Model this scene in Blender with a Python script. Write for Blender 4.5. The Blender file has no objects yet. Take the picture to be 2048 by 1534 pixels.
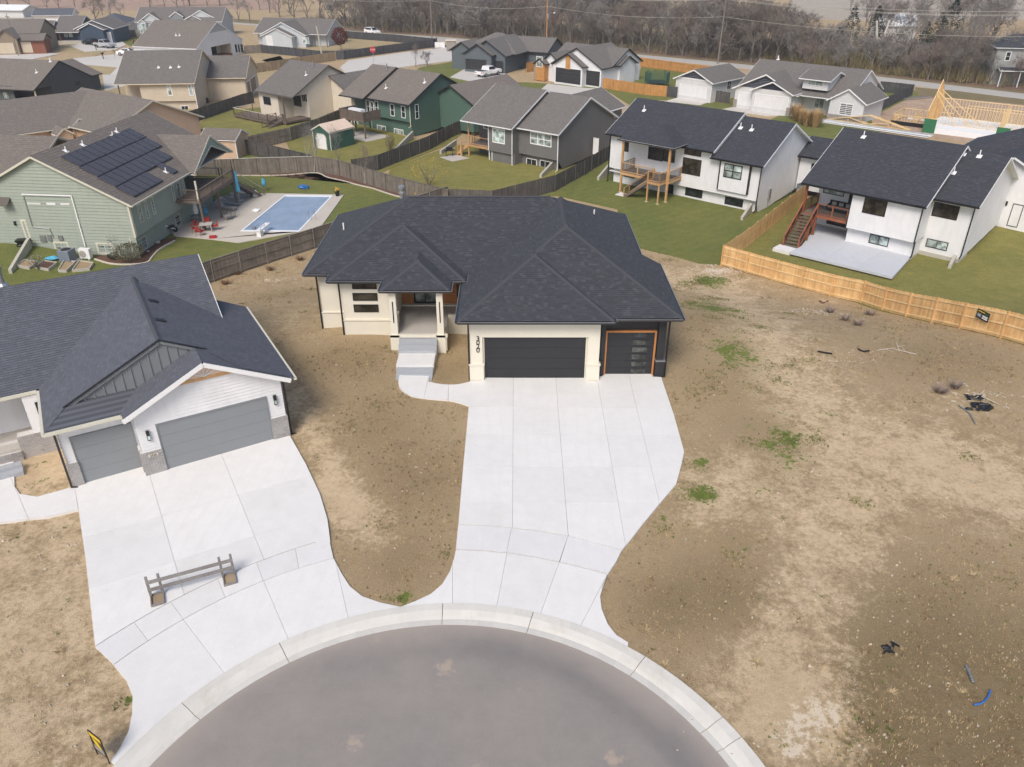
import bpy, bmesh, math, random
import numpy as np
from mathutils import Vector, Matrix
random.seed(7)
SC = bpy.context.scene
COL = SC.collection
R = math.radians

# ------------------------------------------------------------------ camera, sky, sun
CAM_H = 21.6; PITCH = R(29.8); FPX = 1580.0
cd = bpy.data.cameras.new('camera'); cam = bpy.data.objects.new('camera', cd); COL.objects.link(cam)
cam.location = (0, 0, CAM_H); cam.rotation_euler = (R(90) - PITCH, 0, 0)
cd.sensor_width = 36; cd.lens = 36 * FPX / 2048; cd.clip_end = 6000; cd.clip_start = .5
SC.camera = cam
wd = bpy.data.worlds.new('World'); SC.world = wd; wd.use_nodes = True
nt = wd.node_tree; sky = nt.nodes.new('ShaderNodeTexSky'); sky.sky_type = 'NISHITA'; sky.sun_disc = False
SUN_EL, SUN_AZ = R(48), R(200)
sky.sun_elevation = SUN_EL; sky.sun_rotation = SUN_AZ
sky.dust_density = 4.0; sky.air_density = 1.0; sky.ozone_density = .6; sky.altitude = 400
nt.links.new(sky.outputs[0], nt.nodes['Background'].inputs[0]); nt.nodes['Background'].inputs[1].default_value = .105
sd = bpy.data.lights.new('sun', 'SUN'); so = bpy.data.objects.new('sun', sd); COL.objects.link(so)
sd.energy = 1.75; sd.angle = R(24); sd.color = (1, .94, .86)
sdir = Vector((math.sin(SUN_AZ) * math.cos(SUN_EL), math.cos(SUN_AZ) * math.cos(SUN_EL), math.sin(SUN_EL)))
so.rotation_euler = sdir.to_track_quat('Z', 'Y').to_euler(); so.location = (0, 0, 60)
SC.view_settings.view_transform = 'Standard'; SC.view_settings.look = 'None'; SC.view_settings.gamma = 1
SC.view_settings.exposure = .5

# ------------------------------------------------------------------ materials
MATS = {}
def _new(name):
    m = bpy.data.materials.new(name); m.use_nodes = True; MATS[name] = m
    return m, m.node_tree, m.node_tree.nodes['Principled BSDF']
def N(nt, t, **k):
    n = nt.nodes.new(t)
    for a, b in k.items():
        if a in n.inputs: n.inputs[a].default_value = b
        else: setattr(n, a, b)
    return n
def rgb(c): return (c[0], c[1], c[2], 1)
def ramp(nt, fac, stops):
    r = nt.nodes.new('ShaderNodeValToRGB'); e = r.color_ramp.elements
    while len(e) < len(stops): e.new(.5)
    for i, (p, c) in enumerate(stops): e[i].position = p; e[i].color = rgb(c)
    nt.links.new(fac, r.inputs[0]); return r.outputs[0]
def mixc(nt, fac, a, b, mode='MIX'):
    m = nt.nodes.new('ShaderNodeMix'); m.data_type = 'RGBA'; m.blend_type = mode
    for s, x in ((0, fac), (6, a), (7, b)):
        if hasattr(x, 'is_linked') or hasattr(x, 'links'): nt.links.new(x, m.inputs[s])
        else: m.inputs[s].default_value = x if s == 0 else rgb(x)
    return m.outputs[2]
def noise(nt, scale, detail=4, vec=None, rough=.6, lac=2.0):
    n = N(nt, 'ShaderNodeTexNoise', Scale=scale, Detail=detail, Roughness=rough)
    if vec is not None: nt.links.new(vec, n.inputs['Vector'])
    return n.outputs['Fac']
def coords(nt, kind='Object'): return nt.nodes.new('ShaderNodeTexCoord').outputs[kind]
def geo_pos(nt): return nt.nodes.new('ShaderNodeNewGeometry').outputs['Position']
def rnd(nt):
    g = nt.nodes.new('ShaderNodeNewGeometry'); o = nt.nodes.new('ShaderNodeObjectInfo')
    a = N(nt, 'ShaderNodeMath', operation='ADD'); nt.links.new(g.outputs['Random Per Island'], a.inputs[0]); nt.links.new(o.outputs['Random'], a.inputs[1])
    f = N(nt, 'ShaderNodeMath', operation='FRACT'); nt.links.new(a.outputs[0], f.inputs[0]); return f.outputs[0]
def mapping(nt, vec, scale):
    m = nt.nodes.new('ShaderNodeMapping'); m.inputs['Scale'].default_value = scale; nt.links.new(vec, m.inputs[0]); return m.outputs[0]
def bump(nt, b, h, strength=.3, dist=.02):
    n = N(nt, 'ShaderNodeBump', Strength=strength, Distance=dist); nt.links.new(h, n.inputs['Height']); nt.links.new(n.outputs[0], b.inputs['Normal'])
def mul(c, k): return tuple(min(1, x * k) for x in c)

def m_plain(name, c, rough=.6, var=.12, scale=1.2, metal=0, fine=14):
    m, t, b = _new(name)
    p = geo_pos(t)
    f = noise(t, scale, 5, p); f2 = noise(t, fine, 3, p)
    c1 = ramp(t, f, [(.3, mul(c, 1 - var)), (.7, mul(c, 1 + var * .7))])
    c2 = mixc(t, .35, c1, ramp(t, f2, [(.3, mul(c, 1 - var)), (.7, mul(c, 1 + var))]))
    t.links.new(c2, b.inputs['Base Color']); b.inputs['Roughness'].default_value = rough; b.inputs['Metallic'].default_value = metal
    return m
def m_siding(name, c, rough=.62):
    m, t, b = _new(name)
    p = geo_pos(t); f = noise(t, .7, 4, p)
    v = noise(t, 3, 3, mapping(t, p, (1, 1, .25)))
    c1 = ramp(t, f, [(.3, mul(c, .93)), (.7, mul(c, 1.04))])
    c2 = mixc(t, .3, c1, ramp(t, v, [(.35, mul(c, .84)), (.6, mul(c, 1.03))]))
    z = N(t, 'ShaderNodeSeparateXYZ'); t.links.new(p, z.inputs[0])
    t.links.new(c2, b.inputs['Base Color']); b.inputs['Roughness'].default_value = rough
    g = noise(t, 30, 2, mapping(t, p, (1, 1, 6))); bump(t, b, g, .12, .01)
    return m
def m_shingle(name, ca, cb, cm, wear=(.5, .5, .5), speck=None):
    m, t, b = _new(name)
    uv = coords(t, 'UV')
    br = N(t, 'ShaderNodeTexBrick', offset=.5, offset_frequency=2, squash=1.0)
    br.inputs['Scale'].default_value = 1; br.inputs['Color1'].default_value = rgb(ca); br.inputs['Color2'].default_value = rgb(cb)
    br.inputs['Mortar'].default_value = rgb(cm); br.inputs['Mortar Size'].default_value = .006; br.inputs['Mortar Smooth'].default_value = .4
    br.inputs['Brick Width'].default_value = .31; br.inputs['Row Height'].default_value = .145; br.inputs['Bias'].default_value = -.15
    t.links.new(uv, br.inputs['Vector'])
    # a second brick layer of odd tabs gives the scattered light ones
    b2 = N(t, 'ShaderNodeTexBrick', offset=.37, offset_frequency=3)
    b2.inputs['Scale'].default_value = 1; b2.inputs['Color1'].default_value = (0, 0, 0, 1); b2.inputs['Color2'].default_value = (1, 1, 1, 1)
    b2.inputs['Mortar'].default_value = (0, 0, 0, 1); b2.inputs['Mortar Size'].default_value = .001
    b2.inputs['Brick Width'].default_value = .21; b2.inputs['Row Height'].default_value = .145
    t.links.new(uv, b2.inputs['Vector'])
    k = ramp(t, b2.outputs['Color'], [(.80, (0, 0, 0)), (.93, (1, 1, 1))])
    lt = speck or mul(ca, 1.9)
    kk = N(t, 'ShaderNodeMath', operation='MULTIPLY'); t.links.new(k, kk.inputs[0]); kk.inputs[1].default_value = .55
    c = mixc(t, kk.outputs[0], br.outputs['Color'], lt)
    p = geo_pos(t)
    big = noise(t, .35, 4, p); c = mixc(t, .35, c, ramp(t, big, [(.35, mul(ca, .7)), (.7, mul(cb, 1.25))]), 'MIX')
    fine = noise(t, 60, 2, p); c = mixc(t, .3, c, ramp(t, fine, [(.35, mul(ca, .55)), (.65, mul(cb, 1.7))]))
    t.links.new(c, b.inputs['Base Color']); b.inputs['Roughness'].default_value = .9
    bump(t, b, br.outputs['Fac'], -.5, .01)
    return m
def m_wood(name, ca, cb, rough=.75, grain=(30, 30, 1.5), knots=True):
    m, t, b = _new(name)
    o = coords(t); r = rnd(t)
    base = ramp(t, r, [(0, ca), (.5, tuple((x + y) / 2 for x, y in zip(ca, cb))), (1, cb)])
    g = noise(t, 1, 6, mapping(t, o, grain))
    c = mixc(t, .4, base, ramp(t, g, [(.3, mul(ca, .62)), (.68, mul(cb, 1.2))]))
    bl = noise(t, 1.3, 4, geo_pos(t)); c = mixc(t, .25, c, ramp(t, bl, [(.35, mul(ca, .65)), (.65, mul(cb, 1.15))]))
    t.links.new(c, b.inputs['Base Color']); b.inputs['Roughness'].default_value = rough
    bump(t, b, g, .25, .01)
    return m
def m_glass(name, c=(.02, .024, .028), rough=.06):
    m, t, b = _new(name)
    p = geo_pos(t); f = noise(t, 1.6, 3, p)
    t.links.new(ramp(t, f, [(.38, mul(c, .5)), (.62, mul(c, 1.9))]), b.inputs['Base Color'])
    b.inputs['Roughness'].default_value = rough; b.inputs['IOR'].default_value = 1.5
    bump(t, b, noise(t, 1.1, 1, p), .08, .03)
    return m

def m_concrete(name, c, stain=(.5, .42, .32), amount=.25, broom=True):
    m, t, b = _new(name)
    p = geo_pos(t)
    f = noise(t, .33, 6, p, .65); f2 = noise(t, 1.7, 5, p, .7); f3 = noise(t, 45, 2, mapping(t, p, (1, .25, 1)))
    c1 = ramp(t, f, [(.3, mul(c, .9)), (.5, c), (.75, mul(c, 1.03))])
    c2 = mixc(t, .4, c1, ramp(t, f2, [(.3, mul(c, .84)), (.62, mul(c, 1.03))]))
    c2 = mixc(t, .25, c2, ramp(t, f3, [(.3, mul(c, .8)), (.7, mul(c, 1.08))]))
    s = noise(t, .5, 5, mapping(t, p, (1.3, .5, 1)), .7)
    k = ramp(t, s, [(.56, (0, 0, 0)), (.8, (amount,) * 3)])
    c3 = mixc(t, k, c2, tuple(x * y * 1.25 for x, y in zip(c, stain)))
    sp = noise(t, 9, 2, p); kk = ramp(t, sp, [(.74, (0, 0, 0)), (.78, (.35,) * 3)])
    c3 = mixc(t, kk, c3, mul(c, .55))
    c3 = mixc(t, 1.0, c3, ramp(t, rnd(t), [(0, (.935,) * 3), (.6, (.98,) * 3), (1, (1, 1, 1))]), 'MULTIPLY')
    w = N(t, 'ShaderNodeTexWave', Scale=.5, Distortion=7, Detail=4); t.links.new(mapping(t, p, (1, .35, 1)), w.inputs['Vector']); c3 = mixc(t, .3, c3, ramp(t, w.outputs['Fac'], [(.0, mul(c, .9)), (.35, c)]), 'DARKEN')
    t.links.new(c3, b.inputs['Base Color']); b.inputs['Roughness'].default_value = .85
    bump(t, b, f3, .1, .01)
    return m
def m_grass(name, ca, cb, cc, stripe=None):
    m, t, b = _new(name)
    p = geo_pos(t)
    f = noise(t, .16, 6, p, .7); f2 = noise(t, 1.1, 6, p, .75); f3 = noise(t, 16, 4, p, .8)
    c = ramp(t, f, [(.38, ca), (.5, cb), (.61, cc)])
    c = mixc(t, .5, c, ramp(t, f2, [(.36, mul(ca, .8)), (.5, cb), (.64, mul(cc, 1.2))]))
    c = mixc(t, .5, c, ramp(t, f3, [(.36, mul(ca, .4)), (.5, mul(cb, .95)), (.66, mul(cc, 1.5))]))
    if stripe is not None:
        w = N(t, 'ShaderNodeTexWave', Scale=.28, Distortion=1.2, Detail=2)
        mp = t.nodes.new('ShaderNodeMapping'); mp.inputs['Rotation'].default_value = (0, 0, stripe); t.links.new(p, mp.inputs[0]); t.links.new(mp.outputs[0], w.inputs['Vector'])
        c = mixc(t, .09, c, ramp(t, w.outputs['Fac'], [(.3, ca), (.7, cc)]))
    t.links.new(c, b.inputs['Base Color']); b.inputs['Roughness'].default_value = .95
    bump(t, b, f3, .9, .05)
    return m

WHITE = (.74, .74, .75)
M = dict(
 roof_black=m_shingle('black_shingle', (.062, .066, .078), (.032, .034, .042), (.014, .014, .017), speck=(.13, .135, .155)),
 roof_slate=m_shingle('slate_blue_shingle', (.118, .126, .152), (.074, .080, .098), (.035, .037, .044), speck=(.17, .18, .205)),
 roof_charcoal=m_shingle('charcoal_shingle', (.055, .058, .070), (.034, .036, .045), (.016, .016, .019), speck=(.11, .12, .155)),
 roof_brown=m_shingle('brown_shingle', (.205, .178, .155), (.135, .118, .105), (.07, .06, .055), speck=(.33, .28, .22)),
 roof_grey=m_shingle('grey_brown_shingle', (.185, .170, .155), (.115, .106, .10), (.06, .055, .05), speck=(.27, .25, .22)),
 stucco=m_plain('cream_painted_brick', (.71, .675, .575), .75, .05, 1.0),
 white=m_siding('white_siding', WHITE), white_trim=m_plain('white_trim', (.80, .80, .80), .5, .05),
 black=m_plain('black_paint', (.012, .012, .014), .45, .3), blackwall=m_plain('black_stucco', (.022, .023, .027), .6, .25),
 black_door=m_plain('black_garage_door', (.020, .021, .025), .5, .15), grey_door=m_plain('grey_garage_door', (.235, .25, .265), .5, .04),
 dark_trim=m_plain('dark_trim', (.03, .03, .033), .5, .2), cream_trim=m_plain('cream_trim', (.62, .60, .50), .6, .08),
 tan_trim=m_plain('tan_trim', (.66, .58, .45), .6, .08), brown_trim=m_plain('brown_trim', (.12, .10, .085), .6, .1),
 sage=m_siding('sage_siding', (.33, .375, .32)), green=m_siding('forest_green_siding', (.075, .135, .105)),
 grey=m_siding('warm_grey_siding', (.155, .150, .145)), slate=m_siding('slate_siding', (.105, .125, .14)), charc=m_siding('charcoal_siding', (.075, .083, .092)),
 tan=m_siding('tan_siding', (.56, .48, .37)), cream=m_siding('cream_siding', (.66, .59, .49)), pinktan=m_siding('pink_tan_siding', (.55, .40, .28)),
 brown=m_siding('brown_siding', (.25, .20, .145)), navy=m_siding('navy_siding', (.040, .065, .105)), navy2=m_siding('dark_navy_siding', (.020, .026, .045)),
 pale=m_siding('pale_blue_grey_siding', (.50, .53, .56)), lgrey=m_siding('light_grey_siding', (.33, .34, .33)), bb_grey=m_siding('grey_board_siding', (.22, .235, .25)),
 white_sid2=m_siding('offwhite_siding', (.62, .62, .62)), redbrick=m_plain('red_brick', (.22, .085, .05), .85, .3, 3), stone=m_plain('grey_stone', (.30, .27, .24), .85, .35, 3),
 brick=m_wood('grey_brick', (.30, .285, .28), (.44, .42, .41), .9, (20, 20, 20)), mortar=m_plain('pale_mortar', (.62, .60, .58), .9, .1),
 orange_wood=m_wood('orange_stained_wood', (.42, .16, .045), (.55, .24, .08)), new_wood=m_wood('new_cedar', (.52, .27, .09), (.80, .54, .26)),
 old_wood=m_wood('weathered_grey_wood', (.10, .085, .070), (.26, .225, .19)), old_dark=m_wood('old_dark_wood', (.055, .05, .048), (.13, .12, .11)),
 slate_fence=m_wood('dark_stained_fence', (.045, .046, .05), (.085, .085, .09)), orange_fence=m_wood('orange_fence_wood', (.40, .19, .06), (.58, .30, .10)),
 tan_fence=m_wood('tan_fence_wood', (.26, .19, .12), (.38, .29, .19)),
 deck_red=m_wood('red_stained_wood', (.22, .065, .03), (.33, .11, .05)), deck_tan=m_wood('cedar_deck_wood', (.46, .25, .10), (.62, .38, .18)),
 deck_brown=m_wood('brown_deck_wood', (.115, .085, .065), (.20, .155, .125)), deck_grey=m_wood('grey_brown_deck_boards', (.15, .125, .11), (.24, .20, .18)),
 lumber=m_wood('fresh_lumber', (.66, .46, .22), (.82, .62, .34)), pallet=m_wood('weathered_barricade_wood', (.17, .155, .145), (.30, .28, .265)),
 glass=m_glass('dark_glass'), glass_blind=m_glass('blind_behind_glass', (.20, .24, .23), .15), glass_brown=m_glass('brown_reflecting_glass', (.035, .03, .022), .1),
 glass_pale=m_glass('pale_blind_glass', (.36, .43, .42), .2),
 conc=m_concrete('new_concrete', (.76, .75, .735), amount=.14), conc2=m_concrete('sidewalk_concrete', (.725, .718, .71), amount=.15), kerbm=m_concrete('kerb_concrete', (.66, .64, .59), amount=.5),
 conc_old=m_concrete('old_concrete', (.50, .47, .43), amount=.4), patio=m_concrete('pool_patio', (.58, .53, .46), amount=.3), conc_far=m_concrete('far_driveway_concrete', (.60, .57, .53)),
 conc_grey=m_concrete('grey_step_concrete', (.40, .42, .45)), found=m_concrete('foundation_concrete', (.48, .46, .40)),
 lawn=m_grass('green_lawn', (.085, .125, .024), (.140, .160, .034), (.225, .200, .052), stripe=.9), lawn2=m_grass('yellowing_lawn', (.135, .15, .032), (.20, .19, .045), (.30, .25, .075)),
 lawn3=m_grass('dormant_lawn', (.30, .24, .12), (.40, .31, .17), (.46, .36, .21)), verge=m_grass('roadside_verge', (.13, .12, .05), (.20, .16, .08), (.28, .22, .12)),
 metal=m_plain('galvanised_metal', (.45, .46, .47), .35, .1, metal=.7), whitep=m_plain('white_pvc', (.82, .82, .82), .4, .03),
 greyp=m_plain('grey_plastic', (.18, .20, .22), .5, .1), bluep=m_plain('blue_plastic', (.03, .14, .42), .4, .15), cyanp=m_plain('light_blue_cloth', (.10, .42, .62), .7, .15),
 red=m_plain('red_cushion', (.42, .028, .03), .8, .2), blackp=m_plain('black_plastic', (.014, .014, .015), .5, .3), mulch=m_plain('red_brown_mulch', (.13, .07, .045), .95, .45, 6, fine=40),
 carwhite=m_plain('white_car_paint', (.80, .80, .81), .2, .01), carsilver=m_plain('silver_car_paint', (.42, .43, .45), .25, .02), carblack=m_plain('black_car_paint', (.012, .013, .016), .2, .1),
 rubber=m_plain('tyre_rubber', (.015, .015, .015), .8, .2), poolwater=m_plain('blue_pool_cover', (.27, .35, .47), .35, .22, .8, fine=3), yellow=m_plain('yellow_sign_face', (.70, .50, .03), .5, .05),
 greenp=m_plain('green_sheathing', (.03, .16, .07), .7, .15), foam=m_plain('white_foam_board', (.80, .82, .84), .6, .06), pink_roof=m_plain('peach_roof_panel', (.70, .55, .44), .7, .08),
 shedgreen=m_plain('shed_green_boards', (.035, .10, .075), .7, .25), cushion=m_plain('grey_cushion', (.36, .34, .31), .8, .15), stone_w=m_plain('pale_stone', (.62, .56, .48), .9, .2, 5),
 bark=m_plain('tree_bark', (.17, .15, .13), .95, .25, 2), twig=m_plain('bare_twigs', (.20, .17, .145), .95, .3, .4), twig_red=m_plain('reddish_twigs', (.24, .185, .16), .95, .25, .4),
 twig_grey=m_plain('greyish_twigs', (.25, .232, .215), .95, .25, .4), twig_gold=m_plain('golden_twigs', (.22, .18, .085), .95, .3, .5),
 conifer=m_plain('conifer_needles', (.028, .050, .022), .9, .4, 1.2), conifer_b=m_plain('bluish_conifer_needles', (.035, .055, .042), .9, .35, 1.2), redleaf=m_plain('dark_red_leaves', (.13, .035, .025), .9, .3),
 goldleaf=m_plain('yellow_leaves', (.50, .34, .06), .9, .3), plume=m_plain('tan_grass_plumes', (.46, .31, .15), .95, .3, 4), shrubm=m_plain('olive_shrub', (.11, .10, .055), .95, .35, 4),
)
def m_asphalt():
    m, t, b = _new('worn_asphalt'); p = geo_pos(t)
    f = noise(t, .22, 6, p, .62); f2 = noise(t, 1.3, 7, p, .75); f3 = noise(t, 60, 3, p, .8)
    c = ramp(t, f, [(.3, (.19, .172, .158)), (.52, (.255, .228, .202)), (.72, (.32, .28, .24))])
    c = mixc(t, .4, c, ramp(t, f2, [(.3, (.17, .158, .155)), (.65, (.32, .29, .27))]))
    c = mixc(t, .42, c, ramp(t, f3, [(.3, (.13, .12, .118)), (.7, (.42, .385, .36))]))
    v = N(t, 'ShaderNodeTexVoronoi', Scale=.42); v.inputs['Randomness'].default_value = 1
    dn = noise(t, 3.5, 5, p, .7); ad = N(t, 'ShaderNodeMath', operation='MULTIPLY_ADD'); t.links.new(v.outputs['Distance'], ad.inputs[0]); ad.inputs[1].default_value = 1
    t.links.new(p, v.inputs['Vector']); sc = N(t, 'ShaderNodeMath', operation='MULTIPLY'); t.links.new(dn, sc.inputs[0]); sc.inputs[1].default_value = .5; t.links.new(sc.outputs[0], ad.inputs[2])
    k = ramp(t, ad.outputs[0], [(.30, (.75,) * 3), (.40, (0, 0, 0))]); c = mixc(t, k, c, (.42, .34, .27))
    at = t.nodes.new('ShaderNodeAttribute'); at.attribute_name = 'wear'; sp = t.nodes.new('ShaderNodeSeparateColor'); t.links.new(at.outputs['Color'], sp.inputs[0])
    c = mixc(t, sp.outputs[0], c, mixc(t, .5, (.13, .125, .13), c)); c = mixc(t, sp.outputs[1], c, (.40, .34, .29))
    t.links.new(c, b.inputs['Base Color']); b.inputs['Roughness'].default_value = .85; bump(t, b, f3, .5, .01); return m
M['asphalt'] = m_asphalt()
M['field_red'] = m_grass('fallow_red_field', (.33, .20, .145), (.40, .27, .20), (.46, .34, .26)); M['field_tan'] = m_grass('harvested_tan_field', (.36, .31, .25), (.42, .365, .30), (.47, .41, .34), stripe=.5)
M['red_soil'] = m_grass('churned_red_soil', (.30, .19, .125), (.42, .29, .20), (.55, .44, .34))
M['road'] = m_concrete('country_road_surface', (.46, .44, .41), amount=.2)
def m_ground():
    # bare / green / pale come from worn tracks and tufts laid out on the mesh; the noise gives the soil its grain
    m, t, b = _new('bare_lot_soil'); p = geo_pos(t)
    at = t.nodes.new('ShaderNodeAttribute'); at.attribute_name = 'cover'; sp = t.nodes.new('ShaderNodeSeparateColor'); t.links.new(at.outputs['Color'], sp.inputs[0])
    n0 = noise(t, .18, 6, p, .65); n1 = noise(t, .9, 7, p, .72); n2 = noise(t, 4.5, 6, p, .75); n3 = noise(t, 26, 4, p, .8)
    dry = ramp(t, n1, [(.36, (.235, .170, .100)), (.46, (.335, .255, .160)), (.54, (.41, .325, .215)), (.64, (.50, .41, .29))])
    dry = mixc(t, .45, dry, ramp(t, n2, [(.36, (.17, .12, .068)), (.5, (.34, .265, .17)), (.64, (.56, .46, .33))]))
    dry = mixc(t, .5, dry, ramp(t, n3, [(.32, (.115, .085, .05)), (.5, (.34, .27, .175)), (.68, (.68, .58, .43))]))
    den = ramp(t, n1, [(.37, (.17, .13, .068)), (.5, (.25, .195, .115)), (.64, (.28, .215, .13))])
    den = mixc(t, .5, den, ramp(t, n3, [(.32, (.065, .05, .028)), (.5, (.195, .15, .088)), (.68, (.44, .36, .235))]))
    den = mixc(t, .3, den, ramp(t, n2, [(.35, (.10, .085, .04)), (.6, (.26, .20, .12))]))
    bare = ramp(t, n1, [(.37, (.42, .33, .225)), (.5, (.53, .43, .305)), (.63, (.62, .52, .39))])
    bare = mixc(t, .4, bare, ramp(t, n3, [(.33, (.27, .205, .14)), (.5, (.52, .42, .30)), (.7, (.76, .66, .52))]))
    bare = mixc(t, .3, bare, ramp(t, n2, [(.35, (.32, .24, .16)), (.6, (.62, .52, .39))]))
    green = ramp(t, n3, [(.3, (.05, .085, .014)), (.5, (.13, .175, .035)), (.7, (.27, .28, .08))])
    def thr(ch, nz, lo, hi, w):
        a = N(t, 'ShaderNodeMath', operation='MULTIPLY_ADD'); t.links.new(nz, a.inputs[0]); a.inputs[1].default_value = w; t.links.new(sp.outputs[ch], a.inputs[2])
        h = N(t, 'ShaderNodeMath', operation='MULTIPLY'); t.links.new(a.outputs[0], h.inputs[0]); h.inputs[1].default_value = .5; return ramp(t, h.outputs[0], [(lo / 2, (0, 0, 0)), (hi / 2, (1, 1, 1))])
    nb = mixc(t, .5, ramp(t, n2, [(.36, (0, 0, 0)), (.64, (1, 1, 1))]), ramp(t, n1, [(.36, (0, 0, 0)), (.64, (1, 1, 1))]))
    al = N(t, 'ShaderNodeMath', operation='MULTIPLY_ADD'); t.links.new(nb, al.inputs[0]); al.inputs[1].default_value = .8; t.links.new(at.outputs['Alpha'], al.inputs[2])
    ah = N(t, 'ShaderNodeMath', operation='MULTIPLY'); t.links.new(al.outputs[0], ah.inputs[0]); ah.inputs[1].default_value = .5
    dry = mixc(t, ramp(t, ah.outputs[0], [(.30, (0, 0, 0)), (.60, (1, 1, 1))]), dry, den)
    c = mixc(t, thr(0, nb, .70, 1.12, .8), dry, bare)
    c = mixc(t, thr(1, nb, .93, 1.06, .9), c, green)
    c = mixc(t, thr(2, nb, .98, 1.12, 1.0), c, (.66, .60, .52))
    c = mixc(t, 1.0, c, (1.22, 1.14, 1.0), 'MULTIPLY'); t.links.new(c, b.inputs['Base Color']); b.inputs['Roughness'].default_value = .95
    h = n3
    bump(t, b, h, 1.0, .06); return m
M['ground'] = m_ground()

# ------------------------------------------------------------------ mesh builder and tagging
class MB:
    def __init__(s): s.v = []; s.f = []; s.uv = []
    def poly(s, pts, uv=None):
        i = len(s.v); s.v += [tuple(p) for p in pts]; s.f.append(tuple(range(i, i + len(pts)))); s.uv.append(uv)
    def hexa(s, P):  # 8 points: bottom 4 ccw, top 4 ccw
        i = len(s.v); s.v += [tuple(p) for p in P]
        for q in ((3, 2, 1, 0), (4, 5, 6, 7), (0, 1, 5, 4), (1, 2, 6, 5), (2, 3, 7, 6), (3, 0, 4, 7)):
            s.f.append(tuple(i + k for k in q)); s.uv.append(None)
    def box(s, x0, x1, y0, y1, z0, z1):
        s.hexa([(x0, y0, z0), (x1, y0, z0), (x1, y1, z0), (x0, y1, z0), (x0, y0, z1), (x1, y0, z1), (x1, y1, z1), (x0, y1, z1)])
    def bar(s, p, q, w, h):  # beam p->q, w across, h high (centred)
        p = Vector(p); q = Vector(q); d = (q - p).normalized()
        up = Vector((0, 0, 1)) if abs(d.z) < .95 else Vector((0, 1, 0))
        a = d.cross(up).normalized() * (w / 2); b = a.cross(d).normalized() * (h / 2)
        s.hexa([p - a - b, p + a - b, q + a - b, q - a - b, p - a + b, p + a + b, q + a + b, q - a + b])
    def tube(s, p, q, r0, r1, n=6, cap=True):
        p = Vector(p); q = Vector(q); d = (q - p)
        if d.length < 1e-6: return
        d.normalize(); up = Vector((0, 0, 1)) if abs(d.z) < .9 else Vector((1, 0, 0))
        a = d.cross(up).normalized(); b = d.cross(a); i = len(s.v)
        for c, r in ((p, r0), (q, r1)):
            for k in range(n):
                t = 2 * math.pi * k / n; s.v.append(tuple(c + a * (math.cos(t) * r) + b * (math.sin(t) * r)))
        for k in range(n):
            l = (k + 1) % n; s.f.append((i + k, i + l, i + n + l, i + n + k)); s.uv.append(None)
        if cap:
            s.f.append(tuple(i + k for k in range(n))[::-1]); s.uv.append(None)
            s.f.append(tuple(i + n + k for k in range(n))); s.uv.append(None)
    def path(s, pts, r, n=6):
        for a, b in zip(pts, pts[1:]): s.tube(a, b, r, r, n)
    def ball(s, c, r, sx=1, sy=1, sz=1, n=8, m=5):
        i = len(s.v)
        for a in range(m + 1):
            th = math.pi * a / m
            for k in range(n):
                ph = 2 * math.pi * k / n
                s.v.append((c[0] + r * sx * math.sin(th) * math.cos(ph), c[1] + r * sy * math.sin(th) * math.sin(ph), c[2] + r * sz * math.cos(th)))
        for a in range(m):
            for k in range(n):
                l = (k + 1) % n; s.f.append((i + a * n + k, i + (a + 1) * n + k, i + (a + 1) * n + l, i + a * n + l)); s.uv.append(None)
    def extend(s, o, mat=None):
        i = len(s.v); s.v += [tuple(mat @ Vector(p)) for p in o.v] if mat else o.v
        s.f += [tuple(i + k for k in f) for f in o.f]; s.uv += o.uv
    def mesh(s, name, mat, smooth=False):
        me = bpy.data.meshes.new(name); me.from_pydata(s.v, [], s.f)
        if any(u is not None for u in s.uv):
            l = me.uv_layers.new(name='UVMap'); data = []
            for f, u in zip(s.f, s.uv): data += [x for p in (u if u is not None else [(0, 0)] * len(f)) for x in p]
            l.data.foreach_set('uv', data)
        if smooth: me.polygons.foreach_set('use_smooth', [True] * len(me.polygons))
        me.materials.append(M[mat] if isinstance(mat, str) else mat); me.update(); return me
    def build(s, name, mat, parent=None, kind=None, label=None, smooth=False, loc=None):
        if not s.f: return None
        return obj(name, s.mesh(name, mat, smooth), parent, kind, label, loc)
def obj(name, me, parent=None, kind=None, label=None, loc=None, mat=None):
    o = bpy.data.objects.new(name, me); COL.objects.link(o)
    if parent is not None: o.parent = parent
    if loc is not None: o.location = loc
    if mat is not None: o.matrix_local = mat
    if kind: o['kind'] = kind
    if label: o['label'] = label
    return o
def tag(o, label, cat, group=None):
    o['label'] = label; o['category'] = cat
    if group: o['group'] = group
    return o
def thing(name, label, cat, loc=(0, 0, 0), rz=0, group=None):
    o = bpy.data.objects.new(name, None); COL.objects.link(o); o.empty_display_size = .3
    o.location = loc; o.rotation_euler = (0, 0, rz); return tag(o, label, cat, group)
def dup(o, loc=None, rz=None, label=None, sc=None):
    def cp(x, par):
        c = x.copy(); COL.objects.link(c); c.parent = par
        for ch in x.children: cp(ch, c)
        return c
    r = cp(o, None)
    if loc is not None: r.location = loc
    if rz is not None: r.rotation_euler = (0, 0, rz)
    if sc is not None: r.scale = (sc, sc, sc)
    if label: r['label'] = label
    return r

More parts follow.
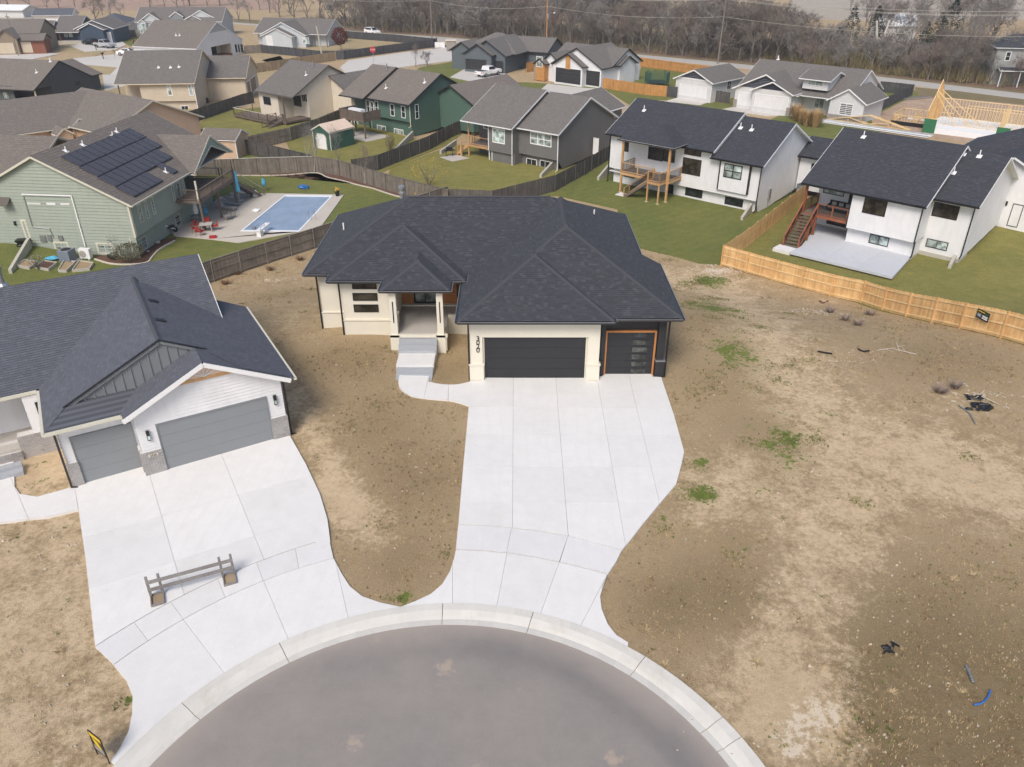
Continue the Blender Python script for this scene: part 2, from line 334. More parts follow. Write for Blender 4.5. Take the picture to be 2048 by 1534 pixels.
# ------------------------------------------------------------------ sight lines: where on the ground or on a wall a thing of the photograph stands
def ray(px, py):
    x = (px - 1024) / FPX; y = (767 - py) / FPX; c, s = math.cos(PITCH), math.sin(PITCH)
    return Vector((x, c + y * s, -s + y * c))
EYE = Vector((0, 0, CAM_H))
def sst(a, b, x): t = min(1, max(0, (x - a) / (b - a))); return t * t * (3 - 2 * t)
def T(x, y):
    yo = 44 - max(0, min(14, x - 10)) * .28 - (max(0, min(12, -x - 17)) * .3)
    z = -3.3 * sst(yo, yo + 18, y)
    z -= .016 * max(0, 37.9 - max(y, 10))
    z += .42 * math.exp(-((x + 9.2) / 4.2) ** 2 - ((y - 43) / 5) ** 2)
    z += 1.0 * math.exp(-((x + 45) / 7) ** 2 - ((y - 68) / 9) ** 2)
    z += .8 * math.exp(-((x - 47) / 8) ** 2 - ((y - 74) / 9) ** 2)
    return z
def G(px, py, dz=0):
    r = ray(px, py); z = -1.5
    for _ in range(40):
        t = (z - CAM_H) / r.z; p = EYE + r * t; z2 = T(p.x, p.y)
        if abs(z2 - z) < 1e-4: break
        z = z + (z2 - z) * .6
    return Vector((p.x, p.y, z2 + dz))
def Zp(px, py, z): r = ray(px, py); return EYE + r * ((z - CAM_H) / r.z)
def lap_clip(poly, a, b, up):
    def half(P, c, sgn):
        out = []
        for i in range(len(P)):
            p, q = P[i], P[(i + 1) % len(P)]; dp = (p.dot(up) - c) * sgn; dq = (q.dot(up) - c) * sgn
            if dp >= 0: out.append(p)
            if (dp > 1e-9 and dq < -1e-9) or (dp < -1e-9 and dq > 1e-9): out.append(p + (q - p) * (dp / (dp - dq)))
        return out
    P = half(poly, a, 1)
    return half(P, b, -1) if len(P) > 2 else []
def lap(mb, poly, up, step, proud, uvs=True):
    """a wall or roof face laid in overlapping courses; each course's lower edge stands proud of the one below"""
    poly = [Vector(p) for p in poly]; up = Vector(up).normalized()
    n = (poly[1] - poly[0]).cross(poly[2] - poly[1]).normalized(); side = up.cross(n).normalized()
    lo = min(p.dot(up) for p in poly); hi = max(p.dot(up) for p in poly); k = 0
    while lo + k * step < hi - 1e-4:
        a = lo + k * step; b = min(hi, a + step)
        P = lap_clip(poly, a, b, up)
        if len(P) > 2:
            Q = [p + n * (proud * (1 - min(1, (p.dot(up) - a) / step))) for p in P]
            mb.poly(Q, [(p.dot(side), p.dot(up)) for p in P])
            low = [(p, q) for p, q in zip(P, Q) if p.dot(up) < a + 1e-5]
            if len(low) == 2: mb.poly([low[1][1], low[0][1], low[0][0], low[1][0]], [(0, 0.002)] * 4)
        k += 1
def flat(mb, poly, up):
    poly = [Vector(p) for p in poly]; up = Vector(up).normalized(); n = (poly[1] - poly[0]).cross(poly[2] - poly[1]).normalized(); side = up.cross(n)
    mb.poly(poly, [(p.dot(side), p.dot(up)) for p in poly])
def m_solar():
    m, t, b = _new('solar_cells'); p = coords(t)
    br = N(t, 'ShaderNodeTexBrick', offset=0.0); br.inputs['Scale'].default_value = 1; br.inputs['Color1'].default_value = (.045, .042, .050, 1); br.inputs['Color2'].default_value = (.065, .060, .068, 1)
    br.inputs['Mortar'].default_value = (.17, .165, .18, 1); br.inputs['Mortar Size'].default_value = .008; br.inputs['Brick Width'].default_value = .163; br.inputs['Row Height'].default_value = .163
    t.links.new(p, br.inputs['Vector']); t.links.new(br.outputs['Color'], b.inputs['Base Color']); b.inputs['Roughness'].default_value = .18; return m
M['solar'] = m_solar(); M['solar_frame'] = m_plain('black_anodised_frame', (.03, .03, .035), .4, .1)
M['stopred'] = m_plain('stop_sign_red', (.45, .02, .03), .5, .05); M['tan_soil'] = m_plain('dry_garden_soil', (.34, .25, .15), .95, .35, 5, fine=30); M['greyp2'] = m_plain('blue_grey_metal', (.22, .26, .32), .5, .1); M['conc_grey2'] = m_concrete('grey_patio_concrete', (.56, .58, .62))
M['pebble'] = m_wood('soil_pebbles', (.30, .24, .17), (.66, .60, .50), .9, (9, 9, 9))
M['straw'] = m_wood('dry_grass_blades', (.24, .17, .085), (.62, .48, .28), .95, (2, 2, 2)); M['weed'] = m_wood('green_weed_blades', (.06, .10, .018), (.19, .235, .06), .9, (2, 2, 2)); M['brownleaf'] = m_wood('brown_leaf_litter', (.16, .095, .055), (.32, .21, .12), .95, (2, 2, 2))
M['litter'] = m_grass('brown_leaf_litter_ground', (.13, .075, .05), (.19, .12, .085), (.26, .19, .14)); M['goldbush'] = m_wood('yellow_green_leaves', (.20, .20, .04), (.42, .34, .08), .9, (2, 2, 2))
M['roof_cap'] = m_shingle('ridge_cap_shingle', (.105, .11, .13), (.055, .058, .07), (.03, .03, .036), speck=(.17, .175, .20))
M['glass_dim'] = m_glass('frosted_dark_glass', (.055, .058, .055), .2)
# thin autumn air between the camera and the far tree belt
hz = bpy.data.materials.new('haze_air'); hz.use_nodes = True; hz.node_tree.nodes.clear()
_v = hz.node_tree.nodes.new('ShaderNodeVolumePrincipled'); _o = hz.node_tree.nodes.new('ShaderNodeOutputMaterial'); hz.node_tree.links.new(_v.outputs[0], _o.inputs['Volume'])
_v.inputs['Color'].default_value = (.86, .88, .92, 1); _v.inputs['Density'].default_value = .0004; _v.inputs['Anisotropy'].default_value = .2; M['haze'] = hz
# ------------------------------------------------------------------ houses
class House:
    def __init__(s, name, label, cat, O, ang, zb, wall, trim, roof, gutter=None, fine=False, step=.2, group=None):
        s.O = Vector((O[0], O[1], 0)); a = R(ang); s.ang = a
        s.u = Vector((math.cos(a), math.sin(a), 0)); s.v = Vector((-math.sin(a), math.cos(a), 0))
        s.zb = zb; s.wall = wall; s.trim = trim; s.roofm = roof; s.gut = gutter or trim; s.fine = fine; s.step = step
        s.root = thing(name, label, cat, (O[0], O[1], zb), a, group); s.eps = 0
    @classmethod
    def at(cls, name, label, cat, px, py, z, ang, zb, *a, **k):
        p = Zp(px, py, z); return cls(name, label, cat, (p.x, p.y), ang, zb, *a, **k)
    # sight line of a pixel against a wall plane (v or u constant) or a level
    def _l(s, p): d = p - s.O; return Vector((d.dot(s.u), d.dot(s.v), p.z))
    def PV(s, px, py, v): r = ray(px, py); t = (v - (EYE - s.O).dot(s.v)) / r.dot(s.v); return s._l(EYE + r * t)
    def PU(s, px, py, u): r = ray(px, py); t = (u - (EYE - s.O).dot(s.u)) / r.dot(s.u); return s._l(EYE + r * t)
    def PZ(s, px, py, z): return s._l(Zp(px, py, z))
    def W(s, u, v, z): return s.O + s.u * u + s.v * v + Vector((0, 0, z))
    def part(s, mb, name, mat, parent=None, kind=None, label=None, smooth=False):
        if not mb.f: return None
        if parent is None: return mb.build(name, mat, s.root, kind, label, smooth, (0, 0, -s.zb))
        return mb.build(name, mat, parent, kind, label, smooth)
    def _planes(s, planes, roofm, thick):
        top = MB(); und = MB()
        for P, up in planes:
            if s.fine: lap(top, P, up, .145 if s.fine == 2 else .29, .014)
            else: flat(top, P, up)
            Q = [Vector(p) - Vector((0, 0, thick)) for p in P]; und.poly(Q[::-1])
        s.part(top, 'roof', roofm or s.roofm, kind=None)
        return und
    def gable(s, u0, u1, v0, v1, ze, sl=.5, axis='u', zb=None, ov=.5, rk=.35, wall=None, roof=None, walls=True, ends=(1, 1), th=.17, sidev=None, gut=True, offs=None, rear=None):
        """eave footprint u0..u1, v0..v1 (roof edge); ridge along axis; walls set in under the overhang"""
        s.eps += .004; e = s.eps; zb = s.zb - .3 if zb is None else zb
        ax = axis == 'u'
        def C(a, b, z): return Vector((a, b, z)) if ax else Vector((b, a, z))      # a along the ridge, b across
        a0, a1, b0, b1 = (u0, u1, v0, v1) if ax else (v0, v1, u0, u1)
        bm = (b0 + b1) / 2 if offs is None else offs; zr = ze + sl * (bm - b0)
        zr2 = ze if rear is None else rear
        f = [C(a0, b0, ze), C(a1, b0, ze), C(a1, bm, zr), C(a0, bm, zr)]
        g = [C(a1, b1, zr2), C(a0, b1, zr2), C(a0, bm, zr), C(a1, bm, zr)]
        if not ax: f = f[::-1]; g = g[::-1]
        upf = (C(a0, bm, zr) - C(a0, b0, ze)); upg = (C(a0, bm, zr) - C(a0, b1, zr2))
        und = s._planes([(f, upf), (g, upg)], roof, th)
        tr = MB(); t = Vector((0, 0, th / 2 + .01))
        for a in (a0, a1):
            o = -.02 if a == a0 else .02
            tr.bar(C(a + o, b0, ze) - t, C(a + o, bm, zr) - t, .035, th); tr.bar(C(a + o, b1, zr2) - t, C(a + o, bm, zr) - t, .035, th)
        tr.extend(und); s.part(tr, 'fascia', s.trim)
        if gut:
            gb = MB()
            for b, z, o in ((b0, ze, -.06), (b1, zr2, .06)): gb.bar(C(a0 - .02, b + o, z - .09), C(a1 + .02, b + o, z - .09), .12, .12)
            s.part(gb, 'gutter', s.gut)
        if walls:
            w = MB(); A0, A1, B0, B1 = a0 + rk + e, a1 - rk - e, b0 + ov + e, b1 - ov - e
            hz = ze + sl * ov - th; zt = ze + sl * (bm - b0) - th; hz2 = zr2 + (zr - zr2) / (b1 - bm) * ov - th
            U = Vector((0, 0, 1))
            faces = [[C(A0, B0, zb), C(A1, B0, zb), C(A1, B0, hz), C(A0, B0, hz)], [C(A1, B1, zb), C(A0, B1, zb), C(A0, B1, hz2), C(A1, B1, hz2)]]
            if ends[1]: faces.append([C(A1, B0, zb), C(A1, B1, zb), C(A1, B1, hz2), C(A1, bm, zt), C(A1, B0, hz)])
            if ends[0]: faces.append([C(A0, B1, zb), C(A0, B0, zb), C(A0, B0, hz), C(A0, bm, zt), C(A0, B1, hz2)])
            for F in faces:
                if not ax: F = F[::-1]
                lap(w, F, U, s.step, .026)
            s.part(w, 'siding', wall or s.wall, kind='stuff')
        return zr
    def hip(s, u0, u1, v0, v1, ze, sl=.52, th=.17, roof=None, caps=None, fascia=True, gutter=True):
        w, d = u1 - u0, v1 - v0; h = min(w, d) / 2; zr = ze + sl * h
        if w >= d: r0, r1 = Vector((u0 + h, v0 + h, zr)), Vector((u1 - h, v0 + h, zr))
        else: r0, r1 = Vector((u0 + h, v0 + h, zr)), Vector((u0 + h, v1 - h, zr))
        a, b, c, e = Vector((u0, v0, ze)), Vector((u1, v0, ze)), Vector((u1, v1, ze)), Vector((u0, v1, ze))
        if w >= d: pl = [([a, b, r1, r0], (0, 1, sl)), ([b, c, r1], (-1, 0, sl)), ([c, e, r0, r1], (0, -1, sl)), ([e, a, r0], (1, 0, sl))]; hips = [(a, r0), (b, r1), (c, r1), (e, r0), (r0, r1)]
        else: pl = [([a, b, r0], (0, 1, sl)), ([b, c, r1, r0], (-1, 0, sl)), ([c, e, r1], (0, -1, sl)), ([e, a, r0, r1], (1, 0, sl))]; hips = [(a, r0), (b, r0), (c, r1), (e, r1), (r0, r1)]
        und = s._planes(pl, roof, th)
        fa = MB()
        for p, q in ((a, b), (b, c), (c, e), (e, a)): fa.bar(p - Vector((0, 0, .1)), q - Vector((0, 0, .1)), .05, .17)
        so = MB(); so.poly([Vector((p.x, p.y, ze - th)) for p in (e, c, b, a)]); so.extend(fa)
        s.part(so, 'fascia', s.trim)
        if gutter:
            gb = MB(); k = .06
            for p, q in ((Vector((u0 - k, v0 - k, 0)), Vector((u1 + k, v0 - k, 0))), (Vector((u1 + k, v0, 0)), Vector((u1 + k, v1, 0))), (Vector((u0 - k, v1, 0)), Vector((u0 - k, v0, 0)))):
                z = Vector((0, 0, ze - .08)); gb.bar(p + z, q + z, .11, .12)
            s.part(gb, 'gutter', s.gut)
            lb = MB()
            for p, q in ((Vector((u0 - .12, v0 - .125, 0)), Vector((u1 + .12, v0 - .125, 0))), (Vector((u1 + .125, v0 - .1, 0)), Vector((u1 + .125, v1, 0))), (Vector((u0 - .125, v1, 0)), Vector((u0 - .125, v0 - .1, 0)))):
                z = Vector((0, 0, ze - .02)); lb.bar(p + z, q + z, .03, .02)
            s.part(lb, 'gutter_lip', 'metal')
        return hips
    def box(s, name, u0, u1, v0, v1, z0, z1, mat, lapped=False, **k):
        m = MB()
        if lapped:
            U = Vector((0, 0, 1)); V3 = Vector
            for F in ([V3((u0, v0, z0)), V3((u1, v0, z0)), V3((u1, v0, z1)), V3((u0, v0, z1))], [V3((u1, v0, z0)), V3((u1, v1, z0)), V3((u1, v1, z1)), V3((u1, v0, z1))],
                      [V3((u1, v1, z0)), V3((u0, v1, z0)), V3((u0, v1, z1)), V3((u1, v1, z1))], [V3((u0, v1, z0)), V3((u0, v0, z0)), V3((u0, v0, z1)), V3((u0, v1, z1))]):
                lap(m, F, U, s.step, .014)
            m.poly([(u0, v1, z0), (u1, v1, z0), (u1, v0, z0), (u0, v0, z0)]); m.poly([(u0, v0, z1), (u1, v0, z1), (u1, v1, z1), (u0, v1, z1)])
            k.setdefault('kind', 'stuff')
        else: m.box(u0, u1, v0, v1, z0, z1)
        return s.part(m, name, mat, **k)
    # flat fittings on a wall: plane ('v', c) faces the front, ('u', c) faces +u, ('w', c) faces -u
    def _pt(s, pl, a, z, d):
        k, c = pl
        return Vector((a, c - d, z)) if k == 'v' else Vector((c + d, a, z)) if k == 'u' else Vector((c - d, a, z))
    def slab(s, mb, pl, a0, a1, z0, z1, d0, d1):
        q = s._pt; P = [q(pl, a0, z0, d1), q(pl, a1, z0, d1), q(pl, a1, z0, d0), q(pl, a0, z0, d0)]
        P += [Vector((p.x, p.y, z1)) for p in P]
        if pl[0] == 'w': P = [P[i] for i in (1, 0, 3, 2, 5, 4, 7, 6)]
        mb.hexa(P)
    def rect(s, pl, p0, p1):
        f = s.PV if pl[0] == 'v' else s.PU; i = 0 if pl[0] == 'v' else 1
        a = f(p0[0], p0[1], pl[1]); b = f(p1[0], p1[1], pl[1])
        return min(a[i], b[i]), max(a[i], b[i]), min(a.z, b.z), max(a.z, b.z)
    def win(s, pl, r, cols=1, rows=1, frame='white_trim', glass='glass', fw=.07, mw=.045, name='window', casing=None, panes=True, split=None, label=None):
        a0, a1, z0, z1 = r if max(r) < 50 else s.rect(pl, (r[0], r[1]), (r[2], r[3]))
        m = MB(); d1 = .055
        s.slab(m, pl, a0, a0 + fw, z0, z1, 0, d1); s.slab(m, pl, a1 - fw, a1, z0, z1, 0, d1)
        s.slab(m, pl, a0 + fw, a1 - fw, z0, z0 + fw, 0, d1); s.slab(m, pl, a0 + fw, a1 - fw, z1 - fw, z1, 0, d1)
        A0, A1, Z0, Z1 = a0 + fw, a1 - fw, z0 + fw, z1 - fw
        if casing:
            c = .09; cm = MB()
            s.slab(cm, pl, a0 - c, a0, z0 - c, z1 + c, 0, .04); s.slab(cm, pl, a1, a1 + c, z0 - c, z1 + c, 0, .04)
            s.slab(cm, pl, a0, a1, z0 - c, z0, 0, .04); s.slab(cm, pl, a0, a1, z1, z1 + c, 0, .04); s.part(cm, 'window_casing', casing)
        for i in range(1, cols): x = A0 + (A1 - A0) * i / cols; s.slab(m, pl, x - mw / 2, x + mw / 2, Z0, Z1, 0, d1 - .01)
        for j in range(1, rows): z = Z0 + (Z1 - Z0) * j / rows; s.slab(m, pl, A0, A1, z - mw / 2, z + mw / 2, 0, d1 - .014)
        o = s.part(m, name, frame, label=label)
        for i in range(cols):
            for j in range(rows):
                g = MB(); x0 = A0 + (A1 - A0) * i / cols; x1 = A0 + (A1 - A0) * (i + 1) / cols; y0 = Z0 + (Z1 - Z0) * j / rows; y1 = Z0 + (Z1 - Z0) * (j + 1) / rows
                gm = glass if isinstance(glass, str) else glass[(i + j * cols) % len(glass)]
                s.slab(g, pl, x0, x1, y0, y1, 0.0, .028); g.build('pane', gm, o)
        return o
    def gdoor(s, pl, r, mat='white_trim', rows=4, frame='white_trim', cols=0, fw=.12, name='garage_door', set_in=.0):
        a0, a1, z0, z1 = r if max(r) < 50 else s.rect(pl, (r[0], r[1]), (r[2], r[3]))
        f = MB(); s.slab(f, pl, a0 - fw, a0, z0, z1 + fw, 0, .07); s.slab(f, pl, a1, a1 + fw, z0, z1 + fw, 0, .07); s.slab(f, pl, a0, a1, z1, z1 + fw, 0, .07)
        o = s.part(f, name, frame); h = (z1 - z0) / rows
        for j in range(rows):
            p = MB(); s.slab(p, pl, a0, a1, z0 + j * h + .004, z0 + (j + 1) * h - .004, 0, .035)
            for i in range(cols):
                w = (a1 - a0) / cols; s.slab(p, pl, a0 + i * w + .1, a0 + (i + 1) * w - .1, z0 + j * h + .1, z0 + (j + 1) * h - .1, .035, .047)
            p.build('door_panel', mat, o)
        return o
    def down(s, u, v, z0, z1, mat=None, foot=(0, -.4)):
        m = MB(); m.bar((u, v, z0 + .12), (u, v, z1), .09, .07); m.bar((u, v, z0 + .14), (u + foot[0], v + foot[1], z0 + .06), .09, .07)
        s.part(m, 'downspout', mat or s.gut)
    def corner(s, u, v, z0, z1, mat=None, w=.1):
        m = MB(); m.box(u - w / 2, u + w / 2, v - w / 2, v + w / 2, z0, z1); s.part(m, 'corner_board', mat or s.trim)
    def vent(s, px, py, v0, ze, sl, h=.55, r=.05, mat='whitep', axis='v', flash=True):
        # where the sight line meets the roof slope that rises from v0 (or u0)
        lo, hi = ze, 14.
        for _ in range(50):
            m = (lo + hi) / 2; q = s.PZ(px, py, m); b = q.y if axis == 'v' else q.x
            zz = ze + sl * (b - v0)
            if zz > m: lo = m
            else: hi = m
        q = s.PZ(px, py, lo); mb = MB(); mb.tube((q.x, q.y, q.z - .1), (q.x, q.y, q.z + h), r, r, 8)
        if flash: mb.tube((q.x, q.y, q.z - .02), (q.x, q.y, q.z + .08), r * 3, r * 1.5, 8)
        if flash: mb.hexa([(q.x - .2, q.y - .2, q.z - .2 * sl + .0), (q.x + .2, q.y - .2, q.z - .2 * sl), (q.x + .2, q.y + .2, q.z + .2 * sl), (q.x - .2, q.y + .2, q.z + .2 * sl), (q.x - .2, q.y - .2, q.z - .2 * sl + .02), (q.x + .2, q.y - .2, q.z - .2 * sl + .02), (q.x + .2, q.y + .2, q.z + .2 * sl + .02), (q.x - .2, q.y + .2, q.z + .2 * sl + .02)]) if axis == 'v' else None
        s.part(mb, 'vent_pipe', mat)
    def caps(s, p, q, roof=None, joined=False, w=.15, mat=None):
        p = Vector(p); q = Vector(q); d = q - p; L = d.length; n = int(L / .21); d.normalize()
        side = d.cross(Vector((0, 0, 1))).normalized(); up = side.cross(d)
        def cap(mb):
            dz = -.07
            A = [Vector((0, -w, dz + .01)), Vector((0, 0, .0)), Vector((0, w, dz + .01))]; B = [Vector((.28, -w, dz + .025)), Vector((.28, 0, .02)), Vector((.28, w, dz + .025))]
            for i in range(2): mb.poly([A[i + 1], A[i], B[i], B[i + 1]][::-1]); mb.poly([B[i], B[i + 1], B[i + 1] - Vector((0, 0, .03)), B[i] - Vector((0, 0, .03))])
        if joined:
            mb = MB(); c = MB(); cap(c)
            for i in range(n):
                mt = Matrix.Translation(p + d * (i * L / n) + up * .02) @ Matrix([d, side, up]).transposed().to_4x4(); mb.extend(c, mt)
            s.part(mb, 'ridge_cap', mat or roof or s.roofm, kind='stuff'); return
        c = MB(); cap(c); me = c.mesh('ridge_cap', mat or 'roof_cap')
        for i in range(n):
            mt = Matrix.Translation(p + d * (i * L / n) + up * .02 - Vector((0, 0, s.zb))) @ Matrix([d, side, up]).transposed().to_4x4()
            obj('ridge_cap', me, s.root, mat=mt)
    # a gable block whose front eave runs between two sight lines and whose ridge passes through a third
    def gu(s, eL, eR, r, ze=None, vw=-.5, sl=.5, **k):
        if ze is None: ze = s.PV(*(eR or eL), vw).z
        a = s.PZ(*(eR or eL), ze); u1 = a.x if eR else None; v0 = a.y
        u0 = s.PZ(*eL, ze).x if eL else None
        if isinstance(r, tuple):
            lo, hi = ze, 16.
            for _ in range(50):
                m = (lo + hi) / 2; q = s.PZ(*r, m)
                if ze + sl * (q.y - v0) > m: lo = m
                else: hi = m
            vr = s.PZ(*r, lo).y
        else: vr = v0 + r
        if 'u0' in k: u0 = k.pop('u0')
        if 'u1' in k: u1 = k.pop('u1')
        s.last = (u0, u1, v0, vr, ze)
        s.gable(u0, u1, v0, 2 * vr - v0, ze, sl, **k); return s.last
    # a gable facing the front at plane v: peak and one eave end by sight line
    def gv(s, peak, eave, v, back, sl=None, **k):
        p = s.PV(*peak, v); e = s.PV(*eave, v); w = abs(e.x - p.x); ze = e.z; sl = (p.z - e.z) / w
        s.gable(p.x - w, p.x + w, v, v + back, ze, sl, 'v', **k); return p.x, w, ze, sl, p.z
# ------------------------------------------------------------------ ground
class LayMesh: pass
def grid_lines(lo, hi, near_lo, near_hi, step, grow=1.25):
    L = list(np.arange(near_lo, near_hi + 1e-6, step)); d = step; x = near_hi
    while x < hi: d *= grow; x += d; L.append(min(x, hi))
    d = step; x = near_lo
    while x > lo: d *= grow; x -= d; L.insert(0, max(x, lo))
    return L
GX = grid_lines(-1500, 1500, -75, 75, 1.0); GY = grid_lines(-120, 3000, 8, 150, 1.0)
def pl_dist(X, Y, pts):
    D = np.full(X.shape, 1e9)
    for (ax, ay), (bx, by) in zip(pts, pts[1:]):
        dx, dy = bx - ax, by - ay; t = np.clip(((X - ax) * dx + (Y - ay) * dy) / (dx * dx + dy * dy), 0, 1)
        D = np.minimum(D, np.hypot(X - ax - t * dx, Y - ay - t * dy))
    return D
def g2(px, py): p = G(px, py); return (p.x, p.y)
def build_ground():
    xs = grid_lines(-1500, 1500, -34, 40, .5, 1.35); ys = grid_lines(-120, 3000, 10, 62, .5, 1.35)
    X, Y = np.meshgrid(xs, ys); Z = np.vectorize(T)(X, Y)
    rng = np.random.default_rng(3)
    near = (X > -36) & (X < 42) & (Y > 8) & (Y < 64)
    # ruts, lumps: real relief on the unfinished lots
    def fbm(s, seed):
        r = np.random.default_rng(seed); out = np.zeros_like(X); amp = 1
        for o in range(4):
            k = s * 2 ** o; ph = r.uniform(0, 6.28, (6, 2)); dr = r.uniform(-1, 1, (6, 2)); dr /= np.linalg.norm(dr, axis=1)[:, None]
            for (a, b), (c, d) in zip(ph, dr): out += amp * np.sin(k * (X * c + Y * d) + a + 1.7 * np.sin(k * .6 * (X * d - Y * c) + b)) / 6
            amp *= .55
        return out
    n = fbm(.5, 1); n2 = fbm(1.6, 2)
    tracks = [[g2(*p) for p in t] for t in (
        [(1345, 555), (1440, 560), (1500, 620), (1560, 720), (1640, 820), (1740, 900), (1900, 960), (2048, 985)],
        [(1470, 590), (1545, 690), (1600, 790), (1680, 900), (1720, 1000), (1640, 1150), (1560, 1330), (1540, 1420)],
        [(560, 760), (620, 840), (660, 930), (700, 1010)], [(100, 1060), (150, 1150), (120, 1280), (60, 1400), (20, 1500)], [(20, 1090), (60, 1200), (40, 1350)])]
    bare = np.zeros_like(X); wts = (3.4, 2.2, 1.1, 2.2, 2.0)
    for t, w in zip(tracks, wts): bare = np.maximum(bare, .62 * np.exp(-(pl_dist(X, Y, t) / w) ** 2))
    def blob(px, py, r, amp):
        x, y = g2(px, py); return amp * np.exp(-((X - x) ** 2 + (Y - y) ** 2) / r ** 2)
    for b in ((1480, 960, 3.2, .5), (1400, 1010, 1.6, .45), (1650, 600, 2.5, .4), (640, 600, 2.5, .3), (760, 1090, 1.6, .25), (560, 640, 3, .35), (630, 1000, 1.6, .6), (1600, 1440, 2.2, .5), (1900, 900, 3, .35), (60, 930, 3, .75), (110, 900, 2.2, .7), (730, 1040, 1.2, .45), (1900, 790, 2.2, .3)): bare += blob(*b)
    left = X < np.interp(Y, [10, 22, 30], [-10.5, -9.8, -14]); bare = np.where(left & (Y < 31), np.maximum(bare, .52 + .1 * n), bare)
    green = np.zeros_like(X)
    for b in ((1400, 612, 2.2, .55), (1420, 560, 1.7, .45), (1450, 700, 2.2, .42), (1400, 760, 1.6, .3), (1405, 925, .55, .75), (1395, 985, .75, .8), (1420, 990, .5, .6), (1325, 1040, .35, .7), (1340, 1150, .25, .6), (1480, 1090, .6, .5), (810, 1195, .5, .85), (790, 1180, .3, .6), (900, 725, .8, .5), (890, 700, .8, .4), (745, 690, .8, .2), (1550, 880, 1.6, .35), (1530, 970, 1.2, .3), (660, 905, 1, .28), (900, 1090, .3, .6), (880, 870, 1.2, .3), (1310, 1110, .4, .5), (1500, 640, 1, .2),
              (100, 920, .3, .75), (85, 962, .25, .7), (35, 1070, .3, .5), (265, 1390, .25, .8), (130, 1265, .35, .4)): green += blob(*b)
    gpath = pl_dist(X, Y, [g2(1430, 560), g2(1520, 780), g2(1590, 920)]); green += .26 * np.exp(-(gpath / 2.2) ** 2)
    dense = np.zeros_like(X)
    for b in ((1980, 1350, 6.5, .75), (1880, 1500, 4, .6), (1430, 1180, 2.6, .55), (1300, 1220, 1.6, .45), (1700, 1470, 2, .3), (840, 960, 3.2, .55), (760, 840, 3, .5), (730, 720, 3, .5), (800, 1130, 2, .5), (620, 720, 2.5, .35), (560, 590, 3, .4), (1420, 640, 3.2, .5), (1440, 760, 3.0, .4), (1500, 860, 2.6, .35), (1480, 1050, 1.6, .3), (1800, 720, 4, .35), (1950, 720, 4, .4), (1700, 590, 3, .45), (900, 740, 2, .5)): dense += blob(*b)
    pale = np.zeros_like(X)
    for b in ((1435, 540, 1.2, .62), (1600, 1450, 1.0, .55), (1640, 1410, .7, .5), (1720, 1060, .8, .2), (1930, 790, 1.1, .35), (1580, 1500, .6, .55), (1980, 950, .9, .4), (540, 558, .6, .5)): pale += blob(*b)
    rut = np.zeros_like(X)
    for t, w in zip(tracks, wts):
        d = pl_dist(X, Y, t); rut -= .05 * np.exp(-((d - .85) / .22) ** 2)
    Z = Z - .03 + np.where(near, np.minimum(.035 * n + .02 * n2 + rut, .02), 0)
    me = bpy.data.meshes.new('ground'); nx = len(xs); V = np.c_[X.ravel(), Y.ravel(), Z.ravel()]
    idx = np.arange(len(xs) * len(ys)).reshape(len(ys), nx)
    F = np.stack([idx[:-1, :-1], idx[:-1, 1:], idx[1:, 1:], idx[1:, :-1]], -1).reshape(-1, 4)
    me.from_pydata(V.tolist(), [], F.tolist()); me.materials.append(M['ground'])
    a = me.color_attributes.new('cover', 'FLOAT_COLOR', 'POINT')
    c = np.stack([np.clip(bare, 0, 1), np.clip(green, 0, 1), np.clip(pale, 0, 1), np.clip(dense, 0, 1)], -1).reshape(-1)
    a.data.foreach_set('color', c); me.polygons.foreach_set('use_smooth', [True] * len(me.polygons))
    obj('ground', me, kind='structure'); return xs, ys, bare, green, dense
GR = build_ground()

def sheet(name, pts, mat, dz=.03, kind='structure', z=None, grid=2.0, parent=None, **k):
    """a thin layer laid over the terrain inside an outline given on the ground"""
    bm = bmesh.new(); vs = [bm.verts.new((p[0], p[1], 0)) for p in pts]; bm.faces.new(vs); bmesh.ops.triangulate(bm, faces=bm.faces[:])
    xs = [p[0] for p in pts]; ys = [p[1] for p in pts]
    def cut(lo, hi, ax):
        st = grid if hi - lo < 160 else (hi - lo) / 80
        c = math.ceil(lo / st) * st
        while c < hi:
            bmesh.ops.bisect_plane(bm, geom=bm.verts[:] + bm.edges[:] + bm.faces[:], plane_co=(c, c, 0), plane_no=(1, 0, 0) if ax == 0 else (0, 1, 0)); c += st
    cut(min(xs), max(xs), 0); cut(min(ys), max(ys), 1)
    for v in bm.verts: v.co.z = (T(v.co.x, v.co.y) if z is None else z) + dz
    for f in bm.faces:
        if f.normal.z < 0: f.normal_flip()
    # a skirt so the layer reads as having thickness
    be = [e for e in bm.edges if len(e.link_faces) == 1]
    r = bmesh.ops.extrude_edge_only(bm, edges=be)
    for v in r['geom']:
        if isinstance(v, bmesh.types.BMVert): v.co.z -= dz + .12
    me = bpy.data.meshes.new(name); bm.to_mesh(me); bm.free(); me.materials.append(M[mat])
    return obj(name, me, parent, kind)
def gp(L, dz=0): return [G(*p, dz) for p in L]
def curve(pts, n=6):
    """smooth closed or open outline through points (Catmull-Rom)"""
    out = []; P = [Vector(p) for p in pts]
    for i in range(len(P) - 1):
        a, b, c, d = P[max(0, i - 1)], P[i], P[i + 1], P[min(len(P) - 1, i + 2)]
        for k in range(n):
            t = k / n; out.append(.5 * ((2 * b) + (c - a) * t + (2 * a - 5 * b + 4 * c - d) * t * t + (3 * b - 3 * c + d - a) * t ** 3))
    return out + [P[-1]]
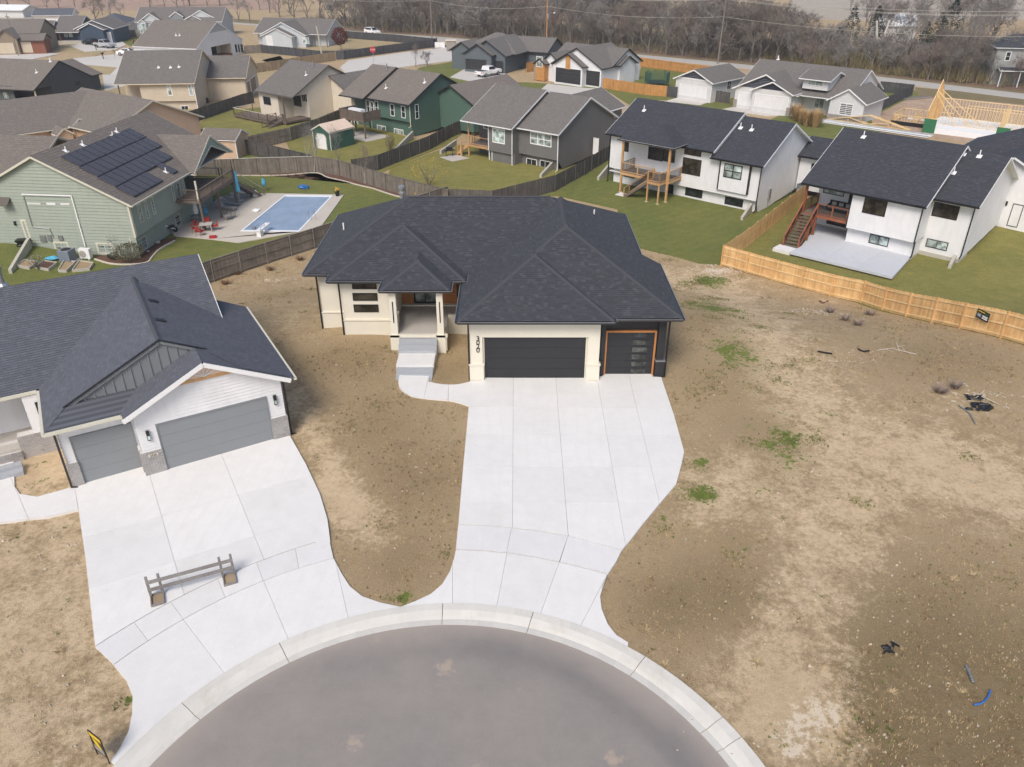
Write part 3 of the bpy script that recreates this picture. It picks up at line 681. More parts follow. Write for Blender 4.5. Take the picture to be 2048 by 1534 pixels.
def hp(poly, p, q, gap, keep):
    """keep the part of a ground polygon on one side of the line p-q, set back by half the joint"""
    nx, ny = -(q[1] - p[1]), q[0] - p[0]; l = math.hypot(nx, ny); nx, ny = nx / l * keep, ny / l * keep
    def d(a): return (a[0] - p[0]) * nx + (a[1] - p[1]) * ny - gap
    out = []
    for i in range(len(poly)):
        a, b = poly[i], poly[(i + 1) % len(poly)]; da, db = d(a), d(b)
        if da >= 0: out.append(a)
        if (da > 0) != (db > 0): t = da / (da - db); out.append((a[0] + (b[0] - a[0]) * t, a[1] + (b[1] - a[1]) * t))
    return out
def inset(poly, g):
    n = len(poly); A = sum(poly[i][0] * poly[(i + 1) % n][1] - poly[(i + 1) % n][0] * poly[i][1] for i in range(n)); s = 1 if A > 0 else -1; out = []
    for i in range(n):
        a, b, c = poly[i - 1], poly[i], poly[(i + 1) % n]
        def nn(p, q): dx, dy = q[0] - p[0], q[1] - p[1]; l = math.hypot(dx, dy) or 1; return (-dy / l * s, dx / l * s)
        n1, n2 = nn(a, b), nn(b, c); m = (n1[0] + n2[0], n1[1] + n2[1]); l = m[0] ** 2 + m[1] ** 2
        if l < .2: out.append(b); continue
        out.append((b[0] + m[0] * g * 2 / l, b[1] + m[1] * g * 2 / l))
    return out
def clean(poly):
    out = []
    for p in poly:
        if not out or math.hypot(p[0] - out[-1][0], p[1] - out[-1][1]) > .03: out.append(p)
    if len(out) > 2 and math.hypot(out[0][0] - out[-1][0], out[0][1] - out[-1][1]) < .03: out.pop()
    return out
def slabs(parent, outline, cutsA, cutsB, mat, dz=.06, gap=.005, name='slab', z=None):
    """concrete poured in panels: the outline cut by joint lines, each panel a slab of its own"""
    def cells(poly, cuts):
        # cuts: lines (p, q) in order across the slab; returns the strips between neighbours
        res = []; cuts = list(cuts)
        if len(cuts) > 1:
            mid = [((p[0] + q[0]) / 2, (p[1] + q[1]) / 2) for p, q in cuts]
            for i, (p, q) in enumerate(cuts):
                o = mid[i + 1] if i + 1 < len(cuts) else (2 * mid[i][0] - mid[i - 1][0], 2 * mid[i][1] - mid[i - 1][1])
                if -(q[1] - p[1]) * (o[0] - p[0]) + (q[0] - p[0]) * (o[1] - p[1]) < 0: cuts[i] = (q, p)
        for i in range(len(cuts) + 1):
            P = poly
            if i > 0: P = hp(P, *cuts[i - 1], gap, 1)
            if i < len(cuts) and len(P) > 2: P = hp(P, *cuts[i], gap, -1)
            if len(P) > 2: res.append(P)
        return res
    for S in cells(outline, cutsA):
        for Q in cells(S, cutsB):
            Q = clean(Q)
            if len(Q) < 3: continue
            A = abs(sum(Q[i][0] * Q[(i + 1) % len(Q)][1] - Q[(i + 1) % len(Q)][0] * Q[i][1] for i in range(len(Q)))) / 2
            if A < .06: continue
            bm = bmesh.new(); k = random.uniform(0, .004)
            zz = lambda p: (T(p[0], p[1]) if z is None else z)
            vs = [bm.verts.new((p[0], p[1], zz(p) + dz + k)) for p in Q]
            try: f = bm.faces.new(vs)
            except ValueError: bm.free(); continue
            f.normal_update()
            if f.normal.z < 0: f.normal_flip()
            tr = bmesh.ops.triangulate(bm, faces=[f])
            be = [e for e in bm.edges if len(e.link_faces) == 1]; r = bmesh.ops.extrude_edge_only(bm, edges=be)
            for v in r['geom']:
                if isinstance(v, bmesh.types.BMVert): v.co.z -= .2
            me = bpy.data.meshes.new(name); bm.to_mesh(me); bm.free(); me.materials.append(M[mat]); obj(name, me, parent)
def paving(name, parent_kind='structure'):
    o = bpy.data.objects.new(name, None); COL.objects.link(o); o['kind'] = parent_kind; return o
def L2(*px): return [g2(*p) for p in px]
def arc(c, r, a0, a1, n):
    return [(c[0] + r * math.cos(a0 + (a1 - a0) * i / n), c[1] + r * math.sin(a0 + (a1 - a0) * i / n)) for i in range(n + 1)]
KC = (-2.2, 10.87); RO, RI = 10.66, 9.68
def ang_of(px, py): x, y = g2(px, py); return math.atan2(y - KC[1], x - KC[0])

# cul-de-sac asphalt and its kerb
def disc():
    m = MB(); n = 160; rings = [0, 1, 2, 3, 4, 5, 6, 7, 7.6, 8, 8.3, 8.6, 9, 9.4, RI + .02]
    me = bpy.data.meshes.new('road'); V = []; F = []; C = []
    seal = [(math.radians(a), r, w) for a, r, w in ((28, 8.5, .5), (60, 8.9, .35), (100, 8.8, .3))]
    for r in rings:
        for k in range(n):
            a = 2 * math.pi * k / n; x, y = KC[0] + r * math.cos(a), KC[1] + r * math.sin(a); V.append((x, y, T(x, y) + .012))
            dk = math.exp(-((r - 8.55) / .42) ** 2) * (1 / (1 + math.exp((a - 1.35) * 9))) * .9 + .35 * math.exp(-((r - 8.7) / .5) ** 2) * (math.sin(a * 5) > 0)
            lt = .75 * math.exp(-((r - 9.6) / .18) ** 2) + .3 * max(0, math.sin(a * 7 + 2)) * math.exp(-((r - 9.1) / .5) ** 2)
            C += [min(1, dk), min(1, lt), 0, 1]
    for i in range(len(rings) - 1):
        for k in range(n): l = (k + 1) % n; F.append((i * n + k, (i + 1) * n + k, (i + 1) * n + l, i * n + l))
    me.from_pydata(V, [], F); me.materials.append(M['asphalt']); me.color_attributes.new('wear', 'FLOAT_COLOR', 'POINT').data.foreach_set('color', C)
    obj('road', me, kind='structure')
disc()
def kerb():
    par = paving('kerb')
    ja = sorted([ang_of(*p) for p in ((368.5, 1412.5), (562.6, 1295.6), (885.5, 1217), (1064.8, 1233), (1287, 1320), (1479.6, 1478.7))] + [ang_of(1441, 1440) - .0, R(187), R(205), R(-8), R(-22)])
    prof = [(RI, -.14), (RI, .005), (RI + .28, -.02), (RI + .42, .02), (RI + .66, .075), (RO, .085), (RO, -.2)]
    ends = [R(-40)] + ja + [R(225)]
    for a, b in zip(ends, ends[1:]):
        a += .0012; b -= .0012; n = max(3, int((b - a) / .06)); m = MB()
        rows = []
        for i in range(n + 1):
            t = a + (b - a) * i / n; cx, cy = math.cos(t), math.sin(t); zt = T(KC[0] + RO * cx, KC[1] + RO * cy)
            rows.append([(KC[0] + r * cx, KC[1] + r * cy, zt + z) for r, z in prof])
        for A, B in zip(rows, rows[1:]):
            for k in range(len(prof) - 1): m.poly([A[k + 1], A[k], B[k], B[k + 1]])
        m.poly(rows[0]); m.poly(rows[-1][::-1]); m.build('kerb_section', 'kerbm', par)
kerb()

# main driveway: panels above the sidewalk, the sidewalk band, the apron
drv = paving('driveway')
top = L2((942.3, 764), (964, 764), (965, 753), (1174, 753), (1174, 764), (1196, 765), (1196, 754), (1204, 753), (1205, 745), (1304, 746), (1305, 755), (1323, 756), (1324, 762), (1347, 830), (1368, 905), (1364, 925), (1352, 970), (1318, 1010), (1285, 1050), (1262, 1080), (1244, 1101), (1136.8, 1073), (1080, 1063), (1024.9, 1056.6), (970, 1052), (916.9, 1050.2), (927, 930))
slabs(drv, top, [L2((1025, 1050), (1026.7, 765)), L2((1136, 1070), (1111.9, 765)), L2((1250, 1088), (1195.3, 765)), L2((1318.6, 1007), (1258, 755))][::1],
      [L2((920, 1006), (1320, 1006)), L2((928, 935), (1350, 936.4)), L2((934, 871.5), (1354, 872.5)), L2((938, 815), (1340, 818.5))], 'conc')
band = L2((916.4, 1052), (970, 1054), (1024.9, 1058.4), (1080, 1065), (1136.8, 1075), (1190, 1088), (1243, 1103), (1232, 1125), (1216, 1149), (1170, 1137), (1120, 1125), (1070, 1115), (1020, 1107), (965, 1102), (912, 1100))
slabs(drv, band, [L2((1013, 1107), (1023, 1058)), L2((1118, 1127), (1136, 1074))], [], 'conc2')
apr = L2((911.7, 1102.5), (965, 1104.5), (1020, 1109.5), (1070, 1117.5), (1120, 1127.5), (1170, 1139.5), (1215, 1151.5), (1205, 1170), (1200, 1195), (1203, 1220), (1215, 1250), (1232, 1272), (1256, 1287))
e0 = math.atan2(apr[-1][1] - KC[1], apr[-1][0] - KC[0]); e1 = ang_of(803, 1210)
apr = apr + arc(KC, RO + .02, e0 - .008, e1, 30) + L2((830, 1205), (862, 1190), (885, 1170), (900, 1145), (908, 1120))
slabs(drv, apr, [L2((905, 1222), (905, 1100)), L2((992, 1222), (1014, 1108)), L2((1078, 1238), (1119, 1125)), L2((1158, 1260), (1185, 1208), )], [L2((905, 1167), (1250, 1218))] if False else [], 'conc', name='apron_slab')
# the front walk and steps of the cream house
wk = paving('path')
walk = L2((807.5, 726), (860, 727.5), (857, 765)) + [tuple(p[:2]) for p in curve([tuple(g2(*p)) + (0,) for p in ((857, 765), (880, 770), (912, 771), (942, 765))], 4)][1:] + L2((938, 813)) + [tuple(p[:2]) for p in curve([tuple(g2(*p)) + (0,) for p in ((938, 813), (905, 803), (860, 799), (822, 793), (800, 777), (798, 758), (807.5, 726))], 5)][1:-1]
slabs(wk, walk, [L2((848, 799), (855, 765)), L2((896, 803), (897, 770))], [L2((798, 762), (858, 765)), L2((802, 744), (860, 746))] if False else [L2((802, 744), (860, 746)), ], 'conc', .07)
# left house: driveway, sidewalk band, apron, walk
d2 = paving('driveway')
top2 = L2((150, 974), (169, 970), (165, 955), (284, 922), (297, 951), (337, 940), (330, 928), (544, 868), (550, 881), (580, 873), (612, 930), (640, 990), (655, 1040), (661, 1086)) + [p for p in arc((-.3, 8.57), 18.08, math.atan2(g2(661, 1086)[1] - 8.57, g2(661, 1086)[0] + .3), math.atan2(g2(194, 1297)[1] - 8.57, g2(194, 1297)[0] + .3), 16)][1:] + L2((172, 1120), (158, 1022))
slabs(d2, top2, [L2((380, 1230), (300, 952)), L2((528, 1120), (445, 915))], [L2((178, 1180), (665, 1025)), L2((165, 1078), (640, 948))], 'conc')
ca, ra, cb_, rb = (-.3, 8.57), 18.04, (-2.15, 10.98), 13.9
A = lambda c, px, py: math.atan2(g2(px, py)[1] - c[1], g2(px, py)[0] - c[0])
band2 = arc(ca, ra, A(ca, 662, 1090), A(ca, 195, 1299), 16) + L2((215, 1318)) + arc(cb_, rb, A(cb_, 231, 1333), A(cb_, 669, 1126), 16)
slabs(d2, band2, [L2((300, 1288), (271, 1250)), L2((372, 1247), (345, 1211)), L2((452, 1200), (438, 1165)), L2((528, 1168), (518, 1140)), L2((598, 1140), (592, 1105))][::1], [], 'conc2')
apr2 = arc(cb_, rb - .03, A(cb_, 670, 1128), A(cb_, 232, 1335), 18) + L2((253, 1362), (266, 1395), (265, 1430), (258, 1465), (240, 1500), (222, 1524))
a_s = A(KC, 228, 1530); a_e = A(KC, 800, 1212)
apr2 = apr2 + arc(KC, RO + .02, a_s, a_e, 34) + L2((760, 1207), (725, 1195), (700, 1175), (684, 1150))
slabs(d2, apr2, [L2((324, 1428), (268, 1362)) if False else L2((450, 1350), (372, 1248)), L2((577, 1280), (530, 1170)), L2((697, 1240), (672, 1128))], [L2((265, 1410), (690, 1205))] if False else [], 'conc', name='apron_slab')
w2 = paving('path')
slabs(w2, L2((150, 975), (157, 1021), (95, 1035), (0, 1047), (-120, 1055), (-120, 900), (0, 915), (27, 915), (30, 975), (40, 990), (75, 996), (115, 985)), [L2((60, 1045), (30, 975))], [], 'conc', .07)

# ------------------------------------------------------------------ lawns, streets and fields further off
def shp(name, px, mat, dz=.03, **k): return sheet(name, [tuple(p[:2]) for p in gp(px)], mat, dz, **k)
shp('lawn', [(1345, 555), (1262, 492), (1234, 418), (1115, 392), (1010, 392), (1110, 384), (1190, 338), (1222, 312), (1262, 322), (1340, 345), (1540, 345), (1600, 360), (1640, 345), (1606, 400), (1490, 470), (1447, 530), (1400, 527), (1345, 512)][2:] + [(1262, 492)], 'lawn', .03)
shp('lawn', [(1449, 530), (1492, 472), (1608, 402), (1650, 372), (1900, 420), (2120, 440), (2200, 720), (2048, 690), (1900, 652), (1700, 600), (1545, 561)], 'lawn2', .03)
shp('lawn', [(-200, 640), (-200, 470), (0, 480), (220, 490), (420, 330), (560, 345), (640, 345), (760, 378), (860, 405), (900, 420), (690, 445), (575, 512), (427, 563), (380, 540), (200, 570), (60, 600)], 'lawn', .03)
shp('lawn', [(780, 338), (905, 290), (1120, 300), (1215, 300), (1110, 383), (1030, 393), (900, 398), (770, 378)], 'lawn2', .035)
shp('lawn', [(560, 260), (700, 240), (850, 285), (895, 270), (930, 262), (900, 288), (778, 338), (765, 345), (700, 345), (629, 322), (580, 300)], 'lawn2', .033)
shp('lawn', [(380, 262), (430, 222), (520, 215), (640, 225), (690, 225), (580, 280), (500, 290), (440, 275)], 'lawn2', .031)
shp('lawn', [(470, 300), (580, 315), (640, 330), (470, 345)], 'lawn', .034)
shp('lawn', [(1055, 165), (1110, 168), (1240, 176), (1270, 160), (1290, 120), (1480, 140), (1490, 200), (1500, 205), (1470, 222), (1380, 215), (1330, 200), (1290, 200), (1260, 210), (1220, 185), (1100, 182), (980, 172), (1010, 165)], 'lawn', .03)
shp('lawn', [(840, 135), (915, 122), (985, 140), (1000, 172), (900, 165), (820, 150)], 'lawn', .035)
shp('lawn', [(1480, 215), (1600, 225), (1800, 240), (1860, 200), (1820, 175), (1700, 180), (1500, 170), (1440, 190)], 'lawn', .028)
shp('lawn', [(1570, 225), (1790, 240), (1760, 262), (1740, 290), (1600, 300), (1540, 240)], 'lawn', .032)
shp('lawn', [(60, 150), (140, 118), (300, 120), (430, 150), (480, 215), (300, 230), (150, 180)], 'lawn3', .03)
shp('lawn', [(88, 92), (165, 84), (215, 100), (190, 112), (125, 104)], 'lawn3', .034)
shp('lawn', [(230, 78), (300, 72), (305, 90), (270, 96)], 'lawn', .034)
shp('lawn', [(470, 100), (640, 62), (870, 92), (700, 118), (560, 112), (480, 130), (470, 160), (600, 150)], 'lawn3', .03)
shp('lawn', [(1830, 175), (2300, 215), (2300, 235), (1840, 200)], 'verge', .036)
shp('lawn', [(870, 88), (915, 92), (905, 104), (860, 103)], 'verge', .036)
# county road and its verges, the side street, the residential street
up = [(300, 30), (480, 46), (641, 58), (760, 66.5), (900, 75.5), (1080, 92), (1262, 108), (1505, 131), (1751, 153), (2048, 188), (2500, 245)]
lo = [(2500, 262), (2048, 199), (1757, 163), (1500, 138), (1265, 115.5), (1080, 99), (876, 82), (762, 70.5), (641, 61), (480, 48.5), (300, 32)]
shp('road', up + lo, 'road', .06)
shp('soil', [(1742, 232), (1768, 222), (1826, 193), (1900, 196), (2300, 235), (2300, 420), (2048, 310), (1930, 285), (1800, 262), (1745, 250)], 'red_soil', .037)
shp('verge', [(a, b - 6 - b * .04) for a, b in up] + [(a, b + .2) for a, b in up[::-1]], 'verge', .02)
shp('street', [(697, 121), (800, 106), (900, 94), (930, 93), (935, 112), (900, 122), (800, 135), (730, 146), (695, 152), (680, 135)], 'conc_far', .055)
shp('street', [(140, 118), (230, 109), (300, 98), (330, 93), (335, 104), (310, 112), (260, 115), (168, 122)], 'conc_far', .05)
shp('street', [(120, 122), (170, 121), (330, 105), (420, 130), (300, 160), (225, 178), (210, 160), (235, 135), (150, 128)], 'conc_far', .045)
# driveways of the houses behind
for px in ([(1095, 168), (1165, 176), (1205, 178), (1150, 190), (1075, 186)], [(1355, 196), (1417, 205), (1400, 211), (1330, 203)], [(1465, 215), (1580, 224), (1600, 232), (1530, 232), (1445, 219)], [(930, 138), (1012, 148), (1005, 152), (950, 165), (900, 155)],
           [(160, 88), (206, 82), (240, 78), (252, 90), (230, 100), (170, 104), (140, 92)], [(0, 108), (72, 104), (120, 108), (60, 120), (0, 118)], [(205, 150), (232, 150), (228, 178), (210, 182)]):
    sheet('driveway', [tuple(p[:2]) for p in gp(px)], 'conc_far', .07)
# ploughed and fallow fields
shp('field', [(-900, -35), (-300, 12), (0, 25), (180, 22), (420, 18), (560, 20), (560, -6), (300, -30), (0, -45), (-400, -70)], 'field_red', .04)

shp('field', [(1560, 36), (1590, -8), (1640, -60), (2600, -60), (2700, 20), (2048, 40), (1750, 42)], 'field_tan', .04)
shp('field', [(-900, 30), (0, 44), (50, 42), (100, 24), (0, 22), (-900, -20)], 'field_tan', .045)
# ------------------------------------------------------------------ cream house with black hip roof (centre)
def text(s, txt, size, mat, depth=.02, parent=None, mtx=None, name='number'):
    c = bpy.data.curves.new(name, 'FONT'); c.body = txt; c.size = size; c.extrude = depth; c.align_x = 'CENTER'; c.align_y = 'CENTER'; c.resolution_u = 3
    t = bpy.data.objects.new('t', c); me = bpy.data.meshes.new_from_object(t); bpy.data.objects.remove(t); me.name = name
    me.materials.clear(); me.materials.append(M[mat]); return obj(name, me, parent, mat=mtx)
H = House('cream_house', 'cream stucco house with black hipped roof, black garage doors and number 3020', 'house', (0, 37.9), 0, 0, 'stucco', 'dark_trim', 'roof_black', 'dark_trim', fine=2, step=.3)
Y0 = 37.9
def y(v): return v - Y0
hips = []
hM = H.hip(-12.25, 8.0, y(43.55), y(54.9), 4.1)
hB = H.hip(-10.65, -2.7, y(42.5), y(50.2), 4.1, gutter=True)
hE = H.hip(-7.42, -3.5, y(41.1), y(47.5), 4.1)
hW = H.hip(5.0, 9.0, y(37.8), y(45.8), 3.9) if False else None
# garage wing: the ridge runs back into the main roof
def wing(u0, u1, v0, v1, ze, sl, cap_to=None, right=True):
    h = (u1 - u0) / 2; zr = ze + sl * h; c = (u0 + u1) / 2
    a, b, ap = Vector((u0, v0, ze)), Vector((u1, v0, ze)), Vector((c, v0 + h, zr)); bk = Vector((c, v1, zr)); e = Vector((u0, v1, ze)); g = Vector((u1, v1, ze))
    und = H._planes([([a, b, ap], (0, 1, sl)), ([e, a, ap, bk], (1, 0, sl)), ([b, g, bk, ap], (-1, 0, sl))], None, .17)
    fa = MB()
    for p, q in ((a, b), (b, g), (e, a)): fa.bar(p - Vector((0, 0, .1)), q - Vector((0, 0, .1)), .05, .17)
    so = MB(); so.poly([Vector((u0, v1, ze - .17)), Vector((u1, v1, ze - .17)), Vector((u1, v0, ze - .17)), Vector((u0, v0, ze - .17))]); so.extend(fa); H.part(so, 'fascia', 'dark_trim')
    gb = MB(); lb = MB()
    for p, q, ox, oy in ((a, b, 0, -.06), (b, g, .06, 0), (e, a, -.06, 0)):
        z = Vector((ox, oy, -.08)); gb.bar(p + z, q + z, .11, .12); z = Vector((ox * 2.1, oy * 2.1, -.02)); lb.bar(p + z, q + z, .03, .02)
    H.part(gb, 'gutter', 'dark_trim'); H.part(lb, 'gutter_lip', 'metal')
    return a, b, ap, bk
a, b, ap, bk = wing(-2.85, 9.0, y(37.8), y(45.8), 3.9, .52)
H.part(MB(), 'x', 'black')
mb = MB()   # the wing's ridge carried back to the main ridge
for sgn in (-1, 1):
    P = [Vector((3.075 + sgn * 4.7, y(45.8), 3.9 + .52 * (5.925 - 4.7))), Vector((3.075 + sgn * 4.7, y(49.3), 3.9 + .52 * (5.925 - 4.7))), Vector((3.075, y(49.3), ap.z)), Vector((3.075, y(45.8), ap.z))]
    if sgn < 0: P = P[::-1]
    lap(mb, P, (-sgn, 0, .52), .145, .014)
H.part(mb, 'roof', 'roof_black')
a2, b2, ap2, bk2 = wing(-2.87, 5.37, y(37.4), y(42.4), 3.92, .52)
for h in hM[:1] + hM[4:]: H.caps(*h)
H.caps(hM[1][0], hM[1][1])
H.caps(hB[0][0], hB[0][1]); H.caps(hB[1][0], hB[1][1]); H.caps(hE[0][0], hE[0][1]); H.caps(hE[1][0], hE[1][1])
H.caps(a, ap); H.caps(b, ap); H.caps(ap, Vector((3.075, y(49.2), ap.z))); H.caps(a2, ap2); H.caps(b2, ap2)
# walls
def wbox(u0, u1, v0, v1, z0, z1, mat='stucco', name='wall', **k):
    m = MB(); m.box(u0, u1, y(v0), y(v1), z0, z1); return H.part(m, name, mat, **k)
wbox(-11.62, -9.9, 44.2, 54.3, -1.5, 4.3); wbox(-10.05, -6.9, 43.1, 50, -1.5, 3.98)
wbox(-9.9, 7.4, 45.7, 54.3, -3.5, 4.3); wbox(-2.28, 4.75, 38.3, 46.6, -.5, 3.78)
wbox(4.75, 8.4, 38.75, 45.2, -1.5, 3.76, 'blackwall'); wbox(7.0, 7.42, 45.2, 54.3, -3.5, 3.9)
# plinths and belt course
for u0, u1, v in ((-11.66, -10.06, 44.14), (-10.12, -6.95, 43.03)):
    wbox(u0, u1, v, v + .1, -1.2, 1.30, name='plinth'); wbox(u0 - .04, u1 + .0, v - .05, v + .1, 1.30, 1.38, name='belt_course')
# double garage front: piers, header, door
for u0, u1 in ((-2.27, -1.6), (4.1, 4.74)):
    wbox(u0, u1, 38.06, 38.3, -.2, 3.78, name='pier'); wbox(u0 - .05, u1 + .05, 37.94, 38.3, -.2, 1.0, name='pier_base'); wbox(u0 - .09, u1 + .09, 37.9, 38.3, 1.0, 1.07, name='belt_course')
wbox(-1.6, 4.1, 38.06, 38.3, 2.66, 3.78, name='header')
H.gdoor(('v', y(38.28)), (-1.5, 4.0, .02, 2.58), 'black_door', 4, 'cream_trim', 0, .1)
wbox(-2.62, -2.5, 38.5, 38.6, 0, .1, name='garage_threshold', mat='conc') if False else None
for k, ch in enumerate('3020'):
    q = H.PV(956, 678 + k * 7.6, y(38.04)); text(H, ch, .42, 'black', .015, H.root, Matrix.Translation((q.x, y(38.04), q.z)) @ Matrix.Rotation(R(90), 4, 'X'), 'house_number')
# single garage in the black bay
wbox(4.84, 5.1, 38.5, 38.8, -.3, 3.7, 'blackwall', 'pier'); wbox(7.95, 8.36, 38.5, 38.8, -.3, 3.7, 'blackwall', 'pier'); wbox(4.82, 5.02, 38.42, 38.6, -.3, 1.0, 'blackwall', 'pier_base')
wbox(7.93, 8.42, 38.4, 38.9, -.3, 1.0, 'blackwall', 'pier_base'); wbox(7.9, 8.45, 38.36, 38.9, 1.0, 1.05, 'metal', 'belt_course')
fr = MB()
for x0, x1, z0, z1 in ((5.1, 5.2, 0, 2.78), (7.78, 7.88, 0, 2.78), (5.2, 7.78, 2.68, 2.78)): fr.box(x0, x1, y(38.6), y(38.78), z0, z1)
H.part(fr, 'door_frame', 'orange_wood')
gd = H.gdoor(('v', y(38.73)), (5.2, 7.78, .02, 2.67), 'black_door', 6, 'black_door', 0, .0)
for j in range(6):
    m = MB(); z = .06 + j * .445; m.box(6.62, 7.42, y(38.66), y(38.69), z + .06, z + .34); H.part(m, 'pane', 'glass_dim' if j < 5 else 'glass', gd)
H.down(-2.34, y(38.02), 0, 3.75, 'black', (0, .0)); H.down(8.5, y(38.5), -.3, 3.7, 'black', (.3, -.1)); H.down(-10.16, y(43.0), .1, 3.9, 'black', (-.1, -.3)); H.down(-11.7, y(44.1), .0, 4.0, 'black', (0, -.2))
# bedroom windows
for r in ((703.3, 562, 753.8, 577.6), (704.8, 585.8, 755.6, 600.7), (707, 608.8, 757.7, 623.5)):
    H.win(('v', y(43.1)), r, 1, 1, 'black', 'glass_brown', .06)
H.win(('v', y(44.2)), (651, 543, 675, 556), 1, 1, 'black', 'glass_brown', .06)
# porch
zf = 1.2
wbox(-6.95, -3.9, 41.35, 45.6, .1, zf, 'conc_old', 'porch_floor'); wbox(-3.9, -2.28, 44.0, 45.6, .1, zf, 'conc_old', 'porch_floor')
wbox(-3.9, -2.26, 43.85, 44.05, -.3, zf + .12, name='porch_wall'); wbox(-7.0, -3.8, 41.28, 41.4, .2, zf - .12, name='porch_wall'); wbox(-7.1, -3.75, 41.2, 41.42, zf - .12, zf + .03, name='belt_course')
for x0, x1 in ((-7.0, -6.62), (-4.32, -3.95)):
    wbox(x0, x1, 41.3, 41.68, zf, 4.0, name='column'); m = MB(); xc = (x0 + x1) / 2; m.box(xc - .03, xc + .03, y(41.27), y(41.3), 2.0, 3.3); H.part(m, 'column_light', 'black')
    wbox(x0 - .08, x1 + .08, 41.2, 41.76, -.3, zf + .02, name='column_base')
wbox(-6.95, -6.75, 41.7, 43.1, zf, 1.9, name='porch_wall')
wb = MB()
for k in range(13):
    z = zf + .04 + k * .21
    for x0, x1 in ((-6.9, -6.2), (-4.65, -2.3)): wb.box(x0, x1, y(45.6), y(45.7), z, z + .195)
H.part(wb, 'wood_cladding', 'orange_wood', kind='stuff')
wbox(-6.9, -2.3, 45.35, 45.6, zf, zf + .1, name='threshold')
dr = H.win(('v', y(45.6)), (-6.15, -4.7, zf + .12, zf + 2.5), 2, 3, 'black', ('glass_blind', 'glass_blind', 'glass_pale'), .12, .07, name='front_door')
H.win(('v', y(45.6)), (-3.45, -2.5, zf + .5, zf + 2.6), 1, 1, 'black', 'glass', .07)
# steps: upper flight, landing, lower flight
st = MB(); lvl = [(-6.55, -4.35, 41.25, 40.95, 1.02), (-6.55, -4.35, 40.95, 40.65, .84), (-6.55, -4.35, 40.65, 40.35, .66)]
for i, (x0, x1, ya, yb, z) in enumerate(lvl): m = MB(); m.box(x0, x1, y(yb), y(ya) - .005, -.1, z); H.part(m, 'step', 'conc_grey')
m = MB(); m.box(-6.5, -4.4, y(38.95), y(40.34), -.1, .5); H.part(m, 'landing', 'conc')
for i, (ya, yb, z) in enumerate(((38.94, 38.64, .36), (38.63, 38.33, .22), (38.32, 38.0, .1))): m = MB(); m.box(-6.45, -4.42, y(yb), y(ya), -.15, z); H.part(m, 'step', 'conc_grey')
# vents
q = MB(); q.tube((-7.0, y(49.6), 6.2), (-7.0, y(49.6), 7.45), .13, .13, 12); q.tube((-7.0, y(49.6), 7.1), (-7.0, y(49.6), 7.2), .2, .2, 12); q.tube((-7.0, y(49.6), 7.45), (-7.0, y(49.6), 7.6), .21, .21, 12); q.tube((-7.0, y(49.6), 6.4), (-7.0, y(49.6), 6.75), .35, .16, 12)
H.part(q, 'flue_pipe', 'metal')
for p in ((-10.9, 49.4, 4.8), (5.4, 50.6, 5.3)): m = MB(); m.tube((p[0], y(p[1]), p[2] - .3), (p[0], y(p[1]), p[2] + .45), .05, .05, 8); m.tube((p[0], y(p[1]), p[2] - .2), (p[0], y(p[1]), p[2] - .02), .17, .08, 8); H.part(m, 'vent_pipe', 'whitep')
H1 = H

# ------------------------------------------------------------------ white house with grey garage doors (left foreground)
H = House('white_house', 'white house with slate black roof, grey garage doors and grey brick piers beside barricade', 'house', (-16.69, 29.39), 29.97, -.1, 'white', 'white_trim', 'roof_slate', 'cream_trim', fine=2, step=.17)
H2 = H
# main roof, ridge left-right; wing roof, ridge front-back; double garage gable; skirt over the single door
H.gable(-16, 5.4, 4.55, 16.55, 3.2, .5, rk=.25, ov=1.6, trim_=None) if False else H.gable(-16, 5.4, 4.55, 16.55, 3.2, .5, rk=.25, ov=1.7, ends=(0, 1))
zr = 3.2 + .5 * 5.275
def plane(P, up, mat='roof_slate'):
    m = MB(); lap(m, [Vector(p) for p in P], up, .145, .014); H.part(m, 'roof', mat)
plane([(-3.4, 9.1, 3.2), (-3.4, .25, 3.2), (-2.3, 1.28, 3.75), (1.875, 1.28, zr), (1.875, 9.95, zr)], (.9, 0, .45))
plane([(7.15, -.32, 3.2), (7.15, 9.1, 3.2), (1.875, 9.1, zr), (1.875, 1.28, zr), (3.42, 1.28, 5.06), (4.9, -.32, 4.33)], (-.9, 0, .45))
plane([(-3.4, .25, 3.2), (-.2, .25, 3.2), (3.2, 2.25, 4.2), (3.4, 2.3, 5.0), (-2.3, 1.35, 3.75)][:2] + [(2.2, .25, 3.2), (2.2, 1.6, 3.87), (-2.1, 1.6, 3.87)], (0, 1, .5))
# double garage gable
zg = H.gable(-.38, 6.93 + .0, -.42, 4.5, 3.28, .5, 'v', ov=.38, rk=.42, ends=(1, 0), walls=False, gut=False)
und = MB(); und.poly([(-3.4, .25, 3.03), (-3.4, 9.1, 3.03), (7.15, 9.1, 3.03), (7.15, .25, 3.03)]); H.part(und, 'soffit', 'white_trim')
# gutters (pale) along the eaves
gm = MB()
for p, q in (((-3.46, .18, 3.12), (-.36, .18, 3.12)), ((-3.46, .18, 3.12), (-3.46, 4.55, 3.12)), ((7.2, -.3, 3.12), (7.2, 9.1, 3.12)), ((-16, 4.48, 3.12), (-3.4, 4.48, 3.12)), ((-.36, -.4, 3.12), (-.36, .2, 3.12))): gm.bar(p, q, .13, .13)
H.part(gm, 'gutter', 'cream_trim')
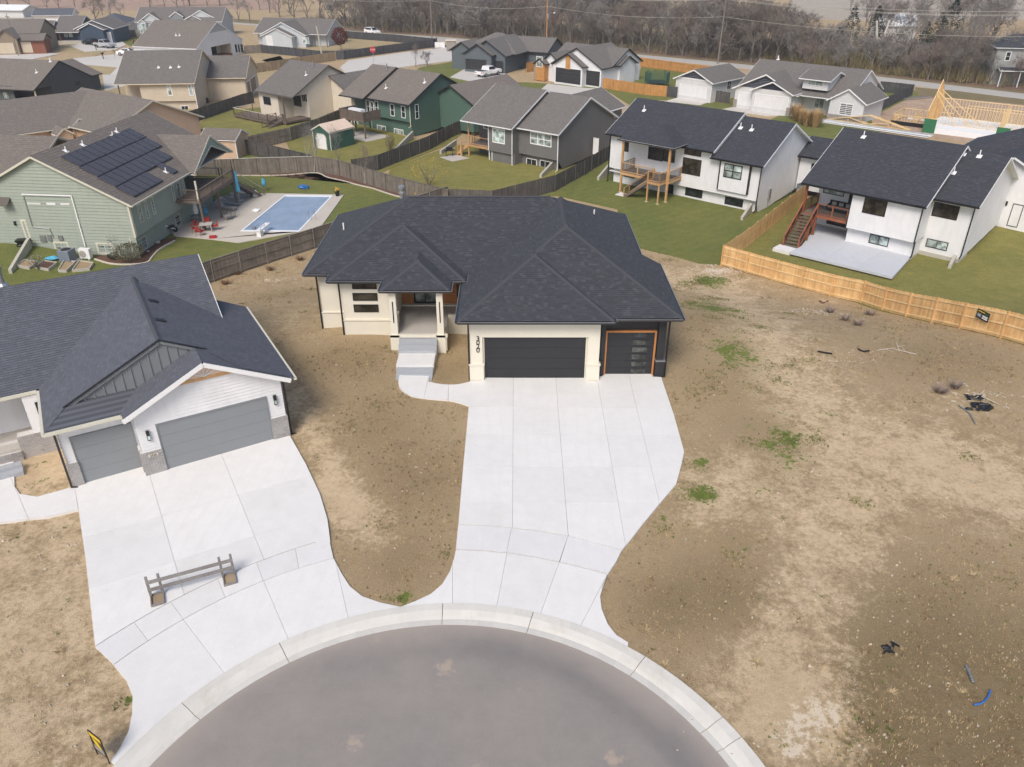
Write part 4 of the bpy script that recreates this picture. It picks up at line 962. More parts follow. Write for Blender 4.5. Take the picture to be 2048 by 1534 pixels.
# upper grey gable
m = MB(); F = [Vector((-2.15, 1.35, 3.72)), Vector((3.6, 1.35, 3.72)), Vector((3.6, 1.35, 4.9)), Vector((1.875, 1.35, 5.72))]
m.poly([(-2.2, 1.35, 3.6), (3.75, 1.35, 3.6), (3.75, 1.35, 4.85), (1.875, 1.35, 5.78), (-2.2, 1.35, 3.78)]); H.part(m, 'gable_wall', 'bb_grey')
for k in range(12):
    u = -1.6 + k * .41; zt = 3.75 + .5 * (u + 2.2) if u < 1.875 else 5.75 - .5 * (u - 1.875)
    m = MB(); m.box(u - .03, u + .03, 1.31, 1.35, 3.65, zt); H.part(m, 'batten', 'bb_grey')
m = MB(); m.bar((-2.5, 1.28, 3.55), (1.875, 1.28, 5.74), .1, .17); m.bar((3.75, 1.28, 4.81), (1.875, 1.28, 5.74), .1, .17); H.part(m, 'gable_trim', 'bb_grey')
m = MB(); m.bar((-2.5, 1.22, 3.66), (1.875, 1.22, 5.85), .1, .05); m.bar((3.75, 1.22, 4.92), (1.875, 1.22, 5.85), .1, .05); H.part(m, 'gable_edge', 'black')
# walls
m = MB(); U = Vector((0, 0, 1)); V3 = Vector
lap(m, [V3((0, .06, -.3)), V3((6.55, .06, -.3)), V3((6.55, .06, 3.3)), V3((3.27, .06, 4.94)), V3((0, .06, 3.3))], U, .17, .03)
lap(m, [V3((6.55, .06, -.3)), V3((6.55, 9.0, -1.0)), V3((6.55, 9.0, 3.3)), V3((6.55, .06, 3.3))], U, .17, .03)
lap(m, [V3((-3.0, .85, -.3)), V3((0, .85, -.3)), V3((0, .85, 3.25)), V3((-3.0, .85, 3.25))], U, .17, .03)
lap(m, [V3((-3.0, 8, -.3)), V3((-3.0, .85, -.3)), V3((-3.0, .85, 3.25)), V3((-3.0, 8, 3.25))], U, .17, .03)
lap(m, [V3((0, .85, -.3)), V3((0, .06, -.3)), V3((0, .06, 3.3)), V3((0, .85, 3.3))], U, .17, .03)
H.part(m, 'siding', 'white', kind='stuff')
H.gdoor(('v', .06), (.86, 5.74, -.08, 2.34), 'grey_door', 4, 'bb_grey', 0, .05); H.gdoor(('v', .85), (-2.58, -.15, -.08, 2.34), 'grey_door', 4, 'bb_grey', 0, .05)
# timber beam and pale panel in the gable peak
m = MB(); m.box(1.75, 4.75, -.02, .05, 4.05, 4.2); H.part(m, 'gable_beam', 'deck_tan')
m = MB(); m.poly([(2.0, .0, 4.2), (4.55, .0, 4.2), (3.27, .0, 4.85)]); H.part(m, 'gable_panel', 'pink_roof')
m = MB()
for k in range(5): m.bar((3.27, -.02, 4.2), (3.27 + (k - 2) * .28, -.02, 4.62 - abs(k - 2) * .06), .03, .03)
H.part(m, 'sunburst_ray', 'white_trim', kind='stuff')
m = MB(); m.bar((-.4, -.44, 3.14), (3.27, -.44, 4.98), .03, .2); m.bar((6.95, -.44, 3.14), (3.27, -.44, 4.98), .03, .2); H.part(m, 'rake_board', 'white_trim')
# brick piers: each brick laid on a mortar core
def pier(u0, u1, v0, v1, z0, z1):
    m = MB(); m.box(u0 + .012, u1 - .012, v0 + .012, v1 - .012, z0, z1); core = H.part(m, 'pier', 'mortar')
    b = MB(); ch = .075; n = int((z1 - z0 - .14) / ch)
    for j in range(n):
        z = z0 + j * ch
        for (A, Bq, fixed, ax) in ((u0, u1, v0, 'u'), (v0, v1, u0, 'w'), (v0, v1, u1, 'e')):
            x = A - (.11 if j % 2 else 0)
            while x < Bq - .02:
                x0 = max(x, A); x1 = min(x + .21, Bq)
                if x1 - x0 > .03:
                    d = random.uniform(0, .004)
                    if ax == 'u': b.box(x0, x1, fixed - d, fixed + .02, z + .006, z + ch - .006)
                    elif ax == 'w': b.box(fixed - d, fixed + .02, x0, x1, z + .006, z + ch - .006)
                    else: b.box(fixed - .02, fixed + d, x0, x1, z + .006, z + ch - .006)
                x += .222
    z = z0 + n * ch; x = u0
    while x < u1: b.box(x, min(x + .07, u1), v0 - .02, v0 + .03, z, z1); x += .078
    H.part(b, 'brick', 'brick', kind='stuff')
pier(-3.05, -2.58, .72, 1.0, -.25, 1.12); pier(-.1, .84, -.04, .3, -.25, 1.12); pier(5.78, 6.6, -.04, .3, -.25, 1.12); pier(-.14, -.02, .3, .9, -.25, 1.12)
m = MB(); m.box(.2, .62, -.07, -.03, .86, 1.0); H.part(m, 'number_plaque', 'stone_w')
text(H, '2928', .14, 'black', .004, H.root, Matrix.Translation((.41, -.075, .93 + .1)) @ Matrix.Rotation(R(90), 4, 'X'), 'house_number')
for u in (.42, 6.15):
    q = 2.0 if u > 1 else 1.85; m = MB(); m.box(u - .07, u + .07, -.09, .02, q + .12, q + .36); o = H.part(m, 'wall_lamp', 'black'); m = MB(); m.box(u - .055, u + .055, -.08, -.02, q - .1, q + .12); m.build('lamp_shade', 'glass_pale', o)
    m = MB(); [m.box(u + a - .008, u + a + .008, -.09, -.075, q - .12, q + .12) for a in (-.06, .06)]; m.box(u - .07, u + .07, -.09, .0, q - .13, q - .11); m.build('lamp_frame', 'black', o)
H.down(-3.12, .72, -.2, 3.1, 'dark_trim', (.3, -.1)); H.down(6.68, .1, -.2, 3.1, 'black', (.25, 0))
# porch at far left
m = MB(); m.box(-9, -3.1, 5.0, 5.2, -.4, .55); H.part(m, 'porch_wall', 'mortar')
pier(-4.9, -3.1, 4.4, 4.9, -.3, 1.05); H.box('siding_column', -4.2, -3.2, 4.5, 4.9, 1.0, 3.0, 'white', True); H.box('porch_floor', -9, -4.0, 4.4, 8, -.3, .5, 'conc_old')
pier(-9, -4.9, 4.3, 4.6, -.3, .35); m = MB(); m.box(-12, -4.0, 7.9, 8.0, -.2, 3.2); H.part(m, 'porch_back_wall', 'bb_grey'); H.win(('v', 4.5), (-3.75, -3.3, 1.7, 2.6), 1, 1, 'black', 'glass')
for i in range(2): m = MB(); m.box(-6.3, -4.95, 3.3 - i * .35, 3.65 - i * .35, -.25, .25 - i * .17); H.part(m, 'step', 'conc_grey')
# roof: caps, box vents, flue at far left
H.caps((1.875, 1.3, zr), (1.875, 9.7, zr), joined=True, mat='roof_slate', w=.13)
for p in ((306, 603), (320, 643)):
    q = H.PZ(p[0], p[1], zr - .25); u = q.x; z = zr - .5 * abs(u - 1.875); m = MB()
    m.hexa([(u - .2, q.y - .18, z - .05), (u + .2, q.y - .18, z - .2), (u + .2, q.y + .18, z - .2), (u - .2, q.y + .18, z - .05), (u - .18, q.y - .15, z + .14), (u + .22, q.y - .15, z - .02), (u + .22, q.y + .15, z - .02), (u - .18, q.y + .15, z + .14)]); H.part(m, 'roof_vent', 'black')
q = H.PZ(4, 566, 6.2); m = MB(); m.tube((q.x, q.y, 5.8), (q.x, q.y, 6.9), .13, .13, 10); m.tube((q.x, q.y, 6.9), (q.x, q.y, 7.1), .2, .2, 10); m.tube((q.x, q.y, 5.9), (q.x, q.y, 6.2), .35, .2, 10); H.part(m, 'flue_pipe', 'metal')
# ------------------------------------------------------------------ the two white houses with black roofs on the right
def dn(H, p0, p1, v, mat, z0=None):
    a = H.PV(*p0, v); b = H.PV(*p1, v); H.down(a.x, v - .06, b.z if z0 is None else z0, a.z, mat)
H = House('white_house', 'white house with charcoal roof, two-storey rear, cedar deck with steps and open green lawn', 'house', (24.05, 79.22), -41, -3.5, 'white', 'white_trim', 'roof_charcoal', 'black', fine=1, step=.19)
H17 = H
H.gable(-17.2, -3.9, -1.1, 10.8, 2.2, .5, walls=False, rk=.3)
H.gable(-4.2, 1.6, -1.1, 11.4, 1.66, .5, walls=False, rk=.3)
m = MB(); U = Vector((0, 0, 1)); V3 = Vector
def wall(m, *P): lap(m, [V3(p) for p in P], U, H.step, .026)
zr1, zr2_ = 2.2 + .5 * 5.95, 1.66 + .5 * 6.25
wall(m, (-16.8, -.5, -1.6), (-9.3, -.5, -1.6), (-9.3, -.5, 2.3), (-16.8, -.5, 2.3))
wall(m, (-9.3, -.5, -2.0), (-4.0, -.5, -2.0), (-4.0, -.5, 2.3), (-9.3, -.5, 2.3))
wall(m, (-4.0, -.5, -2.0), (1.15, -.5, -2.0), (1.15, -.5, 1.8), (-4.0, -.5, 1.8))
wall(m, (1.15, -.5, -1.85), (1.15, .2, -3.4), (1.15, 11.2, -2.6), (1.15, 11.0, 1.75), (1.15, 5.15, zr2_ - .2), (1.15, -.5, 1.8))
wall(m, (-16.5, 0, -3.6), (.9, 0, -3.6), (.9, 0, -1.6), (-16.5, 0, -1.6)); wall(m, (.9, 0, -3.6), (.9, 9, -3.2), (.9, 9, -1.6), (.9, 0, -1.6))
wall(m, (-16.8, 10.5, -3), (-16.8, -.5, -1.6), (-16.8, -.5, 2.3), (-16.8, 4.9, zr1 - .2), (-16.8, 10.5, 2.3))
wall(m, (-4.0, -.5, 1.5), (-4.0, 10, 1.5), (-4.0, 10, 3), (-4.0, 4.9, zr1 - .2), (-4.0, -.5, 2.3))
H.part(m, 'siding', 'white', kind='stuff')
H.box('soffit', -16.8, 1.15, -.5, .0, -2.02, -1.95, 'white_trim'); H.box('foundation', -16.55, .95, -.04, 9, -4.2, -3.3, 'found')
# porch roof over the deck
H.hip(-14.0, -7.2, -3.3, 4.5, 2.45, .36, gutter=True)
# rear windows
B = 'black'
H.win(('v', -.5), (1298, 290, 1325, 323), 1, 1, B, 'glass', .06); H.win(('v', -.5), (1328, 296, 1349, 326), 1, 1, B, 'glass', .06)
H.win(('v', -.5), (1246, 279, 1257, 304), 1, 1, B, 'glass', .06)
H.win(('v', -.5), (1370, 295, 1402, 314), 1, 1, B, 'glass_brown', .06); H.win(('v', -.5), (1367, 314, 1400, 353), 1, 1, B, 'glass_brown', .06)
r = H.rect(('v', -.75), (1450, 326), (1482, 360)); H.box('bay', -3.1, .05, -.75, -.45, -1.5, 1.6, 'white', True)
for u in (-3.16, .11): H.box('bay_trim', u - .07, u + .07, -.78, -.45, -1.5, 1.6, 'black')
H.win(('v', -.75), r, 2, 2, B, ('glass_blind', 'glass_blind', 'glass_pale', 'glass_pale'), .08, .1, casing=None)
H.win(('v', 0), (1372, 373, 1404, 397), 2, 1, B, 'glass', .06); H.win(('v', 0), (1451, 392, 1485, 415), 2, 1, B, 'glass', .06); H.win(('v', 0), (1248, 348, 1269, 357), 2, 1, B, 'glass_blind', .06)
H.win(('v', 0), (1335, 367, 1346, 388), 1, 1, B, 'glass', .06)
H.down(1.2, -.58, -3.1, 1.6, 'black'); H.down(-16.9, -.55, -3.3, 2.1, 'black', (-.2, 0))
for p in ((1288, 221, -1.1, 2.2), (1481, 256, -1.1, 1.66), (1503, 260, -1.1, 1.66)): H.vent(p[0], p[1], p[2], p[3], .5)
# garage wing behind
H.gable(-1.6, 7.2, 7.0, 17, 1.1, .42, 'v', zb=-2.4, rk=.3, ov=.5) if False else None
H.gable(1.0, 9.5, 8.2, 14.2, 1.0, .5, zb=-2.6, rk=.3, ends=(1, 1)); H.win(('v', 8.7), (2.6, 3.4, -1.9, .3), 1, 1, B, 'glass', name='side_door')
# a small window wall of electricity boxes on the side
H.box('meter_box', 1.18, 1.34, 2.0, 2.4, -2.3, -1.3, 'metal'); H.box('conduit', 1.18, 1.24, 2.15, 2.23, -3.3, -2.3, 'metal')
def retaining(px, name_lbl, h0, h1, w=.25):
    pts = [G(*p) for p in px]; m = MB(); a, b = pts; d = (b - a).normalized(); s = Vector((-d.y, d.x, 0)) * (w / 2)
    m.hexa([a - s - Vector((0, 0, .4)), b - s - Vector((0, 0, .4)), b + s - Vector((0, 0, .4)), a + s - Vector((0, 0, .4)), a - s + Vector((0, 0, h0)), b - s + Vector((0, 0, h1)), b + s + Vector((0, 0, h1)), a + s + Vector((0, 0, h0))])
    o = m.build('retaining_wall', 'found'); tag(o, name_lbl, 'retaining wall', 'sloping retaining walls at house corners')
retaining([(1483, 441), (1513, 412)], 'short sloping concrete wall at right rear corner of the white house with cedar deck', .35, 1.4)
retaining([(1196, 361), (1222, 347)], 'short sloping concrete wall at left rear corner of the white house with cedar deck', .4, 1.5)
retaining([(1898, 538), (1921, 502)], 'grey sloping retaining wall behind the white house with red deck', .4, 1.2)
retaining([(1081, 356), (1115, 330)], 'sloping concrete wall beside the basement windows of the grey house', .4, 1.1)
retaining([(881, 309), (912, 293)], 'low concrete wall beside the black grill', .5, .9)
retaining([(790, 303), (826, 277)], 'sloping concrete wall at the corner of the forest green house', .35, 1.0)

H = House('white_house', 'white house with charcoal roof and red wooden stair deck inside new cedar fence', 'house', (30.41, 69.05), -43, -3.0, 'white', 'white_trim', 'roof_charcoal', 'black', fine=1, step=.19)
H18 = H
H.gable(-4.65, 6.3, -1.0, 14.0, 1.75, .5, walls=False, rk=.3); H.gable(5.9, 9.7, 1.1, 13.0, 2.0, .5, walls=False, rk=.3)
zr1 = 1.75 + 3.75; zr2_ = 2.0 + .5 * 5.95
m = MB()
wall(m, (0, -.6, -1.5), (5.95, -.6, -1.5), (5.95, -.6, 1.8), (0, -.6, 1.8)); wall(m, (5.95, -.6, -1.5), (5.95, 2, -1.5), (5.95, 2, 3.0), (5.95, -.6, 1.8))
wall(m, (0, 2.6, -3), (0, -.6, -1.5), (0, -.6, 1.8), (0, 2.6, 3.3)); wall(m, (0, 0, -3.0), (5.8, 0, -3.0), (5.8, 0, -1.5), (0, 0, -1.5)); wall(m, (5.8, 0, -3.0), (5.8, 2, -3.0), (5.8, 2, -1.5), (5.8, 0, -1.5))
wall(m, (-4.3, 2.6, -3), (0, 2.6, -3), (0, 2.6, 3.4), (-4.3, 2.6, 3.4)); wall(m, (-4.3, 13.5, -2.5), (-4.3, 2.6, -3), (-4.3, 2.6, 3.4), (-4.3, 6.5, zr1 - .2), (-4.3, 13.5, 2))
wall(m, (5.8, 1.9, -2.9), (9.2, 1.9, -2.9), (9.2, 1.9, 2.2), (5.8, 1.9, 2.2)); wall(m, (9.2, 1.9, -2.9), (9.2, 12.6, -2.2), (9.2, 12.6, 2.2), (9.2, 7.05, zr2_ - .2), (9.2, 1.9, 2.2))
wall(m, (6.0, 1, 2), (6.0, 13, 2), (6.0, 13, 2.5), (6.0, 6.5, zr1 - .2), (6.0, .5, 2.4))
H.part(m, 'siding', 'white', kind='stuff'); H.box('soffit', 0, 5.95, -.6, 0, -1.53, -1.47, 'white_trim'); H.box('foundation', -.02, 5.85, -.05, 2, -3.35, -3.0, 'found'); H.box('foundation', -4.3, 0, 2.55, 2.7, -3.35, -2.8, 'found'); H.box('foundation', 5.8, 9.2, 1.86, 4, -3.5, -2.85, 'found')
r = H.rect(('v', -.6), (1731, 392), (1769, 434)); H.win(('v', -.6), (r[0], r[1], r[2], r[3]), 1, 1, B, 'glass_brown', .07)
H.win(('v', 0), (1741, 467, 1775, 494), 2, 1, B, ('glass_blind', 'glass_pale'), .06)
H.win(('v', 1.9), (1870, 403, 1913, 441), 2, 2, B, 'glass_brown', .07); H.win(('v', 1.9), (1855, 476, 1893, 502), 2, 1, B, ('glass_blind', 'glass_pale'), .06)
H.win(('v', 2.6), (-3.9, -1.9, .2, 2.0), 1, 1, B, 'glass_pale', .07); H.win(('v', 2.6), (-1.4, -.2, -.9, 2.0), 1, 1, B, 'glass', .07, name='patio_door'); H.win(('v', 2.6), (-3.0, -1.0, -2.6, -1.8), 1, 1, B, 'glass', .06)
H.down(5.98, -.68, -1.7, 1.65, 'black', (0, .3)); H.down(5.9, -.1, -3.0, -1.6, 'black'); H.down(9.25, 1.8, -2.7, 1.9, 'black'); H.box('corner_board', -.05, .05, -.66, -.55, -1.5, 1.8, 'black')
for p in ((1727, 274, -1.0, 1.75), (1927, 309, 1.1, 2.0), (1958.5, 313, 1.1, 2.0), (1907, 346, 1.1, 2.0)): H.vent(p[0], p[1], p[2], p[3], .5)
# garage wing with its gable to the lawn
q = H.PV(2015.7, 313, 12.6); H.gable(q.x - 4.2, q.x + 5.5, 12.2, 22, q.z - 2.3, .5, 'v', zb=-2.6, rk=.4, ov=.4)
H.win(('v', 12.62), (q.x + 1.6, q.x + 2.5, -2.3, -.2), 1, 1, 'black', 'white', .06, name='side_door'); H.box('wall_lamp', q.x + 1.0, q.x + 1.15, 12.5, 12.62, -.5, -.1, 'black')
hp_ = H.hip(q.x - 6.5, q.x + 7, 17, 29, 1.9, .5); 

# ------------------------------------------------------------------ grey house (centre right)
H = House('grey_house', 'warm grey two-storey-rear house with white trim and small cedar deck, beside leafy shrub yard', 'house', (4.71, 95.68), -38.5, -3.5, 'grey', 'white_trim', 'roof_grey', 'white_trim', step=.2)
H16 = H
H.gable(-12.4, -4.3, -2.25, 11.7, 1.2, .5, walls=False, rk=.3); H.gable(-5.0, 1.7, -1.0, 12, 1.14, .5, walls=False, rk=.3)
m = MB()
wall(m, (-12, .8, -3.5), (-8.0, .8, -3.5), (-8.0, .8, 2.2), (-12, .8, 2.2)); wall(m, (-8.3, -1.75, -2.0), (-4.6, -1.75, -2.0), (-4.6, -1.75, 1.2), (-8.3, -1.75, 1.2)); wall(m, (-8.3, .8, -2), (-8.3, -1.75, -2), (-8.3, -1.75, 1.2), (-8.3, .8, 2.4))
wall(m, (-7.97, -1.5, -3.6), (-4.4, -1.5, -3.6), (-4.4, -1.5, -1.9), (-7.97, -1.5, -1.9)); wall(m, (-4.6, -1.75, -2.0), (-4.6, 0, -2.0), (-4.6, 0, 2), (-4.6, -1.75, 1.2)); wall(m, (-4.4, -1.5, -3.6), (-4.4, 0, -3.6), (-4.4, 0, -1.9), (-4.4, -1.5, -1.9)); wall(m, (-7.97, .8, -3.6), (-7.97, -1.5, -3.6), (-7.97, -1.5, -1.9), (-7.97, .8, -1.9))
wall(m, (-4.6, -.5, -2.0), (1.3, -.5, -2.0), (1.3, -.5, 1.2), (-4.6, -.5, 1.2)); wall(m, (-4.5, 0, -3.6), (1.1, 0, -3.6), (1.1, 0, -1.9), (-4.5, 0, -1.9))
wall(m, (1.3, -.5, -2.0), (1.3, .5, -3.2), (1.3, 11.5, -2.6), (1.3, 11.5, 1.2), (1.3, 5.5, 4.2), (1.3, -.5, 1.2)); wall(m, (-12, 11.3, -3), (-12, .8, -3.5), (-12, .8, 2.4), (-12, 4.7, 4.4), (-12, 11.3, 1.2)); wall(m, (-4.6, 0, 1), (-4.6, 11.3, 1), (-4.6, 4.7, 4.5))
H.part(m, 'siding', 'grey', kind='stuff'); H.box('soffit', -8.3, 1.3, -.48, 0, -2.03, -1.97, 'white_trim')
G_ = ('glass_blind', 'glass_pale')
H.win(('v', -1.75), (985, 255, 1010, 289), 1, 1, 'white_trim', 'glass_pale', .14); H.win(('v', -.5), (1061, 262, 1103, 295), 3, 2, 'white_trim', ('glass_blind', 'glass_pale', 'glass_blind'), .12, .12)
H.win(('v', 0), (1053, 315, 1074, 334), 2, 1, 'white_trim', 'glass', .09); H.win(('v', 0), (1080, 319, 1101, 338), 2, 1, 'white_trim', 'glass', .09); H.win(('v', .8), (-11.3, -10.3, -.2, 1.0), 1, 1, 'white_trim', 'glass_blind', .1); H.win(('v', .8), (-10.8, -9.4, -2.9, -2.1), 1, 1, 'white_trim', 'glass_blind', .1)
H.down(-4.55, -1.83, -3.5, 1.1, 'white_trim'); H.down(1.35, -.6, -3.3, 1.1, 'white_trim', (.1, -.5)); H.corner(-8.3, -1.77, -2.0, 1.2); H.corner(-7.97, -1.52, -3.6, -2.0); H.corner(1.3, -.52, -2, 1.1)
H.gable(-1.5, 6.5, 7.5, 16, .6, .5, 'v', zb=-2.8, rk=.3, ov=.4) if False else None
q = H.PZ(1252, 212, 1.4); H.gable(q.x - 8, q.x, 6.2, q.y, 1.4, .5, 'v', zb=-2.8, ov=.4, rk=.3)
H.win(('v', 6.5), (1.7, 2.5, -2.5, -.5), 1, 1, 'white_trim', 'white_trim', .05, name='side_door')

# ------------------------------------------------------------------ forest green house with deck
H = House('green_house', 'forest green two-storey-rear house with brown roof and dark enclosed deck', 'house', (-13.47, 111.7), -39, -3.5, 'green', 'dark_trim', 'roof_brown', 'dark_trim', step=.22)
H13 = H
ze = 1.12; a = H.gu((727.5, 194), (817.5, 210), (886, 147.5), ze, walls=False, rk=.3); u0, u1, v0, vr, ze = a; zr = ze + .5 * (vr - v0)
b = H.gu((675, 190), (725, 197.5), (732.5, 126), 1.12, walls=False, rk=.3)
W0 = v0 + .5
m = MB()
wall(m, (u0 + .2, W0, -1.3), (u1 - .35, W0, -1.3), (u1 - .35, W0, 1.2), (u0 + .2, W0, 1.2)); wall(m, (u0 + .3, W0 + .5, -3.9), (u1 - .55, W0 + .5, -3.9), (u1 - .55, W0 + .5, -1.2), (u0 + .3, W0 + .5, -1.2))
wall(m, (u1 - .35, W0, -1.3), (u1 - .35, W0 + .6, -3.3), (u1 - .35, 2 * vr - W0, -2.6), (u1 - .35, 2 * vr - W0, ze + .1), (u1 - .35, vr, zr - .2), (u1 - .35, W0, ze + .1))
wall(m, (b[0] + .5, b[2] + 2.4, -3.8), (u0 + .3, b[2] + 2.4, -3.8), (u0 + .3, b[2] + 2.4, 2.0), (b[0] + .5, b[2] + 2.4, 2.0)); wall(m, (u0 + .3, b[2] + 2.4, -3.8), (u0 + .3, W0, -3.8), (u0 + .3, W0, 1.2), (u0 + .3, b[2] + 2.4, 2.2)); wall(m, (b[0] + .5, 12, -3.3), (b[0] + .5, b[2] + 2.4, -3.3), (b[0] + .5, b[2] + 2.4, 2), (b[0] + .5, b[3], 4), (b[0] + .5, 12, 1.2))
H.part(m, 'siding', 'green', kind='stuff'); H.box('soffit', u0 + .2, u1 - .35, W0, W0 + .5, -1.34, -1.28, 'green')
pv = ('v', W0)
for r, c in (((731, 199, 741, 226), 1), ((741, 202, 749, 228), 1), ((749, 201, 758, 229), 1), ((780, 207, 790, 233), 1), ((802, 211, 812, 237), 1)): H.win(pv, r, c, 2, 'white_trim', 'glass', .09)
H.win(('v', W0 + .5), (754, 249, 773, 269), 2, 1, 'white_trim', 'glass_blind', .1); H.win(('v', W0 + .5), (788, 256, 808, 276), 2, 1, 'white_trim', 'glass_blind', .1); H.win(('v', b[2] + 2.4), (702, 241, 717, 250), 2, 1, 'white_trim', 'glass_blind', .1)
H.win(('u', u1 - .35), (829, 209, 838, 237), 1, 2, 'white_trim', 'glass', .09); H.win(('u', u1 - .35), (893, 198, 899, 217), 1, 2, 'white_trim', 'glass', .09)
H.corner(u0 + .2, W0, -1.3, 1.2, 'cream_trim'); H.corner(u1 - .35, W0 - .02, -1.3, 1.2, 'cream_trim'); H.corner(u0 + .3, W0 + .48, -3.8, -1.3, 'cream_trim'); H.down(u1 - .3, W0 - .08, -2.0, 1.0, 'cream_trim')
H.vent(772, 176, v0, ze, .5); H.vent(849, 165, v0, ze, .5); q = H.vent(774, 139, b[2], ze, .5, h=.8, r=.1, mat='metal')
H.gable(u1 - 2.5, u1 + 6.5, vr - .5, vr + 12, .9, .5, 'v', zb=-2.8)

# ------------------------------------------------------------------ cream house with raised deck
H = House('cream_house', 'cream sided house with raised brown deck and open stair on a grass slope', 'house', (-29.9, 123.33), -39, -3.0, 'cream', 'brown_trim', 'roof_grey', 'brown_trim', step=.22)
H12 = H
a = H.gu((499, 182.5), (584, 195), (659, 130), .5, walls=False, rk=.3); u0, u1, v0, vr, ze = a; zr = ze + .5 * (vr - v0); W0 = v0 + .5
m = MB()
wall(m, (u0 + .3, W0, -3.2), (u1 - 4.2, W0, -3.2), (u1 - 4.2, W0, .7), (u0 + .3, W0, .7)); wall(m, (u1 - 4.2, W0 + 2.6, -3.2), (u1 - .35, W0 + 2.6, -3.2), (u1 - .35, W0 + 2.6, 1.9), (u1 - 4.2, W0 + 2.6, 1.9))
wall(m, (u1 - 4.2, W0, -3.2), (u1 - 4.2, W0 + 2.6, -3.2), (u1 - 4.2, W0 + 2.6, 2), (u1 - 4.2, W0, .7)); wall(m, (u1 - .35, W0 + 2.6, -3.4), (u1 - .35, 2 * vr - W0, -2.6), (u1 - .35, 2 * vr - W0, ze + .1), (u1 - .35, vr, zr - .2), (u1 - .35, W0 + 2.6, 1.9)); wall(m, (u0 + .3, 2 * vr - W0, -3), (u0 + .3, W0, -3), (u0 + .3, W0, .7), (u0 + .3, vr, zr - .2), (u0 + .3, 2 * vr - W0, .7))
H.part(m, 'siding', 'cream', kind='stuff'); m = MB(); m.poly([(u1 - .36, W0, .72), (u1 - .36, W0 + 2.6, .72), (u1 - .36, W0 + 2.6, 2.0)][::1]); m.box(u1 - .4, u1 - .34, W0, W0 + 2.7, .55, .75); H.part(m, 'porch_gable', 'cream')
H.win(('v', W0), (526, 192, 543, 211), 1, 1, 'brown_trim', 'glass', .07); H.win(('v', W0 + 2.6), (u1 - 3.9, u1 - 2.1, -1.5, 1.0), 2, 1, 'dark_trim', 'glass', .07, name='patio_door'); H.win(('v', W0 + 2.6), (u1 - 1.8, u1 - .5, -.7, 1.1), 3, 1, 'white_trim', 'glass', .07)
H.vent(626, 134, v0, ze, .5, h=.8, r=.1, mat='metal'); H.vent(612, 150, v0, ze, .5)
H.gable(u1 - 5, u1 + 4.5, vr, vr + 11, .3, .5, 'v', zb=-2.8)
H12z = (u0, u1, W0, ze)

# ------------------------------------------------------------------ tan house behind the solar house's neighbour
H = House('tan_house', 'tan sided house with brown roof, two white windows and lower garage roof', 'house', (-49.25, 129.91), 5, -2.8, 'tan', 'tan_trim', 'roof_grey', 'tan_trim', step=.2)
a = H.gu((226, 169), (389, 166), (409, 99), .85, rk=.35, zb=-3.3, walls=False); u0, u1, v0, vr, ze = a; W0 = v0 + .5; zr = ze + .5 * (vr - v0)
m = MB()
wall(m, (u0 + 3.6, W0, -1.9), (u1 - .35, W0, -1.9), (u1 - .35, W0, 1), (u0 + 3.6, W0, 1)); wall(m, (u0 + 3.8, W0 + .4, -3.4), (u1 - .5, W0 + .4, -3.4), (u1 - .5, W0 + .4, -1.9), (u0 + 3.8, W0 + .4, -1.9)); wall(m, (u1 - .35, W0, -3.2), (u1 - .35, 2 * vr - W0, -3.2), (u1 - .35, 2 * vr - W0, 1), (u1 - .35, vr, zr - .2), (u1 - .35, W0, 1))
wall(m, (u0 + .3, W0 + 3, -3.2), (u0 + 3.6, W0 + 3, -3.2), (u0 + 3.6, W0 + 3, 2.5), (u0 + .3, W0 + 3, 2.5)); wall(m, (u0 + 3.6, W0 + 3, -3.2), (u0 + 3.6, W0, -3.2), (u0 + 3.6, W0, 1), (u0 + 3.6, W0 + 3, 2.5))
H.part(m, 'siding', 'tan', kind='stuff'); H.box('porch_post', u0 + .3, u0 + .45, W0, W0 + .15, -3, .8, 'brown_trim'); H.box('porch_deck', u0 + .2, u0 + 3.6, W0, W0 + 3, -2.2, -2, 'deck_brown')
for r in ((332, 169, 346, 192), (375, 169, 388, 191)): H.win(('v', W0), r, 1, 2, 'white_trim', ('glass_blind', 'glass_pale'), .12)
H.win(('v', W0 + .4), (361, 211, 379, 223), 2, 1, 'white_trim', 'glass', .1)
b = H.gu((405, 156), (492, 155), (500, 110), .35, rk=.35, zb=-3.3)
H.win(('v', b[2] + .48), (414, 172, 425, 196), 1, 1, 'tan_trim', 'tan', .1, name='side_door'); H.corner(u1 - .35, W0 - .02, -3.2, .9, 'white_trim')
H.gdoor(('u', b[1] - .33), (b[2] + 1.0, b[2] + 3.4, -2.7, -.6), 'brown', 4, 'white_trim'); H.gdoor(('u', b[1] - .33), (b[2] + 4.0, b[2] + 8.4, -2.7, -.6), 'brown', 4, 'white_trim')
for p in ((317, 135), (341, 135), (358, 134)): H.vent(p[0], p[1], v0, ze, .5, .35)

# ------------------------------------------------------------------ sage green house with solar panels
H = House('sage_house', 'sage green house with solar panels on brown roof beside the pool', 'house', (-31.36, 63.7), 84, -3.6, 'sage', 'cream_trim', 'roof_brown', 'cream_trim', fine=1, step=.28)
H3 = H
